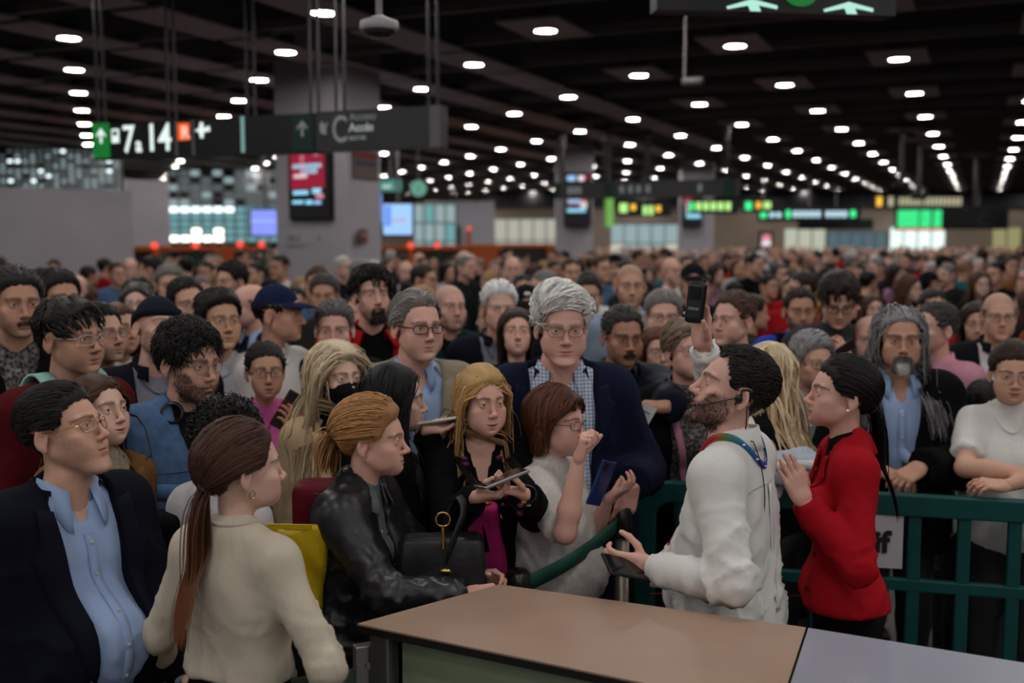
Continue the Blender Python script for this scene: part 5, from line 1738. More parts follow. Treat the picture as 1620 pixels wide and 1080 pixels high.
def chk(N, L, tc, col):
    w1 = N.new('ShaderNodeTexWave'); w2 = N.new('ShaderNodeTexWave')
    w1.bands_direction = 'X'; w2.bands_direction = 'Z'
    for w in (w1, w2):
        w.inputs['Scale'].default_value = 26; w.inputs['Distortion'].default_value = 0
        L.new(tc.outputs['Object'], w.inputs['Vector'])
    mx = N.new('ShaderNodeMath'); mx.operation = 'MAXIMUM'
    L.new(w1.outputs['Fac'], mx.inputs[0]); L.new(w2.outputs['Fac'], mx.inputs[1])
    rp = N.new('ShaderNodeValToRGB'); rp.color_ramp.elements[0].position = .80; rp.color_ramp.elements[1].position = .93
    rp.color_ramp.elements[0].color = (*srgb(214, 220, 232), 1); rp.color_ramp.elements[1].color = (*srgb(112, 134, 186), 1)
    L.new(mx.outputs[0], rp.inputs[0]); return rp.outputs[0]
c_check = pm('checked_cotton', (1, 1, 1), rough=.85, pattern=chk)
def strp(N, L, tc, col):
    w = N.new('ShaderNodeTexWave'); w.bands_direction = 'Z'; w.inputs['Scale'].default_value = 9; L.new(tc.outputs['Object'], w.inputs['Vector'])
    rp = N.new('ShaderNodeValToRGB'); rp.color_ramp.elements[0].position = .70; rp.color_ramp.elements[1].position = .74
    rp.color_ramp.elements[0].color = (*srgb(214, 208, 204), 1); rp.color_ramp.elements[1].color = (*srgb(40, 40, 46), 1)
    L.new(w.outputs['Fac'], rp.inputs[0]); return rp.outputs[0]
c_stripe = pm('striped_jersey', (1, 1, 1), rough=.85, pattern=strp)
def plaid(N, L, tc, col):
    n = N.new('ShaderNodeTexVoronoi'); n.inputs['Scale'].default_value = 75; L.new(tc.outputs['Object'], n.inputs['Vector'])
    rp = N.new('ShaderNodeValToRGB'); rp.color_ramp.elements[0].color = (*srgb(30, 28, 34), 1); rp.color_ramp.elements[1].color = (*srgb(150, 140, 140), 1); rp.color_ramp.elements[0].position = .25
    L.new(n.outputs['Distance'], rp.inputs[0]); return rp.outputs[0]
c_print = pm('flecked_blouse', (1, 1, 1), rough=.85, pattern=plaid)
m_gold = pm('gold_metal', srgb(210, 170, 90), rough=.22, metal=1); m_blkrim = pm('black_rim', (.012, .012, .012), rough=.3); m_thin = pm('thin_metal', srgb(120, 110, 105), rough=.3, metal=1); m_clear = pm('clear_rim', srgb(200, 180, 175), rough=.25); m_pinkrim = pm('rose_rim', srgb(150, 80, 110), rough=.3)

def hair(style, col, **k): return dict(style=style, col=col, **k)
SHORT = dict(style='short', vol=.0075, flow='back', len=.045, lift=.03, hug=.92, w=.0038, n=2000)
def sh(col, **k): d = dict(SHORT); d['col'] = col; d.update(k); return d
def tone(skin, browc=H_DBROWN, **k): return dict(skin=skin, browc=browc, **k)
OPEN_SUIT = ([.5, 1.00, 1.10, 1.46], [.045, .03, .04, .088])
CLOSED = ([.5, 1.30, 1.46], [.0, .0, .06])
OPENALL = ([.5, 1.0, 1.46], [.075, .07, .085])
PEOPLE = {}
def P(key, px, py, Y, label, yaw, head, **k):
    o = dict(T=at(px, py, Y), label=label, yaw=yaw, head=head, seed=len(PEOPLE) * 7 + 3)
    if 'hair' in k and k['hair']: k['hair'].setdefault('seed', len(PEOPLE) + 2)
    o.update(k)
    if 'top' not in o: o['top'] = dict(mat=c_dsuit)
    r, F = build_person(o)
    if not (1.42 < F.s * 1.75 < 1.95): print('height', key, round(F.s * 1.75, 2))
    PEOPLE[key] = (r, F)
    return r, F
male = dict(jaw=.05, brow=.002, neck=.10)
def fm(**k): d = dict(male); d['eyes'] = .0; d['smile'] = .0012; d.update(k); return d
def ff(**k): d = dict(jaw=-.09, wide=-.02, nose=-.004, brow=-.004, neck=-.10, eyes=.10, hump=-.001, chin=-.003, smile=.0022); d.update(k); return d

# ---- front rank
P('suit', 102, 682, 2.68, 'stout man in navy suit jacket and light blue shirt with gold rimmed glasses', 52, (80, 12, 0), lod=0, fat=.06, belly=.10, face=fm(double=.012, neck=.22, cheek=.005, nose=.004, hump=.002),
  tone=tone(S_MED, stubble=.22, stubblec=(.10, .07, .06)), hair=sh(H_BLACK, vol=.010, n=2800, len=.07, w=.0034, nape=-.012), glasses=dict(mat=m_gold, r=.0011, h=.015), iris=(.05, .03, .02),
  chest=True, top=dict(vcut=([.5, 1.375, 1.50], [-.05, .0, .045]), mat=c_lblue, neck='shirt', gap=.40, off=.006, ckw=dict(fall=.055, point=.045, spread=.028)), jacket=dict(mat=c_navy, open=([.5, .95, 1.15, 1.46], [.11, .085, .075, .09]), lz=1.0, hem=.74, lw=.08, off=.022), lean=-4,
  arms=dict(R=dict(w=(-.25, -.02, .82)), L=dict(w=(.20, -.20, .93), u=(-.3, -1, -.2), n=(-1, 0, -.2))))
P('tan', 156, 652, 3.15, 'woman in tan suede coat over oat knit jumper smiling upward', 52, (60, 12, 0), fem=True, face=ff(smile=.004, cheek=.003), tone=tone(S_FAIR, lip=srgb(150, 70, 66)), hair=hair('long', H_BROWN, len=.34, n=1500, flow='part', over_ear=True, part=-.01),
  top=dict(mat=c_oat, name='jumper', off=.008), jacket=dict(mat=c_tan, open=OPENALL, hem=.70, lz=1.15, lw=.06))
P('pony', 384, 742, 2.50, 'woman in cream long sleeved top with low brown ponytail, seen from behind', 152, (122, 4, 0), lod=0, fem=True, fat=.06, face=ff(cheek=.003), tone=tone(S_FAIR), nails=None,
  hair=hair('pony', srgb(72, 46, 34), n=2600, w=.0034, vol=.012, tie=(-.012, .108, -.030), tail=.36, nt=420, tdir=(-.15, .7, -.7), tgrav=.5, tspread=.22, tip=srgb(112, 68, 42), mess=.05, flow='back', seed=4),
  top=dict(mat=c_cream, name='sweater', off=.006, sleeve=1.97, hem=1.085, amp=.003), waist=1.12, trousers=c_black, bust=.05,
  arms=dict(R=dict(w=at(508, 1000, 2.55), pole=Vector((.5, -.8, -.6)), u=Vector((-.3, .8, .45)), n=Vector((-.9, .2, .1)), pose='relaxed'), L=dict(w=at(262, 1062, 2.75), pole=Vector((-.35, -1, 0)), u=Vector((.1, .7, -.6)), n=(-1, 0, 0))))
P('curly', 362, 702, 2.98, 'person with black curly hair and white padded jacket behind the ponytail woman', 140, (150, -6, 0), fem=True, face=ff(), tone=tone(S_TAN), hair=hair('curly', srgb(20, 16, 15), vol=.018, len=.05, n=5600, w=.0028, curl=.008, curlf=320, flow='rand', lift=.7, hug=.4, fade=.1, lumpa=.25, over_ear=True, layer=.12),
  top=dict(mat=c_puff, name='padded_jacket', off=.02, arm_off=.012, amp=.007, neck='turtle'))
P('denim', 300, 573, 3.38, 'bearded young man in denim jacket with dark corduroy collar and round glasses', 38, (56, -4, 0), lod=0, face=fm(nose=.003, jaw=.0), tone=tone(S_MED, browt=1.4, stubble=.62, stubblec=srgb(66, 48, 42)), beard=dict(col=srgb(66, 50, 44), len=.0008, shell=False, n=1100),
  hair=hair('curly', srgb(20, 17, 17), vol=.012, len=.05, n=5200, w=.0030, curl=.006, curlf=220, flow='rand', lift=.4, hug=.6, fade=.5, lumpa=.25, layer=.10), glasses=dict(mat=m_thin, r=.0009, h=.019, w=.021, p=2.1),
  top=dict(mat=c_cord, neck='shirt', gap=.55, placket=False), jacket=dict(mat=c_denim, cmat=c_cord, open=([.5, 1.25, 1.46], [.0, .0, .055]), lapel=False, hem=.86, arm_off=.008, off=.024, cgap=.75))
P('redsw', 113, 535, 3.55, 'young man in dark red sweater wearing glasses and a mint backpack strap', 55, (68, 2, 0), face=fm(cheek=.006, nosew=.15, wide=.03), tone=tone(S_TAN, browt=.9), hair=sh(H_BLACK, vol=.016, len=.05, flow='fwd', lift=.25, hug=.8, n=1800, quiff=.012, fade=.7), glasses=dict(mat=m_clear, h=.017),
  top=dict(mat=c_dred, name='sweater', off=.012, neck='crew', trim=cloth('blue_tee', (40, 50, 120))))
P('farleft', 26, 480, 3.95, 'moustached man in black jacket with pale checked collar at the picture edge', 26, (40, 0, 0), face=fm(jaw=.08, cheek=.004), tone=tone(S_TAN, stubble=.35, browt=1.2), beard=dict(col=srgb(60, 48, 44), len=.001, style='moustache', n=160), hair=sh(srgb(48, 44, 44), vol=.014, len=.05),
  top=dict(mat=c_print, neck='shirt', gap=.5), jacket=dict(mat=c_black, open=([.5, 1.25, 1.46], [.0, .01, .07]), lapel=False, collar='coat'))
P('turq', 94, 474, 4.8, 'dark haired man in turquoise shirt behind the red sweater', 35, (46, 4, 0), face=fm(), tone=tone(S_TAN, stubble=.45, browt=1.4), hair=sh(H_BLACK, vol=.014, len=.05), top=dict(mat=c_turq, neck='shirt', gap=.5))
P('vneck', 160, 530, 4.4, 'man with thin glasses, dark sweater and white shirt collar', 48, (60, 8, 0), face=fm(nose=.004), tone=tone(S_MED, stubble=.3), hair=sh(H_BLACK, vol=.012, recede=.012), glasses=dict(mat=m_thin, r=.001), top=dict(mat=c_dsuit, name='sweater', neck='shirt', trim=c_white, placket=False))
P('longbrown', 190, 522, 4.7, 'woman with long straight brown hair behind the man with thin glasses', 45, (50, 8, 0), fem=True, face=ff(), tone=tone(S_MED), hair=hair('long', srgb(92, 56, 34), len=.44, n=1300, flow='part', over_ear=True), top=dict(mat=c_white, neck='crew'))
P('beanie', 250, 520, 4.05, 'man in navy knitted beanie, grey shirt and dark jacket looking up', 30, (44, 12, 8), face=fm(jaw=.02), tone=tone(S_PINK, stubble=.4, stubblec=(.2, .12, .09), browc=H_BROWN), hat=dict(kind='beanie', mat=cloth('navy_beanie', (26, 30, 44), bump=.4, bscale=300)), top=dict(mat=c_grey, neck='crew', dip=.04), jacket=dict(mat=c_navy, open=OPENALL, lapel=False, collar='zip'))
P('greylady', 217, 481, 5.8, 'woman with wavy grey hair and glasses further back', 10, (12, 4, 0), fem=True, face=ff(), tone=tone(S_FAIR, browc=H_GREY), hair=hair('bob', H_DGREY, col2=H_GREY, zend=-.08, n=1200, flow='part', over_ear=True, curl=.004, curlf=120), glasses=dict(mat=m_thin, r=.001), top=dict(mat=c_char))
P('greyman', 268, 451, 7.0, 'grey haired man looking out over the crowd near the white wall', 15, (20, 0, 0), face=fm(), tone=tone(S_MED, browc=H_DGREY), hair=sh(H_GREY, vol=.014, len=.05), top=dict(mat=c_dsuit, neck='shirt', trim=c_lblue, placket=False))
P('tilted', 297, 480, 5.3, 'dark haired man tilting his head above the olive jacket', 22, (32, 2, -10), face=fm(), tone=tone(S_MED, stubble=.3), hair=sh(H_BLACK, vol=.010, recede=.010), top=dict(mat=c_black))
P('olive', 347, 508, 4.45, 'young man with swept black hair in open olive jacket', 28, (36, 4, 0), face=fm(jaw=.02, cheek=.004, nose=-.003, nosew=.1, hump=-.003, brow=-.002), tone=tone(srgb(204, 158, 128), browt=.8, browc=H_BLACK), hair=sh(H_BLACK, vol=.016, len=.06, flow='back', n=1900, quiff=.006), top=dict(mat=c_lgrey, neck='crew'), jacket=dict(mat=c_olive, open=OPENALL, lapel=False, collar='coat', cgap=.8))
P('baldnavy', 394, 484, 5.8, 'bald man in profile wearing navy sweater over a pale collar', -35, (-55, -2, 0), face=fm(), tone=tone(S_PINK, browc=H_GREY), hair=hair('bald', H_GREY, vol=.004, len=.012, recede=.03), top=dict(mat=c_navy2, name='sweater', neck='shirt', trim=c_lblue, placket=False))
P('youngback', 365, 446, 7.2, 'young man with thick black hair turned towards the white wall', -20, (-32, 2, 0), face=fm(), tone=tone(S_MED, stubble=.3), hair=sh(H_BLACK, vol=.016, len=.05), top=dict(mat=c_black))
P('cap', 441, 496, 4.62, 'young man in navy baseball cap and white t-shirt, in profile', 62, (82, 0, 0), face=fm(jaw=-.02, nose=.003, neck=-.02), tone=tone(S_MED), hair=hair('bald', H_BLACK, vol=.003, len=.012, rim=.052), hat=dict(kind='cap', mat=cloth('navy_cap', (24, 34, 66))), top=dict(mat=c_white, sleeve=.7, neck='crew'), bare=.7)
P('pinkgirl', 420, 588, 4.1, 'girl with dark tied hair, glasses and pink shirt holding a phone', 5, (20, 4, 0), fem=True, face=ff(cheek=.005, open=.002), tone=tone(S_TAN, lip=srgb(150, 66, 66)), hair=hair('pony', H_BLACK, n=1500, vol=.006, tie=(0, .11, .03), tail=.2, nt=80), glasses=dict(mat=m_blkrim, r=.0012, h=.016), top=dict(mat=c_pink, neck='crew'),
  arms=dict(L=dict(w=at(470, 690, 3.85), pole=(1, .3, -1), u=(-.3, -.3, 1), n=(-.6, .6, 0), pose='hold')))
P('earbuds', 529, 520, 4.7, 'grey haired man with white earbuds and dark suit', 3, (6, -3, 0), face=fm(jaw=.08, cheek=.003), tone=tone(S_PINK, browc=H_DGREY), hair=sh(srgb(92, 88, 88), vol=.010, len=.04), top=dict(mat=c_dsuit, neck='shirt', trim=c_dsuit), jacket=dict(mat=c_dsuit, open=CLOSED))
P('oliveback', 513, 467, 6.4, 'man with short grey hair in olive jacket further back', 0, (4, -2, 0), face=fm(), tone=tone(S_TAN, browc=H_DGREY), hair=sh(H_DGREY, vol=.010), top=dict(mat=c_olive, neck='crew'))
P('redjacket', 588, 468, 5.1, 'bearded man with wild dark hair in red jacket over black top', 20, (24, 6, 0), face=fm(nose=.004), tone=tone(S_PINK, browt=1.4, stubble=.4), beard=dict(col=srgb(30, 22, 20), len=.008, style='goatee'), hair=hair('curly', H_BLACK, vol=.018, len=.07, n=1800, curl=.006, curlf=120, flow='rand', lift=.6, hug=.4, fade=.4), top=dict(mat=c_black, neck='crew'), jacket=dict(mat=c_redj, open=OPENALL, lapel=False, collar='hood'))
P('blazer', 660, 516, 3.95, 'man with swept grey hair and black glasses in beige blazer and blue shirt', 18, (32, 0, 0), face=fm(jaw=.08, cheek=.006, double=.008, wide=.03), tone=tone(S_PINK, browc=H_DGREY), hair=hair('long', srgb(112, 106, 104), col2=srgb(150, 146, 142), len=.13, n=1300, flow='back', recede=.020, over_ear=False, vol=.010, grav=.25), glasses=dict(mat=m_blkrim, r=.0022, h=.016), chest=True, top=dict(vcut=([.5, 1.375, 1.50], [-.05, .0, .045]), mat=c_lblue, neck='shirt', gap=.4), jacket=dict(mat=c_beige, open=OPEN_SUIT, lz=1.02), fat=.08)
P('mask', 536, 600, 3.7, 'woman with long wavy blonde hair and black face mask in sand trench coat', 16, (36, 8, 0), lod=0, fem=True, face=ff(), tone=tone(S_FAIR, browc=H_BROWN), iris=(.08, .12, .14), hair=hair('long', srgb(226, 206, 174), col2=srgb(194, 166, 128), len=.42, n=2600, w=.0045, flow='part', over_ear=True, vol=.024, curl=.004, curlf=150, part=.01, layer=.12, hug=.6, grav=.34),
  top=dict(mat=c_black), jacket=dict(mat=c_trench, open=([.5, 1.2, 1.46], [.02, .02, .07]), hem=.62, flare=.03, lz=1.15, lw=.07, arm_off=.006))
P('blackhair', 625, 634, 3.42, 'woman with long straight black hair and black coat turned away', 105, (96, 2, 0), lod=0, fem=True, face=ff(), tone=tone(S_FAIR, browc=H_BLACK), hair=hair('long', srgb(12, 11, 14), len=.48, n=2600, w=.0045, flow='part', over_ear=True, vol=.016, part=-.01, sweep=-.05, layer=.08),
  top=dict(mat=c_black), jacket=dict(mat=c_black, open=CLOSED, hem=.6, flare=.03, lapel=False), arms=dict(L=dict(w=at(668, 680, 3.42), pole=Vector((0, .5, -1)), u=Vector((1, -.1, .12)), n=Vector((0, -.2, 1)), pose='open')))
P('leather', 590, 694, 3.02, 'woman with pinned up ginger hair in black leather jacket leaning on the counter', 72, (86, 8, 0), lod=0, fem=True, lean=8, face=ff(jaw=.0, nose=.001, chinf=.002, double=.003), tone=tone(S_PINK, browc=H_BROWN, lip=srgb(176, 96, 88)),
  hair=hair('pony', srgb(180, 132, 84), col2=srgb(140, 94, 54), mix=.4, n=2800, w=.0032, vol=.014, tie=(0, .106, .005), tail=.13, nt=330, tdir=(0, .6, .25), tgrav=.30, tspread=.55, flow='back', mess=.08, top=.9),
  top=dict(mat=c_greyfelt, neck='shirt', gap=.35, off=.004), jacket=dict(mat=c_leather, cmat=c_greyfelt, open=([.5, 1.15, 1.46], [.012, .012, .05]), lapel=False, hem=.84, off=.020, arm_off=.005, amp=.007, cgap=.45),
  arms=dict(R=dict(w=at(742, 940, 2.86), pole=Vector((-.6, -.5, -.55)), u=Vector((1, .35, -.05)), n=Vector((-.2, .5, -1)), pose='grip'), L=dict(w=at(748, 912, 3.02), pole=Vector((-.4, .8, -.5)), u=Vector((.9, -.25, .05)), n=Vector((.1, -.9, -.5)), pose='grip')))
P('blonde', 762, 634, 3.42, 'woman with straight honey blonde hair and black jacket typing on a phone', 12, (26, 0, 0), lod=0, fem=True, face=ff(jaw=.04, chin=.003, cheek=.003, open=.001), tone=tone(S_PINK, browc=H_BROWN, lip=srgb(160, 84, 80)), iris=(.07, .06, .04), fat=.05,
  hair=hair('long', srgb(206, 164, 110), col2=srgb(174, 132, 82), zend=-.30, len=.33, n=3000, w=.0042, flow='part', over_ear=True, vol=.012, part=-.018, layer=.05, split=.15), chest=True, top=dict(mat=c_black, neck='none', vcut=([.5, 1.33, 1.50], [-.05, .0, .055])), jacket=dict(mat=c_black, open=([.5, 1.15, 1.46], [.02, .02, .075]), lz=1.15, lw=.05, collar='none', hem=.68),
  arms=dict(R=dict(w=at(750, 786, 3.02), pole=Vector((-.35, .5, -1)), u=Vector((.9, -.2, .12)), n=Vector((.1, .3, .95)), pose='grip'), L=dict(w=at(834, 782, 3.04), pole=Vector((.35, .5, -1)), u=Vector((-.9, -.25, .22)), n=Vector((-.15, .1, 1)), pose='grip')))
P('bob', 882, 668, 3.44, 'short woman with brown bobbed hair, glasses and melange tee raising her hand', 68, (58, 2, 0), lod=0, fem=True, fat=.14, belly=.08, bust=.07, face=ff(jaw=.08, cheek=.006, double=.010), tone=tone(S_PINK, browc=H_BROWN),
  hair=hair('bob', srgb(96, 54, 34), col2=srgb(70, 40, 26), zend=-.075, n=2600, w=.0042, flow='part', over_ear=True, vol=.018, part=.02, grav=.30, hug=.95, sweep=.1), glasses=dict(mat=m_blkrim, r=.0013, h=.015), top=dict(mat=c_sweat, name='tee', sleeve=.92, arm_off=.012, off=.012, hem=.84, loose=.02, neck='crew', nr=.075, dip=.05), bare=.9,
  arms=dict(R=dict(w=at(915, 728, 3.12), pole=Vector((-.1, -.2, -1)), u=Vector((.18, -.05, 1)), n=Vector((.9, -.1, -.1)), pose='pinch'), L=dict(w=at(960, 792, 3.40), pole=Vector((-.2, .6, -1)), u=Vector((.8, -.2, .6)), n=Vector((0, .3, 1)), pose='hold')))
P('tall', 889, 517, 3.68, 'tall man with thick white hair, glasses, checked shirt and navy coat', 2, (6, -4, 0), lod=0, fat=.12, belly=.06, face=fm(jaw=.12, cheek=.006, double=.008, wide=.03, neck=.2), tone=tone(S_PINK, browc=H_GREY, blush=.8), hair=sh(srgb(238, 236, 232), vol=.022, len=.075, n=2600, w=.0045, flow='sweep', dir=1, lift=.2, over_ear=False, lumpa=.2, layer=.10), glasses=dict(mat=m_blkrim, r=.0009, h=.015, w=.026),
  chest=True, top=dict(vcut=([.5, 1.375, 1.50], [-.05, .0, .045]), mat=c_check, neck='shirt', gap=.55, ckw=dict(fall=.06, point=.05, spread=.03)), jacket=dict(mat=c_coat, name='coat', cmat=c_black, lmat=c_coat, open=([.5, 1.0, 1.46], [.075, .08, .115]), hem=.55, flare=.03, lz=1.20, lw=.07, off=.026, arm_off=.004, cgap=1.05),
  arms=dict(L=dict(w=at(998, 765, 3.50), pole=Vector((.25, 1, 0)), u=Vector((-.25, -.25, -1)), n=Vector((-.3, .9, -.2)), pose='relaxed'), R=dict(w=(-.28, -.02, .86))))
P('moustache', 985, 532, 4.45, 'man with dark moustache and navy jacket frowning beside the tall man', 12, (14, -4, 0), face=fm(jaw=.10, cheek=.003, brow=.005, nose=.004), tone=tone(S_DARK, browt=1.3, stubble=.25), beard=dict(col=srgb(50, 42, 40), len=.002, style='moustache', n=200), hair=sh(srgb(56, 52, 52), vol=.009, recede=.008), top=dict(mat=c_black, neck='crew'), jacket=dict(mat=c_navy2, open=CLOSED, lapel=False, collar='zip', off=.026, arm_off=.012),
  arms=dict(L=dict(w=at(1066, 652, 3.85), pole=(1, .5, -.6), u=Vector((-1, -.1, .05)), n=Vector((0, .3, -1)), pose='grip')))
P('whitehair', 790, 487, 5.2, 'elderly man with short white hair and navy jacket behind the blonde woman', 8, (10, 2, 0), face=fm(cheek=-.002), tone=tone(S_PINK, browc=H_WHITE), hair=sh(srgb(236, 236, 238), vol=.012), top=dict(mat=c_grey, neck='shirt'), jacket=dict(mat=c_navy, open=OPEN_SUIT, lapel=False, collar='zip'))
P('liftedface', 817, 528, 4.85, 'smiling woman with chin length brown hair lifting her face', 4, (4, 14, 0), fem=True, face=ff(smile=.004), tone=tone(S_PINK, browc=H_BROWN), hair=hair('bob', srgb(60, 44, 36), zend=-.10, n=1200, flow='part', over_ear=True), top=dict(mat=c_navy))
P('blackcap', 832, 486, 5.9, 'man in black peaked cap behind the smiling woman', 0, (4, -4, 0), face=fm(), tone=tone(S_TAN, stubble=.4), hair=hair('bald', H_BLACK, vol=.003, len=.012, rim=.052), hat=dict(kind='cap', mat=cloth('black_cap', (16, 16, 18))), top=dict(mat=c_black))
P('baldbeard', 712, 486, 5.6, 'bald man with short grey beard behind the beige blazer', 12, (24, 4, 0), face=fm(), tone=tone(S_PINK, browc=H_DGREY, shave=.25), beard=dict(col=srgb(120, 110, 106), len=.003, shell=False), top=dict(mat=c_dsuit), jacket=dict(mat=cloth('teal_dark', (20, 44, 48)), open=CLOSED, lapel=False, collar='zip'))
P('shaved', 997, 452, 6.0, 'shaven headed man in pale blue shirt with dark backpack strap', 0, (0, 0, 0), face=fm(jaw=.04, ears=.003), tone=tone(S_MED, shave=.35, stubble=.3), top=dict(mat=cloth('pale_blue_denim', (150, 166, 190)), neck='shirt', gap=.45))
P('behindtall', 931, 470, 6.6, 'smiling man half hidden behind the tall white haired man', -4, (-4, 2, 0), face=fm(smile=.004, cheek=.004), tone=tone(S_TAN), hair=sh(H_BLACK, vol=.010, recede=.01), top=dict(mat=c_char))
P('glassesgrey', 1049, 500, 5.3, 'broad faced man with grey hair and thin glasses, smiling', 0, (-2, 0, 0), face=fm(jaw=.12, wide=.06, cheek=.006, smile=.003), tone=tone(S_PINK, browc=H_GREY, blush=.8), hair=sh(H_GREY, vol=.012), glasses=dict(mat=m_thin, r=.001), top=dict(mat=c_char))
P('ladya', 1012, 550, 5.1, 'woman with ash blonde hair peeping beside the moustached man', 5, (8, 0, 0), fem=True, face=ff(), tone=tone(S_FAIR), hair=hair('bob', srgb(140, 110, 84), zend=-.08, n=1000, flow='part', over_ear=True), top=dict(mat=c_char))
P('ladyb', 1040, 556, 4.95, 'woman with short auburn hair and glasses peeping over a shoulder', 5, (8, 2, 0), fem=True, face=ff(smile=.003), tone=tone(S_PINK), hair=hair('bob', srgb(100, 56, 40), zend=-.07, n=1000, flow='part', over_ear=True), glasses=dict(mat=m_thin, r=.001), top=dict(mat=c_dsuit))
P('roseglasses', 1086, 556, 4.2, 'woman with short ash hair, rose glasses and flecked scarf blouse', 6, (16, 6, 0), fem=True, fat=.08, face=ff(jaw=.08, cheek=.006, smile=.003), tone=tone(S_PINK, browc=H_GREY), hair=sh(srgb(136, 118, 98), col2=srgb(104, 90, 76), vol=.018, len=.055, n=1600, flow='side'), glasses=dict(mat=m_pinkrim, r=.0015, h=.016), top=dict(mat=c_print, neck='turtle'), jacket=dict(mat=c_black, open=OPENALL, lapel=False, collar='none'))
P('profileleft', 1160, 506, 4.9, 'smiling man with brown hair in profile behind the raised hand', -35, (-52, 2, 0), face=fm(smile=.004, cheek=.005, nose=.003), tone=tone(S_PINK, browc=H_BROWN, blush=.8), hair=sh(srgb(84, 62, 50), vol=.012, recede=.012, len=.05), top=dict(mat=c_black))
P('blondeback', 1210, 592, 4.0, 'woman with pale blonde waves and black top hidden behind the white shirt', -130, (-120, 0, 0), fem=True, face=ff(), tone=tone(S_FAIR), hair=hair('long', srgb(222, 200, 164), col2=srgb(186, 154, 114), len=.34, n=1800, flow='part', over_ear=True, curl=.006, curlf=200, vol=.016), top=dict(mat=c_black))
P('bluejacket', 1265, 492, 5.7, 'bearded man in royal blue jacket with dark strap', 0, (-4, 0, 0), face=fm(nose=.003), tone=tone(S_TAN, stubble=.5, browt=1.2), beard=dict(col=srgb(60, 46, 40), len=.003, shell=False), hair=sh(H_DBROWN, vol=.008, recede=.008), top=dict(mat=c_char), jacket=dict(mat=c_bluej, open=([.5, 1.2, 1.46], [.03, .03, .06]), lapel=False, collar='hood'))
P('lookdown', 1325, 476, 5.3, 'man in black glasses and dark sweater looking down at his phone', -6, (-8, -22, 0), face=fm(jaw=.06), tone=tone(S_MED), hair=sh(srgb(40, 28, 24), vol=.020, len=.06, flow='fwd', lift=.2, hug=.8, fade=.7), glasses=dict(mat=m_blkrim, r=.0018), top=dict(mat=cloth('dark_marl', (58, 60, 66)), neck='crew', off=.012), fat=.05,
  arms=dict(L=dict(w=at(1345, 575, 4.95), pole=(1, .3, -1), u=Vector((-.5, 0, .8)), n=Vector((-.5, .5, .3)), pose='hold')))
P('greyshort', 1285, 572, 4.3, 'stern woman with short silver hair and thin glasses in pale grey top', 8, (16, -2, 0), fem=True, face=ff(jaw=.02, cheek=-.002), tone=tone(S_MED, browc=H_GREY), hair=sh(srgb(150, 148, 150), col2=srgb(110, 108, 110), vol=.016, len=.055, n=1700, flow='sweep', dir=1), glasses=dict(mat=m_thin, r=.0012, h=.014), top=dict(mat=c_lgrey, neck='crew', nr=.085, dip=.07))
P('baldright', 1375, 536, 5.3, 'bald man half hidden behind the long haired man', -10, (-14, 0, 0), face=fm(jaw=.04), tone=tone(S_PINK, browc=H_GREY, shave=.2, stubble=.2), top=dict(mat=c_char))
P('longgrey', 1424, 536, 4.15, 'man with very long curly grey hair and white goatee in black jacket', -6, (-12, 0, 0), lod=0, face=fm(jaw=.08, nose=.003, brow=.004), tone=tone(S_TAN, browc=srgb(50, 44, 42), browt=1.3), beard=dict(col=srgb(90, 84, 82), chin=srgb(200, 198, 194), len=.008, style='goatee'),
  hair=hair('long', srgb(150, 148, 152), col2=srgb(100, 98, 102), zend=-.33, n=4200, w=.0034, flow='back', split=.13, over_ear=True, curl=.007, curlf=260, vol=.010, layer=.10, hug=.5, grav=.34, recede=.010, top=.2), chest=True, top=dict(vcut=([.5, 1.375, 1.50], [-.05, .0, .045]), mat=c_lblue, neck='shirt', gap=.5), jacket=dict(mat=c_black, open=([.5, 1.2, 1.46], [.05, .05, .085]), lapel=False, collar='coat', off=.03, arm_off=.008),
  arms=dict(L=dict(w=at(1456, 738, 3.88), pole=(1, .9, -.2), u=Vector((-.75, -.35, -.35)), n=Vector((-.2, .4, -1)), pose='relaxed'), R=dict(w=at(1396, 745, 3.92), pole=(-1, .9, -.2), u=Vector((.8, -.2, -.25)), n=Vector((0, .3, -1)), pose='relaxed')))
P('pinkpolo', 1478, 520, 4.9, 'man with short greying hair in pink polo shirt, face turned aside', -60, (-75, 4, 0), face=fm(), tone=tone(S_PINK, stubble=.2), hair=sh(srgb(70, 64, 62), vol=.008, recede=.01), top=dict(mat=c_polo, sleeve=.8, arm_off=.02, neck='shirt', placket=False), bare=.75, fat=.14, belly=.08)
P('baldglasses', 1580, 500, 5.3, 'bald man with glasses and dark jacket near the picture edge', -12, (-14, 0, 0), face=fm(jaw=.06), tone=tone(S_MED, browc=H_GREY, shave=.25), hair=hair('bald', H_GREY, vol=.003, len=.01), glasses=dict(mat=m_thin, r=.0012), top=dict(mat=c_white), jacket=dict(mat=c_dsuit, open=OPEN_SUIT, lapel=False, collar='zip'))
P('shadewoman', 1545, 512, 5.7, 'dark haired woman in shade beside the bald man with glasses', -10, (-20, 0, 0), fem=True, face=ff(), tone=tone(S_MED), hair=hair('long', H_DBROWN, len=.3, n=900, flow='part', over_ear=True), top=dict(mat=c_black))
P('pinkback', 1600, 575, 4.75, 'person in pale pink top mostly hidden behind the white tee', -40, (-60, 0, 0), fem=True, face=ff(), tone=tone(S_FAIR), hair=hair('long', H_BROWN, len=.2, n=900, flow='part', over_ear=True), top=dict(mat=cloth('pale_pink', (206, 150, 168))), hs=.95)
P('stripes', 1556, 640, 4.45, 'girl with dark hair and striped top turned away behind the white tee', 170, (150, 0, 0), fem=True, face=ff(), tone=tone(S_MED), hair=hair('long', H_BLACK, len=.24, n=1000, flow='part', over_ear=True), top=dict(mat=c_stripe, off=.006))
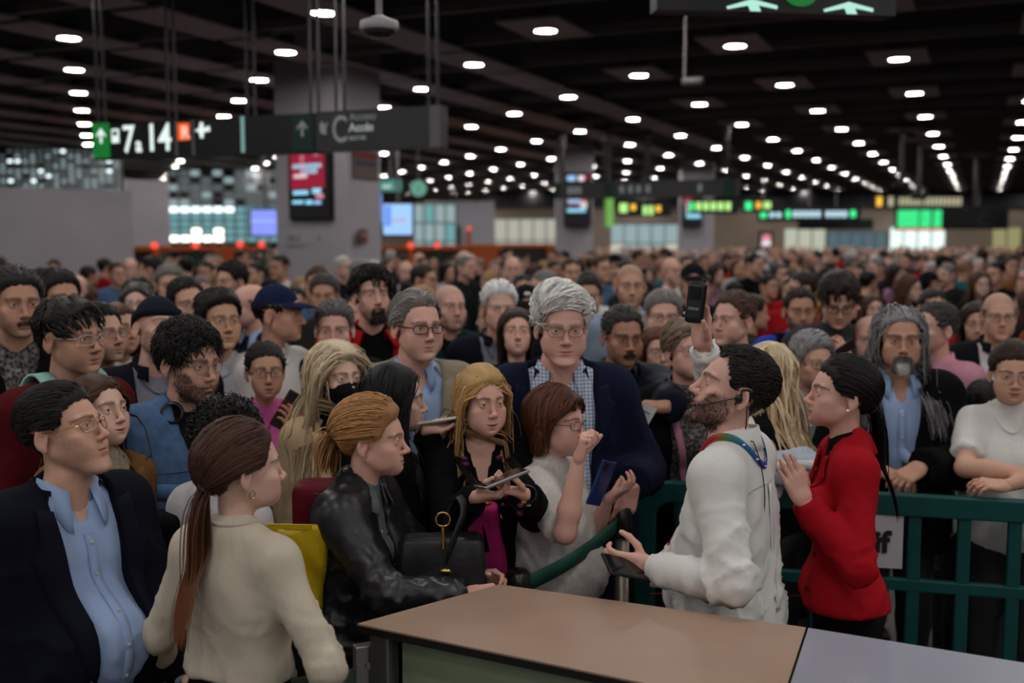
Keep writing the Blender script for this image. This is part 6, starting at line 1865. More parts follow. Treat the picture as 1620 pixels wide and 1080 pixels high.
P('whitetee', 1602, 590, 3.98, 'woman with clear glasses and white t-shirt leaning on the green barrier', -14, (-18, -4, 0), lod=0, fem=True, fat=.15, belly=.06, bust=.075, face=ff(jaw=.08, cheek=.007, wide=.03, double=.008), tone=tone(S_MED, lip=srgb(140, 66, 66)), hair=hair('pony', srgb(52, 32, 26), n=2000, vol=.008, tie=(0, .11, .01), tail=.2, nt=80), glasses=dict(mat=m_clear, r=.0014, h=.019, w=.024, p=2.2), top=dict(mat=c_white, name='tee', sleeve=.75, arm_off=.010, off=.008, neck='crew', nr=.072, loose=.02), bare=.7,
  arms=dict(R=dict(w=at(1640, 752, 3.72), pole=Vector((-1, -.3, -.35)), u=Vector((1, .1, 0)), n=Vector((0, .3, -1)), pose='relaxed'), L=dict(w=at(1592, 768, 3.70), pole=Vector((1, -.2, .1)), u=Vector((-1, 0, .1)), n=Vector((0, .4, -1)), pose='relaxed')))
# ---- staff
P('shirtman', 1160, 617, 3.00, 'bearded man in white shirt with lanyard and headset holding up a black device', -118, (-92, 20, 0), lod=0, fat=.05, belly=.05, face=fm(jaw=.06, nose=.004, hump=.002, neck=.16), tone=tone(S_PINK, browt=1.4, browc=H_BLACK, stubble=.62, stubblec=srgb(72, 54, 48)), beard=dict(col=srgb(74, 58, 52), len=.0012, shell=False, n=1400),
  hair=sh(srgb(26, 21, 20), vol=.010, len=.030, n=2800, w=.0038, recede=.022, nape=.0), top=dict(mat=c_white, neck='shirt', gap=.30, off=.012, arm_off=.003, loose=.022, flare=.010, hem=.78, amp=.0075, sleeve=1.95, placket=False, ckw=dict(stand=.040)), trousers=c_black,
  arms=dict(R=dict(w=at(1112, 548, 3.22), pole=Vector((.3, .8, -.6)), u=Vector((-.05, .05, 1)), n=Vector((-.8, -.55, 0)), pose='hold'), L=dict(w=at(1028, 897, 2.84), pole=Vector((.8, -.8, -.3)), u=Vector((-1, .05, .1)), n=Vector((.05, .9, .25)), pose='grip')))
P('redwoman', 1331, 624, 3.24, 'woman in fitted red jacket with dark ponytail and pearl earring, hands pressed together', -98, (-92, 8, 0), lod=0, fem=True, fat=-.10, face=ff(nose=.002, chinf=.001, jaw=-.02), tone=tone(S_PINK, browt=1.3, browc=H_BLACK, lip=srgb(168, 90, 88)),
  hair=hair('pony', srgb(20, 16, 16), n=2800, w=.0032, vol=.010, tie=(0, .108, -.030), tail=.34, nt=300, tdir=(0, .7, -.7), tgrav=.5, mess=.04, flow='back', tspread=.15), top=dict(mat=c_black, neck='none'), jacket=dict(mat=c_red, open=([.5, 1.20, 1.46], [.0, .0, .06]), hem=.955, flare=.004, lz=1.22, lw=.06, off=.014, cgap=1.2, cs=.018, cr=.068, loose=.0, arm_off=.004), trousers=c_black,
  arms=dict(L=dict(w=at(1272, 792, 3.08), pole=Vector((.9, -.5, -.8)), u=Vector((-.45, .05, .9)), n=Vector((-.2, .95, -.1)), pose='flat'), R=dict(w=at(1270, 790, 3.145), pole=Vector((.9, .5, -.8)), u=Vector((-.45, -.05, .9)), n=Vector((-.2, -.95, -.1)), pose='flat')))
print('cast done', round(time.time() - T_START, 1))
# ================================================================== THE CROWD BEHIND
crowd_specs = []
def CS(label, **k): crowd_specs.append((label, k))
CS('blurred dark haired man in black coat deep in the crowd', face=fm(), tone=tone(S_MED), hair=sh(H_BLACK), top=dict(mat=c_black))
CS('blurred grey haired man in charcoal jacket deep in the crowd', face=fm(), tone=tone(S_PINK), hair=sh(H_GREY), top=dict(mat=c_char), jacket=dict(mat=c_char, open=OPEN_SUIT))
CS('blurred bald man in dark suit deep in the crowd', face=fm(), tone=tone(S_PINK), hair=hair('bald', H_GREY, vol=.004), top=dict(mat=c_white), jacket=dict(mat=c_dsuit, open=OPEN_SUIT))
CS('blurred woman with long brown hair and dark coat deep in the crowd', fem=True, face=ff(), tone=tone(S_FAIR), hair=hair('long', H_BROWN, len=.34, over_ear=True, flow='part', w=.006), top=dict(mat=c_dsuit))
CS('blurred woman with long blonde hair and sand coat deep in the crowd', fem=True, face=ff(), tone=tone(S_FAIR), hair=hair('long', H_BLOND, len=.34, over_ear=True, flow='part', w=.006), top=dict(mat=c_trench))
CS('blurred man in olive jacket deep in the crowd', face=fm(), tone=tone(S_TAN), hair=sh(H_DBROWN), top=dict(mat=c_olive))
CS('blurred person in red jacket deep in the crowd', face=fm(), tone=tone(S_MED), hair=sh(H_BLACK), top=dict(mat=c_redj))
CS('blurred white haired man in navy jacket deep in the crowd', face=fm(), tone=tone(S_PINK), hair=sh(H_WHITE), top=dict(mat=c_navy))
CS('blurred woman with dark bob and grey jumper deep in the crowd', fem=True, face=ff(), tone=tone(S_MED), hair=hair('bob', H_BLACK, zend=-.09, over_ear=True, flow='part', w=.006), top=dict(mat=c_lgrey))
CS('blurred man in white shirt deep in the crowd', face=fm(), tone=tone(S_TAN), hair=sh(H_BLACK), top=dict(mat=c_white))
CS('blurred man in denim jacket deep in the crowd', face=fm(), tone=tone(S_MED), hair=sh(H_BROWN), top=dict(mat=c_denim))
CS('blurred ginger haired woman in black coat deep in the crowd', fem=True, face=ff(), tone=tone(S_FAIR), hair=hair('bob', H_GINGER, zend=-.09, over_ear=True, flow='part', w=.006), top=dict(mat=c_black))
CS('blurred man in dark cap and navy coat deep in the crowd', face=fm(), tone=tone(S_MED), hair=hair('bald', H_BLACK, vol=.003, rim=.05), hat=dict(kind='cap', mat=c_dsuit), top=dict(mat=c_navy))
CS('blurred woman in mauve cardigan deep in the crowd', fem=True, face=ff(), tone=tone(S_PINK), hair=hair('long', H_DBROWN, len=.26, over_ear=True, flow='part', w=.006), top=dict(mat=cloth('mauve_knit', (150, 112, 134))))
CS('blurred man in rust coloured sweater deep in the crowd', face=fm(), tone=tone(S_MED), hair=sh(H_DBROWN), top=dict(mat=cloth('rust_knit', (140, 74, 44))))
CS('blurred shaven headed man in teal top deep in the crowd', face=fm(), tone=tone(S_TAN, shave=.4), top=dict(mat=cloth('teal_top', (28, 92, 98))))
CS('blurred woman in white hooded top deep in the crowd', fem=True, face=ff(), tone=tone(S_FAIR), hair=hair('pony', H_BROWN, tail=.2, nt=60, w=.006), top=dict(mat=c_cream))
CS('blurred man in mustard jacket deep in the crowd', face=fm(), tone=tone(S_MED), hair=sh(H_BLACK), top=dict(mat=cloth('mustard', (150, 116, 30))))
protos = []
for i, (lab, k) in enumerate(crowd_specs):
    o = dict(H=1.62 if k.get('fem') else 1.74, loc=(0, 0, 0), yaw=0, lod=2, seed=i + 100, label=lab, group=lab.replace('blurred ', '').replace(' deep in the crowd', '') + ' among the crowd')
    o.update(k)
    if o.get('hair'): o['hair'].setdefault('seed', i + 50)
    r, F = build_person(o)
    protos.append((r, [c for c in COL.objects if c.parent == r], F))
taken = [(F.loc.x, F.loc.y) for r, F in PEOPLE.values()]
solid = [(X(522, 13.2), 13.2, 1.1), (X(909, 24.4), 24.4, .8), (X(1103, 30.3), 30.3, .8)] + [(X(280, 18.5) + d, 18.5, .6) for d in (-1.4, -.7, 0, .7, 1.4)] + [(X(700, 20) + d, 20, .6) for d in (-1, 0, 1)] + [(X(826, 26) + d, 26, .6) for d in (-1, 0, 1)]
cr = random.Random(11)
spots = []
def wall_x(y):     # the white partition keeps the left side of the hall clear
    return X(214, 15) + .3 if 14.9 < y < 30 else -1e9
def free(x, y, d, pool):
    if any(abs(x - a) < d and abs(y - b) < d and (x - a) ** 2 + (y - b) ** 2 < d * d for a, b in pool): return False
    if any((x - a) ** 2 + (y - b) ** 2 < (r_ + .3) ** 2 for a, b, r_ in solid): return False
    if 12.3 < y < 15.3 and x < X(214, 15.0) + .2 and y > 12.6 + (x - X(-260, 12.6)) * (15.0 - 12.6) / (X(214, 15.0) - X(-260, 12.6)) - .35: return False
    if y > 15 and x < X(214, y): return False
    if y > 20 and x < -7: return False
    if y > 32.3 and X(660, 33) - .3 < x < X(790, 33) + .3: return False
    if y > 39 and X(770, 40) < x < X(890, 40): return False
    return True
y = 5.9
tries = 0
cells = []
while y < 44:
    x = -.50 * y - .4
    gap = .62 if y < 10 else .70 if y < 20 else .85
    while x < .50 * y + .4:
        cells.append((x + cr.uniform(-.2, .2), y + cr.uniform(-.2, .2)))
        x += gap
    y += gap * .95
indiv = []; rest = []
for (x, y) in cells:
    if cr.random() < .10: continue
    d = .50
    if not free(x, y, d, taken): continue
    taken.append((x, y))
    (indiv if len(indiv) < 285 else rest).append((x, y))
print('crowd', len(indiv), 'rest', len(rest), 'reach', indiv[-1][1])
weights = [16, 9, 6, 10, 6, 8, 4, 6, 7, 5, 4, 5, 5, 3, 3, 3, 3, 2]
for n, (x, y) in enumerate(indiv):
    i = cr.choices(range(len(protos)), weights)[0] if n >= len(protos) else n
    r, parts, F = protos[i]
    if n < len(protos):
        e = r; ch = None
    else:
        e = r.copy(); COL.objects.link(e)
        for c in parts:
            q = c.copy(); q.parent = e; COL.objects.link(q)
    e.location = (x, y, 0)
    e.rotation_euler = (0, 0, math.radians(cr.gauss(0, 45) if cr.random() < .62 else cr.uniform(0, 360)))
    s_ = cr.uniform(.94, 1.06); e.scale = (s_, s_, s_)
# say which one of each kind: what it stands before, and how far back
BINS = [(214, 'before the white partition wall'), (440, 'before the cyan glazing'), (605, 'before the big column'), (780, 'below the blue monitors'), (945, 'before the middle column'), (1180, 'below the middle hanging sign'), (1400, 'below the ice blue display'), (9999, 'below the departure board')]
ORD = ['frontmost', 'second back', 'third back', 'fourth back', 'fifth back', 'sixth back', 'seventh back', 'eighth back', 'ninth back', 'tenth back']
seen_ = {}
figs = sorted([o_ for o_ in COL.objects if o_.parent is None and str(o_.get('label', '')).startswith('blurred ')], key=lambda o_: o_.location.y)
for o_ in figs:
    px_ = 810 + FPX * o_.location.x / o_.location.y
    where = next(w_ for b_, w_ in BINS if px_ < b_)
    key_ = o_['label'].replace(' deep in the crowd', '') + ' ' + where
    n_ = seen_.get(key_, 0); seen_[key_] = n_ + 1
    o_['label'] = key_ + ', ' + ORD[min(n_, 9)]
# beyond that nobody could be counted: one mass of plain figures
def simple_fig(seed):
    r = random.Random(seed)
    def fn(Pq):
        d = ell(Pq, (0, 0, 1.60), (.078, .10, .125))
        d = smin(d, cap(Pq, (0, .01, 1.35), (0, .01, 1.5), .055), .03)
        d = smin(d, cap(Pq, (-.13, .01, 1.36), (.13, .01, 1.36), .075), .05)
        d = smin(d, cap(Pq, (0, .01, 1.32), (0, .01, .85), .15, .16, flat=(1, 1.3, 1)), .06)
        for sd in (-1, 1):
            d = smin(d, cap(Pq, (sd * .20, .01, 1.36), (sd * .23, -.02, .85), .055, .04), .02)
            d = smin(d, cap(Pq, (sd * .09, .01, .85), (sd * .10, .01, .06), .10, .06), .03)
        return d
    V, Q = polygonize(fn, (-.36, -.26, -.02), (.36, .26, 1.78), .10)
    return V, Q
SV, SQ = simple_fig(1)
allV = []; allQ = []; allC = []; b = 0
hairc = [H_BLACK, H_DBROWN, H_BROWN, H_GREY, H_BLOND, H_DBROWN]
clothc = [srgb(*c) for c in ((20, 20, 24), (34, 36, 44), (26, 30, 52), (60, 58, 56), (150, 146, 144), (120, 84, 60), (110, 30, 34), (60, 74, 100), (54, 54, 46), (24, 24, 28))]
for (x, y) in rest:
    a = cr.gauss(0, .8); s_ = cr.uniform(.93, 1.06)
    ca, sa = math.cos(a), math.sin(a)
    v = SV * s_
    v = np.stack([v[:, 0] * ca - v[:, 1] * sa + x, v[:, 0] * sa + v[:, 1] * ca + y, v[:, 2]], 1)
    sk = A3(cr.choice([S_MED, S_PINK, S_TAN, S_FAIR])); hc = A3(cr.choice(hairc)); cc = A3(cr.choice(clothc))
    z = SV[:, 2]; yy = SV[:, 1]
    c = np.where((z > 1.47)[:, None], np.where(((z > 1.67) | (yy > .02))[:, None], hc, sk), cc)
    allV.append(v); allQ.append(SQ + b); allC.append(c); b += len(v)
if allV:
    me = mesh_np('crowd', np.concatenate(allV), np.concatenate(allQ)); set_col(me, np.concatenate(allC))
    tag(link('crowd', me, pm('crowd_far', (1, 1, 1), rough=.8, attr=True)), 'uncountable far crowd filling the back of the hall', 'crowd', kind='stuff')
print('crowd done', round(time.time() - T_START, 1))
# ================================================================== WORN DETAILS AND THINGS PEOPLE CARRY
def ball(name, mat, root, p, r, sc=(1, 1, 1)):
    V, Q = unit_sphere(14, 10)
    return link(name, mesh_np(name, V * A3(sc) * f32(r) + A3(p), Q), mat, root)
def tubep(name, mat, root, path, r, n=8, closed=False):
    V, Q = tube_np(np.asarray(path, f32), r, n, closed)
    return link(name, mesh_np(name, V, Q), mat, root)
def smooth_path(P, n=40):
    P = np.asarray(P, float); m = len(P)
    t = np.linspace(0, m - 1, n); i = np.clip(t.astype(int), 0, m - 2); u = (t - i)[:, None]
    g = lambda k: P[np.clip(k, 0, m - 1)]
    a, b, c, d = g(i - 1), g(i), g(i + 1), g(i + 2)
    return (.5 * ((2 * b) + (-a + c) * u + (2 * a - 5 * b + 4 * c - d) * u ** 2 + (-a + 3 * b - 3 * c + d) * u ** 3)).astype(f32)
def ribbon(name, mat, root, path, wdir, width, thick=.003):
    path = np.asarray(path, f32); w = np.asarray(wdir, f32)
    if w.ndim == 1: w = np.tile(w, (len(path), 1))
    w = w / np.linalg.norm(w, axis=1, keepdims=True) * width / 2
    V = np.stack([path - w, path, path + w], 1).reshape(-1, 3)
    o = link(name, mesh_np(name, V, grid_faces(len(path), 3)), mat, root)
    m = o.modifiers.new('s', 'SOLIDIFY'); m.thickness = thick; m.offset = 0
    return o
def over_shoulder(F, fn, x, a0, a1, n=26, zc=1.28, off=.006, x1=None):
    """path lying on a garment, from the front (angle a0) over the shoulder to the back (a1)"""
    a = np.radians(np.linspace(a0, a1, n))
    xs = np.linspace(x, x if x1 is None else x1, n)
    d = np.stack([np.zeros(n), -np.cos(a), np.sin(a)], 1)
    c = np.stack([xs, np.zeros(n), np.full(n, zc)], 1)
    O = F.tp(c + d * .5); C = F.tp(c)
    P_ = F.hit(fn, O, C - O, .6)
    D = (O - C); D = D / np.linalg.norm(D, axis=1, keepdims=True)
    return P_ + D * off
m_pearl = pm('pearl', srgb(230, 224, 214), rough=.2); m_plastic = pm('white_plastic', srgb(226, 226, 226), rough=.3); m_bplast = pm('black_plastic', (.012, .012, .013), rough=.25, spec=.6)
m_nail = pm('red_nail', srgb(150, 14, 24), rough=.2); m_glassblk = pm('screen_glass', (.01, .01, .012), rough=.06, spec=.7)

r, F = PEOPLE['mask']
uu, vv = np.meshgrid(np.linspace(-1, 1, 29), np.linspace(0, 1, 17))
uu, vv = uu.ravel(), vv.ravel()
mx_ = .067 * np.sin(uu * 1.25) / math.sin(1.25)
zt, zb_ = -.014 - .018 * np.abs(uu) ** 1.5, -.116 + .056 * uu ** 2
mz = zt + (zb_ - zt) * vv
yf = np.interp(vv, [0, .12, .35, .7, .9, 1], [-.101, -.110, -.1245, -.114, -.103, -.092])
my = -.022 + (yf + .022) * np.cos(uu * 1.38) ** .85 + .0012 * np.sin(vv * 40)
mo = link('face_mask', mesh_np('face_mask', F.head_pts(np.stack([mx_, my, mz], 1).astype(f32), stiff=True), grid_faces(17, 29)[:, ::-1]), c_mask, r)
_m = mo.modifiers.new('s', 'SOLIDIFY'); _m.thickness = .002; _m.offset = 0
for sd in (-1, 1):
    pth = smooth_path([(sd * .060, -.045, -.040), (sd * .074, -.01, -.02), (sd * .083, .02, .012)], 12)
    tubep('ear_loop', c_mask, mo, F.head_pts(pth, stiff=True), .0012, 5)

r, F = PEOPLE['earbuds']
for sd in (-1, 1):
    ball('earbud', m_plastic, r, F.head_pts([(sd * .082, .002, -.012)], stiff=True)[0], .007); 
    tubep('earbud_stem', m_plastic, r, F.head_pts([(sd * .083, -.002, -.014), (sd * .083, -.008, -.036)], stiff=True), .003, 6)
def earring(key, sd, mat, rad=.005, dz=-.041, dy=.006, name='earring', hoop=0):
    r, F = PEOPLE[key]
    p = F.head_pts([(sd * .081, dy, dz)], stiff=True)[0]
    if hoop:
        a = np.linspace(0, 2 * np.pi, 18, endpoint=False); tubep(name, mat, r, p + np.stack([0 * a, hoop * np.cos(a), hoop * np.sin(a) - hoop], 1).astype(f32), .0014, 5, True)
    else: ball(name, mat, r, p, rad)
earring('redwoman', 1, m_pearl, .0062); earring('redwoman', -1, m_pearl, .0062)
earring('pony', -1, m_gold, hoop=.009); earring('pony', 1, m_gold, hoop=.009)
earring('leather', -1, m_gold, .003); earring('blonde', -1, m_pearl, .004); earring('pinkgirl', -1, m_pearl, .004)
def hair_tie(key, tie, rad, mat=m_bplast):
    r, F = PEOPLE[key]
    a = np.linspace(0, 2 * np.pi, 20, endpoint=False)
    t = A3(tie) + A3((0, .004, -.003))
    pts = t + np.stack([np.cos(a) * rad, np.sin(a) * rad * .5, np.sin(a) * rad * .8], 1).astype(f32)
    tubep('hair_tie', mat, r, F.head_pts(pts, stiff=True), .0055, 8, True)
hair_tie('pony', (-.012, .108, -.030), .017); hair_tie('redwoman', (0, .108, -.030), .017)
# claw clip and loose ends of the pinned up hair
r, F = PEOPLE['leather']
L_ = []
for sd in (-1, 1):
    for q in range(6):
        zz = .030 - q * .011
        pth = smooth_path([(sd * .004, .112, zz), (sd * .020, .122 - .002 * q, zz - .002), (sd * .032, .108, zz - .006), (sd * .034, .092, zz - .010)], 9)
        L_.append(tube_np(pth, .0022, 5))
    L_.append(tube_np(smooth_path([(sd * .005, .113, .034), (sd * .009, .124, .005), (sd * .005, .116, -.030)], 9), .0035, 6))
V, Q = merge(L_)
link('hair_clip', mesh_np('hair_clip', F.head_pts(V, stiff=True), Q), pm('tortoise_clip', srgb(58, 40, 24), rough=.2), r)
for sd in (-1, 1):
    for i, (p, d, n) in enumerate(F.tips[sd]):
        u = d / np.linalg.norm(d)
        ball('fingernail', m_nail, r, p - n * .0045 + u * .002, .0055, (1, 1, .8))
front_buttons(F, F.jacket, m_gold, F.fn_j, [(.0, zz) for zz in (1.0, 1.12, 1.24, 1.34)], r=.007, off=.004)
tubep('pocket_seam', m_bplast, F.jacket, F.front(F.fn_j, [(-.13 + .02 * q, 1.23 - .012 * q) for q in range(6)], .003), .0025, 5)

# headphones round the neck of the denim jacket
r, F = PEOPLE['denim']
hp = empty('headphones', F.loc, F.yaw); tag(hp, 'dark over-ear headphones resting round the bearded man\'s neck', 'headphones')
th = np.linspace(math.radians(60), math.radians(300), 26)
path = F.tp(np.stack([.084 * np.sin(th), .010 - .078 * np.cos(th), 1.485 + .028 * (1 - np.cos(th)) * .5], 1))
m_hp = pm('headphone_black', srgb(34, 34, 40), rough=.4)
tubep('headband', m_hp, hp, path, .010, 8)
for sd in (-1, 1):
    c = A3((sd * .062, -.052, 1.478)); ax = A3((sd * .35, -.75, .25)); ax = ax / np.linalg.norm(ax)
    for nm, d0, d1, rr, mt in (('ear_cup', -.012, .016, .037, m_hp), ('ear_pad', -.026, -.012, .033, m_bplast)):
        tubep(nm, mt, hp, F.tp(np.stack([c + ax * d0, c + ax * (d0 * .9), c + ax * (d0 + d1) / 2, c + ax * (d1 * .9), c + ax * d1])), np.array([rr * .7, rr, rr, rr, rr * .75]) * F.s, 18)
front_strip(F, F.jacket, c_denim, F.fn_j, [(0, .88), (0, 1.36)], .045, 'placket', off=.004)
front_buttons(F, F.jacket, m_steel, F.fn_j, [(0, zz) for zz in (.95, 1.06, 1.17, 1.28)], r=.008)
for sd in (-1, 1):
    front_strip(F, F.jacket, c_denim, F.fn_j, [(sd * .045, 1.235), (sd * .14, 1.245)], .05, 'pocket_flap', off=.005, thick=.004)
    tubep('seam', pm('denim_seam', srgb(58, 78, 108)), F.jacket, F.front(F.fn_j, [(sd * (.03 + .01 * q), 1.30) for q in range(14)], .002), .0015, 4)

# mint strap and backpack of the red sweater
r, F = PEOPLE['redsw']
bp = empty('backpack', F.loc, F.yaw); tag(bp, 'mint green backpack worn over the dark red sweater', 'backpack')
for sx in (-1, 1):
    pth = over_shoulder(F, F.fn_top, sx * .095, -15, 165, n=34, off=.020, x1=sx * .085)
    ribbon('shoulder_strap', c_mint, bp, pth, F.tp([(1, 0, .95)])[0] - F.tp([(0, 0, .95)])[0], .058, .008)
def rounded(fn_c, fn_r, name, mat, parent, h=.014, M=None):
    def fn(Pq): 
        q = np.abs(Pq - A3(fn_c)) - (A3(fn_r) - .03)
        return np.sqrt((np.maximum(q, 0) ** 2).sum(1)) + np.minimum(q.max(1), 0) - .03
    lo = A3(fn_c) - A3(fn_r) - .03; hi = A3(fn_c) + A3(fn_r) + .03
    V, Q = polygonize(fn, lo, hi, h)
    return link(name, mesh_np(name, V, Q), mat, parent)
rounded(tuple(F.tp([(0, .215, 1.22)])[0]), (.14, .085, .20), 'pack_body', c_mint, bp)

# lanyard, headset and details of the white shirt
r, F = PEOPLE['shirtman']
def rainbow(N, L, tc, col):
    sp = N.new('ShaderNodeSeparateXYZ'); L.new(tc.outputs['Generated'], sp.inputs[0])
    rp = N.new('ShaderNodeValToRGB'); e = rp.color_ramp.elements
    e[0].color = (*srgb(150, 20, 50), 1); e[1].color = (*srgb(40, 60, 150), 1)
    for ps, c in ((.35, (190, 40, 40)), (.55, (70, 120, 60)), (.75, (40, 120, 160))): q = e.new(ps); q.color = (*srgb(*c), 1)
    L.new(sp.outputs['Y'], rp.inputs[0]); return rp.outputs[0]
m_lan = pm('lanyard_print', (.5, .2, .3), rough=.5, pattern=rainbow)
th = np.linspace(math.radians(12), math.radians(348), 40)
fr = np.cos(th) * .5 + .5
zl = cloth_z(F, F.fn_top, th, .097)
for _ in range(4): zl[1:-1] = (zl[:-2] + 2 * zl[1:-1] + zl[2:]) / 4
path = F.tp(ring_frame(F, th, .097 + .004 * fr, zl + .016))
lan = ribbon('lanyard', m_lan, r, path, F.tp([(0, 0, 1.05)])[0] - F.tp([(0, 0, .95)])[0], .020, .002)
for q in range(5):
    i = 13 + q * 3
    ball('lanyard_print', m_plastic, lan, path[i] + (path[i] - F.tp([(0, .012, 1.50)])[0]) * .02, .0045, (1, 1, .7))
for sd in (-1, 1):
    pts = np.array([(sd * .030, 1.44), (sd * .035, 1.38), (sd * .02, 1.25), (0, 1.12)])
    front_strip(F, r, m_lan, F.fn_top, pts, .018, 'lanyard_tail', off=.006)
B_ = F.front(F.fn_top, [(0, 1.08)], .01)[0]
badge = MB().box(tuple(B_), (.06, .004, .09)).build('badge', m_plastic, r)
hs = tubep('headset_boom', m_bplast, r, F.head_pts(smooth_path([(.084, .010, -.005), (.080, -.030, -.030), (.066, -.075, -.062), (.045, -.105, -.076)], 20), stiff=True), .0018, 6)
ball('microphone_tip', m_bplast, hs, F.head_pts([(.043, -.107, -.077)], stiff=True)[0], .0055)
tubep('ear_hook', m_bplast, hs, F.head_pts(smooth_path([(.083, .0, -.030), (.087, .010, -.012), (.086, .006, .014), (.083, .030, .018), (.082, .038, -.010)], 20), stiff=True), .0030, 6)
ball('earpiece', m_bplast, hs, F.head_pts([(.083, .006, -.012)], stiff=True)[0], .011, (.6, 1, 1.2))
tubep('cable', m_bplast, hs, np.concatenate([F.head_pts(smooth_path([(.083, .03, -.010), (.070, .055, -.075), (.058, .065, -.12)], 12), stiff=True), F.tp(smooth_path([(.050, .085, 1.50), (.045, .105, 1.44), (.05, .122, 1.34), (.06, .115, 1.2)], 16))]), .0016, 5)
# back yoke seam and pleat
def back_pts(F, fn, xz, off=.002):
    xz = np.asarray(xz, f32); n = len(xz)
    O = F.tp(np.stack([xz[:, 0], np.full(n, .45), xz[:, 1]], 1)); D = np.tile(F.tp([(0, -1, .95)])[0] - F.tp([(0, 0, .95)])[0], (n, 1))
    return F.hit(fn, O, D, 1.0) - D / np.linalg.norm(D, axis=1, keepdims=True) * off
m_seam = cloth('white_seam', (196, 194, 192), wr=0)
tubep('yoke_seam', m_seam, F.top, back_pts(F, F.fn_top, [(xx, 1.375) for xx in np.linspace(-.165, .165, 24)], .0005), .0022, 5)
ribbon('back_pleat', c_white, F.top, back_pts(F, F.fn_top, [(0, zz) for zz in np.linspace(1.372, 1.0, 18)], .004), F.tp([(1, 0, .95)])[0] - F.tp([(0, 0, .95)])[0], .022, .003)
def cuff(F, sd, mat, parent, r_, wid=.055, name='cuff', t=.93):
    v = F.W[sd] - F.E[sd]; L = np.linalg.norm(v); u = v / L
    e = F.E[sd] + v * t
    a = np.array([e - u * wid, e - u * wid * .95, e - u * .003, e]); 
    return tubep(name, mat, parent, a, np.array([r_ * .9, r_ * 1.02, r_ * 1.0, r_ * .9]) * F.s, 22)
cuff(F, 1, c_white, F.top, .039, t=.99, wid=.065); cuff(F, -1, c_white, F.top, .036, t=.97, wid=.07)
for sd in (-1, 1):        # shoulder seams
    S, E = F.S[sd], F.E[sd]; ax = (E - S) / np.linalg.norm(E - S)
# red jacket details
r, F = PEOPLE['redwoman']
for sd in (-1, 1):
    front_strip(F, F.jacket, c_red, F.fn_j, [(sd * .05, 1.02), (sd * .13, 1.03)], .04, 'pocket_flap', off=.004, thick=.004)
front_buttons(F, F.jacket, m_bplast, F.fn_j, [(0.0, zz) for zz in (1.19, 1.10, 1.01)], r=.009)
pb = F.front(F.fn_j, [(-.085, 1.33)], .006)[0]; link('brooch', mesh_np('brooch', unit_sphere(10, 6)[0] * A3((.012, .004, .014)) + pb, unit_sphere(10, 6)[1]), m_bplast, r)
tubep('jacket_seam', cloth('red_seam', (140, 14, 26), wr=0), F.jacket, back_pts(F, F.fn_j, [(0, zz) for zz in np.linspace(1.44, .92, 24)], .0005), .0018, 4)
# necklace and watch of the blonde woman
r, F = PEOPLE['blonde']
m_plum = pm('plum_bead', srgb(88, 20, 72), rough=.35)
nk = [(-.062, 1.44), (-.055, 1.36), (-.05, 1.28), (-.03, 1.14), (-.005, 1.02)]; nk2 = [(.062, 1.44), (.055, 1.36), (.05, 1.28), (.03, 1.14), (.005, 1.02)]
neck = empty('necklace', (0, 0, 0)); neck.parent = r
for side in (nk, nk2):
    P2 = smooth_path([(a, b, 0) for a, b in side], 26)
    pts = F.front(F.fn_j, P2[:, :2], .008)
    tubep('cord', m_bplast, neck, pts, .0018, 5)
    rr = random.Random(3)
    for i, p in enumerate(pts):
        if i % 9 == 5: ball('gold_bead', m_gold, neck, p - A3((0, .006, 0)), .011)
        elif i % 2 == 0: ball('plum_petal', m_plum, neck, p + A3((rr.uniform(-.01, .01), -.006, rr.uniform(-.006, .006))), .009, (1.2, .6, 1))
wv = (F.W[1] - F.E[1]); wv = wv / np.linalg.norm(wv); wp = F.W[1] - wv * .004
tubep('watch_strap', m_bplast, r, np.stack([wp - wv * .014, wp - wv * .012, wp + wv * .006, wp + wv * .008]), np.array([.025, .029, .029, .025]), 18)
ball('watch_case', m_thin, r, wp - F.hand[1][1] / np.linalg.norm(F.hand[1][1]) * .029, .017, (1, 1, .5))
# quilted vest of the long haired man
r, F = PEOPLE['longgrey']
for q in range(7):
    zz = .98 + q * .052
    for sd in (-1, 1):
        front_strip(F, r, c_quilt, F.fn_top, [(sd * (.042 + .004 * q), zz), (sd * .095, zz)], .049, 'quilted_panel', off=.012, thick=.010)
r, F = PEOPLE['roseglasses']
front_strip(F, r, c_polo, F.fn_top, [(-.075, 1.42), (-.05, 1.25), (-.02, 1.1)], .03, 'scarf_edge', off=.03)
for key, col in (('shaved', c_dsuit), ('bluejacket', c_black)):
    r, F = PEOPLE[key]
    fn = F.fn_j if key == 'bluejacket' else F.fn_top
    ribbon('bag_strap', col, r, over_shoulder(F, fn, -.10, -25, 150, off=.006), F.tp([(1, 0, .95)])[0] - F.tp([(0, 0, .95)])[0], .05, .006)
r, F = PEOPLE['redjacket']
front_strip(F, F.jacket, m_plastic, F.fn_j, [(.10, 1.27), (.135, 1.275)], .018, 'chest_logo', off=.003)
r, F = PEOPLE['blackhair']
front_buttons(F, F.jacket, m_steel, F.fn_j, [(-.05, zz) for zz in (1.28, 1.15)], r=.008)
r, F = PEOPLE['suit']
tubep('belt_buckle', m_gold, r, F.front(F.fn_top, [(-.02, .885), (.02, .885)], .004), .006, 6)
cuff(F, 1, c_lblue, r, .036, wid=.03, t=1.0)
r, F = PEOPLE['blackcap']
ball('cap_badge', m_plastic, r, F.head_pts([(0, -.090, .085)], stiff=True)[0], .016, (1.2, .4, .8))

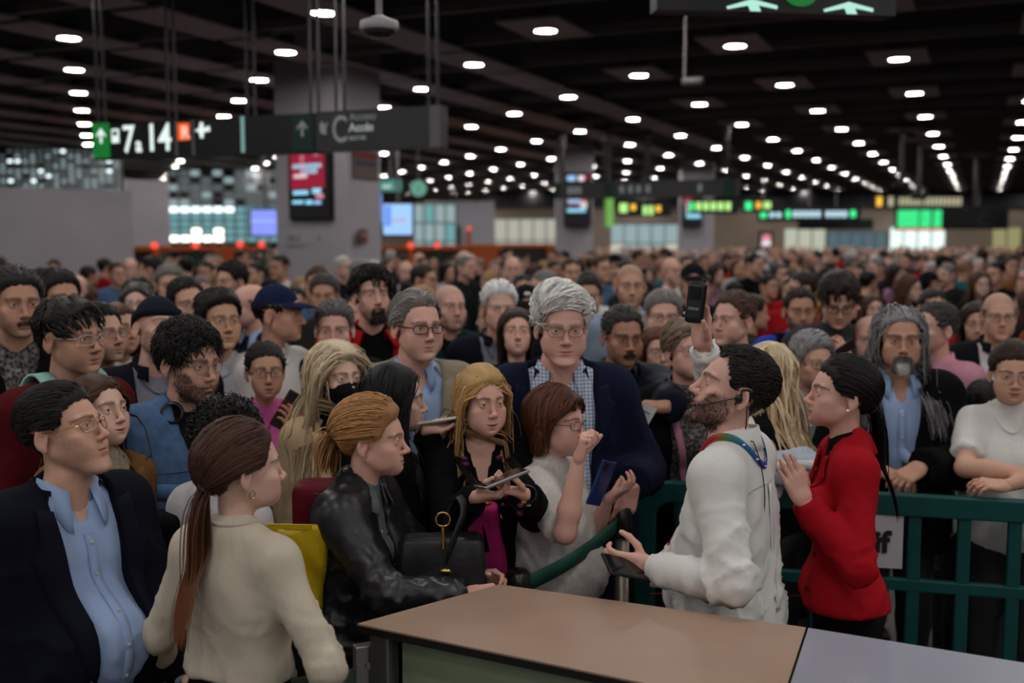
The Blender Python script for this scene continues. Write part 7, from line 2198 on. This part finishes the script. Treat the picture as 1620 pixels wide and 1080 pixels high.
# ---- carried things (top-level)
def phone(key_pts, u, n, label, back=m_glassblk, edge=m_bplast, size=(.072, .150, .009), name='phone', lens=True):
    p = Vector(key_pts); u = Vector(u).normalized(); n = Vector(n); n = (n - u * n.dot(u)).normalized(); w = u.cross(n)
    e = empty(name, p)
    M = Matrix((w, u, n)).transposed()
    e.rotation_euler = M.to_euler()
    MB().box((0, 0, 0), size).build('case', edge, e, bevel=.003)
    MB().box((0, 0, size[2] / 2 + .0004), (size[0] - .008, size[1] - .008, .0008)).build('screen', back, e)
    if lens: MB().box((size[0] * .22, size[1] * .36, -size[2] / 2 - .001), (.024, .030, .003)).build('camera_bump', m_bplast, e, bevel=.001)
    return tag(e, label, 'phone')
phone(at(992, 898, 2.80), (-.75, -.45, .30), (.0, -.5, .8), 'black phone in the lowered hand of the white shirted man', edge=m_bplast)
phone(at(794, 757, 2.98), (.80, .48, .22), (-.05, .10, .97), 'silver edged phone held in both hands by the honey blonde woman', edge=m_steel)
phone(at(951, 764, 3.36), (.35, .05, .9), (-.5, .6, .4), 'dark blue phone held upright beside the melange tee', edge=pm('blue_case', srgb(30, 52, 110), rough=.25))
phone(at(456, 650, 3.86), (.5, 0, .8), (.1, .8, .4), 'phone in brown case held up by the girl in pink', edge=pm('brown_case', srgb(70, 50, 44), rough=.4))
phone(at(690, 668, 3.42), (.95, -.1, .16), (-.1, .3, .9), 'flat pale phone on the open palm of the black haired woman', edge=m_plastic)
phone(at(1330, 556, 4.88), (.7, 0, .5), (0, .6, .7), 'black phone in the hand of the man looking down')
# black handset held up
hp_ = at(1101, 478, 3.17); e = empty('handset', hp_); tag(e, 'glossy black handset held up above the white shirted man', 'handset')
e.rotation_euler = (math.radians(-6), math.radians(4), math.radians(-30))
def hsf(Pq):
    q = np.abs(Pq * A3((1, 1, 1))) - (A3((.028, .015, .062)) - .012)
    return np.sqrt((np.maximum(q, 0) ** 2).sum(1)) + np.minimum(q.max(1), 0) - .012
V, Q = polygonize(hsf, (-.045, -.03, -.08), (.045, .03, .08), .0045)
link('body', mesh_np('body', V, Q), m_bplast, e)
MB().box((0, -.0155, .026), (.036, .003, .04)).build('display', m_glassblk, e, bevel=.001)
for q in range(4): MB().lathe([(.005, 0), (.004, .002)], 10, Matrix.Rotation(math.pi / 2, 3, 'X'), (-.012 + .008 * q, -.015, -.02)).build('button', m_pole, e)
MB().tube([(.018, 0, .060), (.018, 0, .072)], .006, 10).build('antenna_stub', m_bplast, e, smooth=True)
# yellow parcel bag
ye = empty('parcel_bag', at(466, 900, 2.86)); m_yel = pm('yellow_plastic', srgb(196, 166, 20), rough=.35, spec=.5, bump=.35, bscale=22)
yv = []; nx, nz = 12, 16
for iz in range(nz + 1):
    for ix in range(nx + 1):
        a, b = ix / nx - .5, iz / nz - .5
        yv.append((a * .17, -.016 * math.cos(a * 3.1) * math.cos(b * 2.9) + .006 * math.sin(b * 9 + a * 7), b * .24 + .010 * math.sin(a * 6)))
me = mesh_np('bag_front', np.array(yv), grid_faces(nz + 1, nx + 1)); fo = link('bag_front', me, m_yel, ye); m_ = fo.modifiers.new('s', 'SOLIDIFY'); m_.thickness = .012; m_.offset = -1
MB().box((0, -.004, .124), (.17, .004, .014)).build('sealed_edge', m_yel, ye)
for _v in me.vertices: _v.co.y += .010 * math.sin(_v.co.x * 60 + _v.co.z * 35) * math.cos(_v.co.z * 28)
ye.rotation_euler = (.12, .10, math.radians(18)); tag(ye, 'crumpled yellow plastic parcel bag held beside the cream top', 'bag')
# black handbag on the leather jacket's arm
bc = at(700, 905, 2.98); be = empty('handbag', bc)
m_bag = pm('bag_leather', (.010, .010, .012), rough=.38, spec=.5, bump=.12, bscale=70)
def bagf(Pq):
    t = np.clip((Pq[:, 2] + .11) / .22, 0, 1)
    q = np.abs(Pq - A3((0, 0, 0))) - np.stack([.125 - .025 * t, .055 - .03 * t, np.full(len(Pq), .095)], 1)
    return np.sqrt((np.maximum(q, 0) ** 2).sum(1)) + np.minimum(q.max(1), 0) - .016
V, Q = polygonize(bagf, (-.17, -.10, -.14), (.17, .10, .14), .010)
V = V + vnormals(V, Q) * (waves(V, 3, 30) * .003)[:, None]
link('bag_body', mesh_np('bag_body', V, Q), m_bag, be)
pth = smooth_path([(.02, -.045, .045), (.035, -.055, .11), (.062, -.03, .185), (.045, .01, .215), (.015, .03, .16), (.0, .035, .08)], 30)
ribbon('strap', m_bag, be, pth, (.5, .86, .1), .030, .006)
a = np.linspace(0, 2 * np.pi, 22, endpoint=False)
tubep('gold_ring', m_gold, be, np.stack([.005 + .020 * np.cos(a), np.full(22, -.045), .165 + .020 * np.sin(a)], 1), .0032, 8, True)
tubep('clasp', m_gold, be, [(.005, -.047, .143), (.006, -.052, .12), (.006, -.052, .085)], .005, 8)
ball('gold_stud', m_gold, be, (.012, -.058, .020), .013, (1.3, .5, .8))
tag(be, 'black leather handbag with gold rings resting at the counter corner', 'handbag')
# burgundy backpack, magenta tote, folded coat, paper
bb = empty('backpack', at(514, 812, 3.14)); c_burg = cloth('burgundy_nylon', (104, 18, 34), rough=.5)
rounded((0, 0, -.03), (.09, .07, .13), 'pack_body', c_burg, bb); ribbon('shoulder_strap', cloth('white_webbing', (170, 160, 150)), bb, smooth_path([(.03, -.08, .03), (.05, -.04, .10), (.07, .03, .12)], 14), (1, .2, .2), .025, .004)
tubep('zip', m_bplast, bb, smooth_path([(-.07, -.062, -.05), (-.06, -.066, .05), (0, -.066, .075), (.06, -.066, .05), (.07, -.062, -.05)], 24), .003, 5)
tag(bb, 'burgundy backpack squeezed behind the leather jacket', 'backpack')
mg = empty('tote_bag', at(748, 866, 3.26)); c_mag = cloth('magenta_canvas', (176, 40, 112))
def totef(Pq):
    t = np.clip((Pq[:, 2] + .14) / .28, 0, 1)
    q = np.abs(Pq) - np.stack([.10 - .035 * t, .035 + 0 * t, np.full(len(Pq), .13)], 1)
    return np.sqrt((np.maximum(q, 0) ** 2).sum(1)) + np.minimum(q.max(1), 0) - .010
V, Q = polygonize(totef, (-.14, -.07, -.17), (.14, .07, .17), .012); link('bag_body', mesh_np('bag_body', V + vnormals(V, Q) * (waves(V, 9, 28) * .004)[:, None], Q), c_mag, mg)
ribbon('handle', c_black, mg, smooth_path([(-.04, -.045, -.02), (-.05, -.05, .14), (-.02, -.03, .24), (.03, -.03, .14), (.05, -.045, .0)], 24), (.9, .3, 0), .022, .004)
tag(mg, 'magenta tote bag with black handles below the plum necklace', 'bag')
fc = empty('folded_coat', at(1256, 738, 3.72)); c_pale = cloth('pale_blue_quilt', (176, 186, 200), wr=.5)
def foldf(Pq):
    d = ell(Pq, (0, 0, 0), (.13, .09, .055)); d = smin(d, cap(Pq, (-.12, -.05, -.02), (.10, -.06, -.04), .035), .03)
    return smin(d, cap(Pq, (-.10, -.02, -.06), (-.12, -.03, -.26), .05, .03), .04)
V, Q = polygonize(foldf, (-.22, -.16, -.34), (.20, .16, .10), .011); V = V + vnormals(V, Q) * (waves(V * A3((1, 1, 2)), 4, 38) * .008)[:, None]
link('folds', mesh_np('folds', V, Q), c_pale, fc); ribbon('collar_edge', c_white, fc, smooth_path([(-.10, -.085, .02), (0, -.105, .03), (.10, -.085, .02)], 14), (0, .3, 1), .03, .006)
tag(fc, 'pale blue coat folded over the barrier behind the red jacket', 'coat')
pa = empty('paper_slip', at(1022, 656, 3.80)); MB().box((0, 0, 0), (.05, .001, .075), Matrix.Rotation(.5, 3, 'Y')).build('sheet', m_plastic, pa)
MB().box((0, -.001, .01), (.03, .001, .004), Matrix.Rotation(.5, 3, 'Y')).build('printed_line', m_grey, pa); tag(pa, 'small white paper slip between the fingers of the moustached man', 'paper')
# shoulder bag of the suit man's neighbour
sb = empty('shoulder_bag', at(238, 885, 2.98)); rounded((0, 0, 0), (.13, .06, .14), 'bag_body', c_black, sb); tubep('zip', m_steel, sb, [(-.07, -.062, .09), (.09, -.064, -.01)], .0025, 5)
ribbon('shoulder_strap', c_black, sb, smooth_path([(-.10, -.03, .10), (-.11, -.02, .18), (-.13, .03, .24)], 16), (1, .3, 0), .03, .004)
tag(sb, 'black zipped shoulder bag between the navy suit and the cream top', 'bag')

# ------------------------------------------------------------------ barrier and belt post
m_bar = pm('barrier_green', srgb(14, 74, 74), rough=.45, spec=.4, noise=.08, nscale=12)
def barrier(a, b, ztop, label, nslat):
    a = Vector((a[0], a[1], 0)); b = Vector((b[0], b[1], 0)); d = (b - a); L = d.length; u = d / L
    R = Matrix.Rotation(math.atan2(u.y, u.x), 3, 'Z'); mid = (a + b) / 2
    e = empty('crowd_barrier', mid)
    V = lambda x, y_, z_: R @ Vector((x, y_, z_))
    path = [V(-L / 2 + .03, 0, .08)] + [V(-L / 2 + .03 + .10 * (1 - math.cos(t)), 0, ztop - .14 + .10 * math.sin(t)) for t in np.linspace(0, math.pi / 2, 7)] + [V(L / 2 - .03 - .10 * (1 - math.cos(t)), 0, ztop - .14 + .10 * math.sin(t)) for t in np.linspace(math.pi / 2, 0, 7)] + [V(L / 2 - .03, 0, .08)]
    def bar(name, P_, w, h_):      # rectangular section along a path in the barrier plane
        f = MB(); n = R @ Vector((0, 1, 0)); prev = None
        for i, p in enumerate(P_):
            t = (P_[min(i + 1, len(P_) - 1)] - P_[max(i - 1, 0)]).normalized(); s_ = t.cross(n)
            f.V += [tuple(p + n * w / 2 + s_ * h_ / 2), tuple(p - n * w / 2 + s_ * h_ / 2), tuple(p - n * w / 2 - s_ * h_ / 2), tuple(p + n * w / 2 - s_ * h_ / 2)]
            if i:
                k0 = (i - 1) * 4
                f.F += [(k0 + q, k0 + (q + 1) % 4, k0 + 4 + (q + 1) % 4, k0 + 4 + q) for q in range(4)]
        f.F += [(3, 2, 1, 0), tuple(range(len(f.V) - 4, len(f.V)))]
        return f.build(name, m_bar, e, bevel=.006)
    bar('frame', path, .045, .078)
    for i in range(nslat):
        x = -L / 2 + L * (i + 1) / (nslat + 1)
        bar('slat', [V(x, 0, .22), V(x, 0, ztop - .075)], .028, .045)
    bar('lower_rail', [V(-L / 2 + .04, 0, .22), V(L / 2 - .04, 0, .22)], .035, .06)
    bar('middle_rail', [V(-L / 2 + .04, 0, ztop - .33), V(L / 2 - .04, 0, ztop - .33)], .030, .045)
    for x in (-L / 2 + .25, L / 2 - .25):
        bar('foot', [V(x, -.28, .025), V(x, .28, .025)], .06, .05)
    tag(e, label, 'barrier'); return e, u
q0 = atz(1010, 757, 1.10); q1 = atz(1592, 789, 1.10); ub = (q1 - q0).normalized(); q1 = q0 + ub * 2.30
be_, ub = barrier(q0[:2], q1[:2], 1.10, 'green plastic crowd barrier between the staff and the waiting crowd', 13)
# white sign board on the barrier
sg = atz(1388, 775, 1.10); Yb_ = sg.y - .04
B = Board('barrier_sign', (1326, 806), (1430, 815), Yb_ + .02, Yb_ - .02, .20, pm('sign_board_white', srgb(196, 192, 200), rough=.5), 'white board with bold black adif lettering on the green barrier', 'sign', depth=.012)
B.text('adif', B.w - .200, .14, .108, pm('sign_letter_black', (.01, .01, .01)), bold=.004)
# belt post
pz = 1.10; pp_ = at(985, 797, 3.50); e = empty('belt_post', (pp_.x, pp_.y, 0)); m_post = pm('post_silver', srgb(150, 140, 130), rough=.35, metal=.6)
MB().tube([(0, 0, .02), (0, 0, pp_.z - .10)], .024, 16).build('post', m_post, e, smooth=True)
MB().lathe([(.17, 0), (.17, .012), (.05, .03), (.03, .04)], 24).build('base', m_post, e, smooth=True)
MB().lathe([(.030, pp_.z - .11), (.036, pp_.z - .10), (.036, pp_.z - .01), (.026, pp_.z)], 18).build('belt_head', m_bplast, e, smooth=True)
b0 = Vector((pp_.x, pp_.y, pp_.z - .055)); b1 = at(836, 922, 3.08)
pts = [(b0.lerp(b1, t) - Vector((pp_.x, pp_.y, 0)) - Vector((0, 0, .02 * math.sin(t * math.pi)))) for t in np.linspace(0.02, 1, 16)]
ribbon('belt', pm('belt_green', srgb(24, 84, 70), rough=.6), e, [tuple(p) for p in pts], (0, 0, 1), .05, .002)
tag(e, 'silver belt post with stretched green belt beside the melange tee', 'post')
e = empty('belt_post', (b1.x - .03, b1.y, 0)); MB().tube([(0, 0, .02), (0, 0, b1.z - .06)], .024, 16).build('post', m_post, e, smooth=True); MB().lathe([(.17, 0), (.17, .012), (.05, .03), (.03, .04)], 24).build('base', m_post, e, smooth=True)
MB().lathe([(.030, b1.z - .07), (.036, b1.z - .06), (.036, b1.z + .03), (.026, b1.z + .04)], 18).build('belt_head', m_bplast, e, smooth=True)
tag(e, 'black headed belt post low beside the counter where the green belt ends', 'post')
print('props done', round(time.time() - T_START, 1))
print('script seconds', round(time.time() - T_START, 1), 'objects', len(bpy.data.objects))
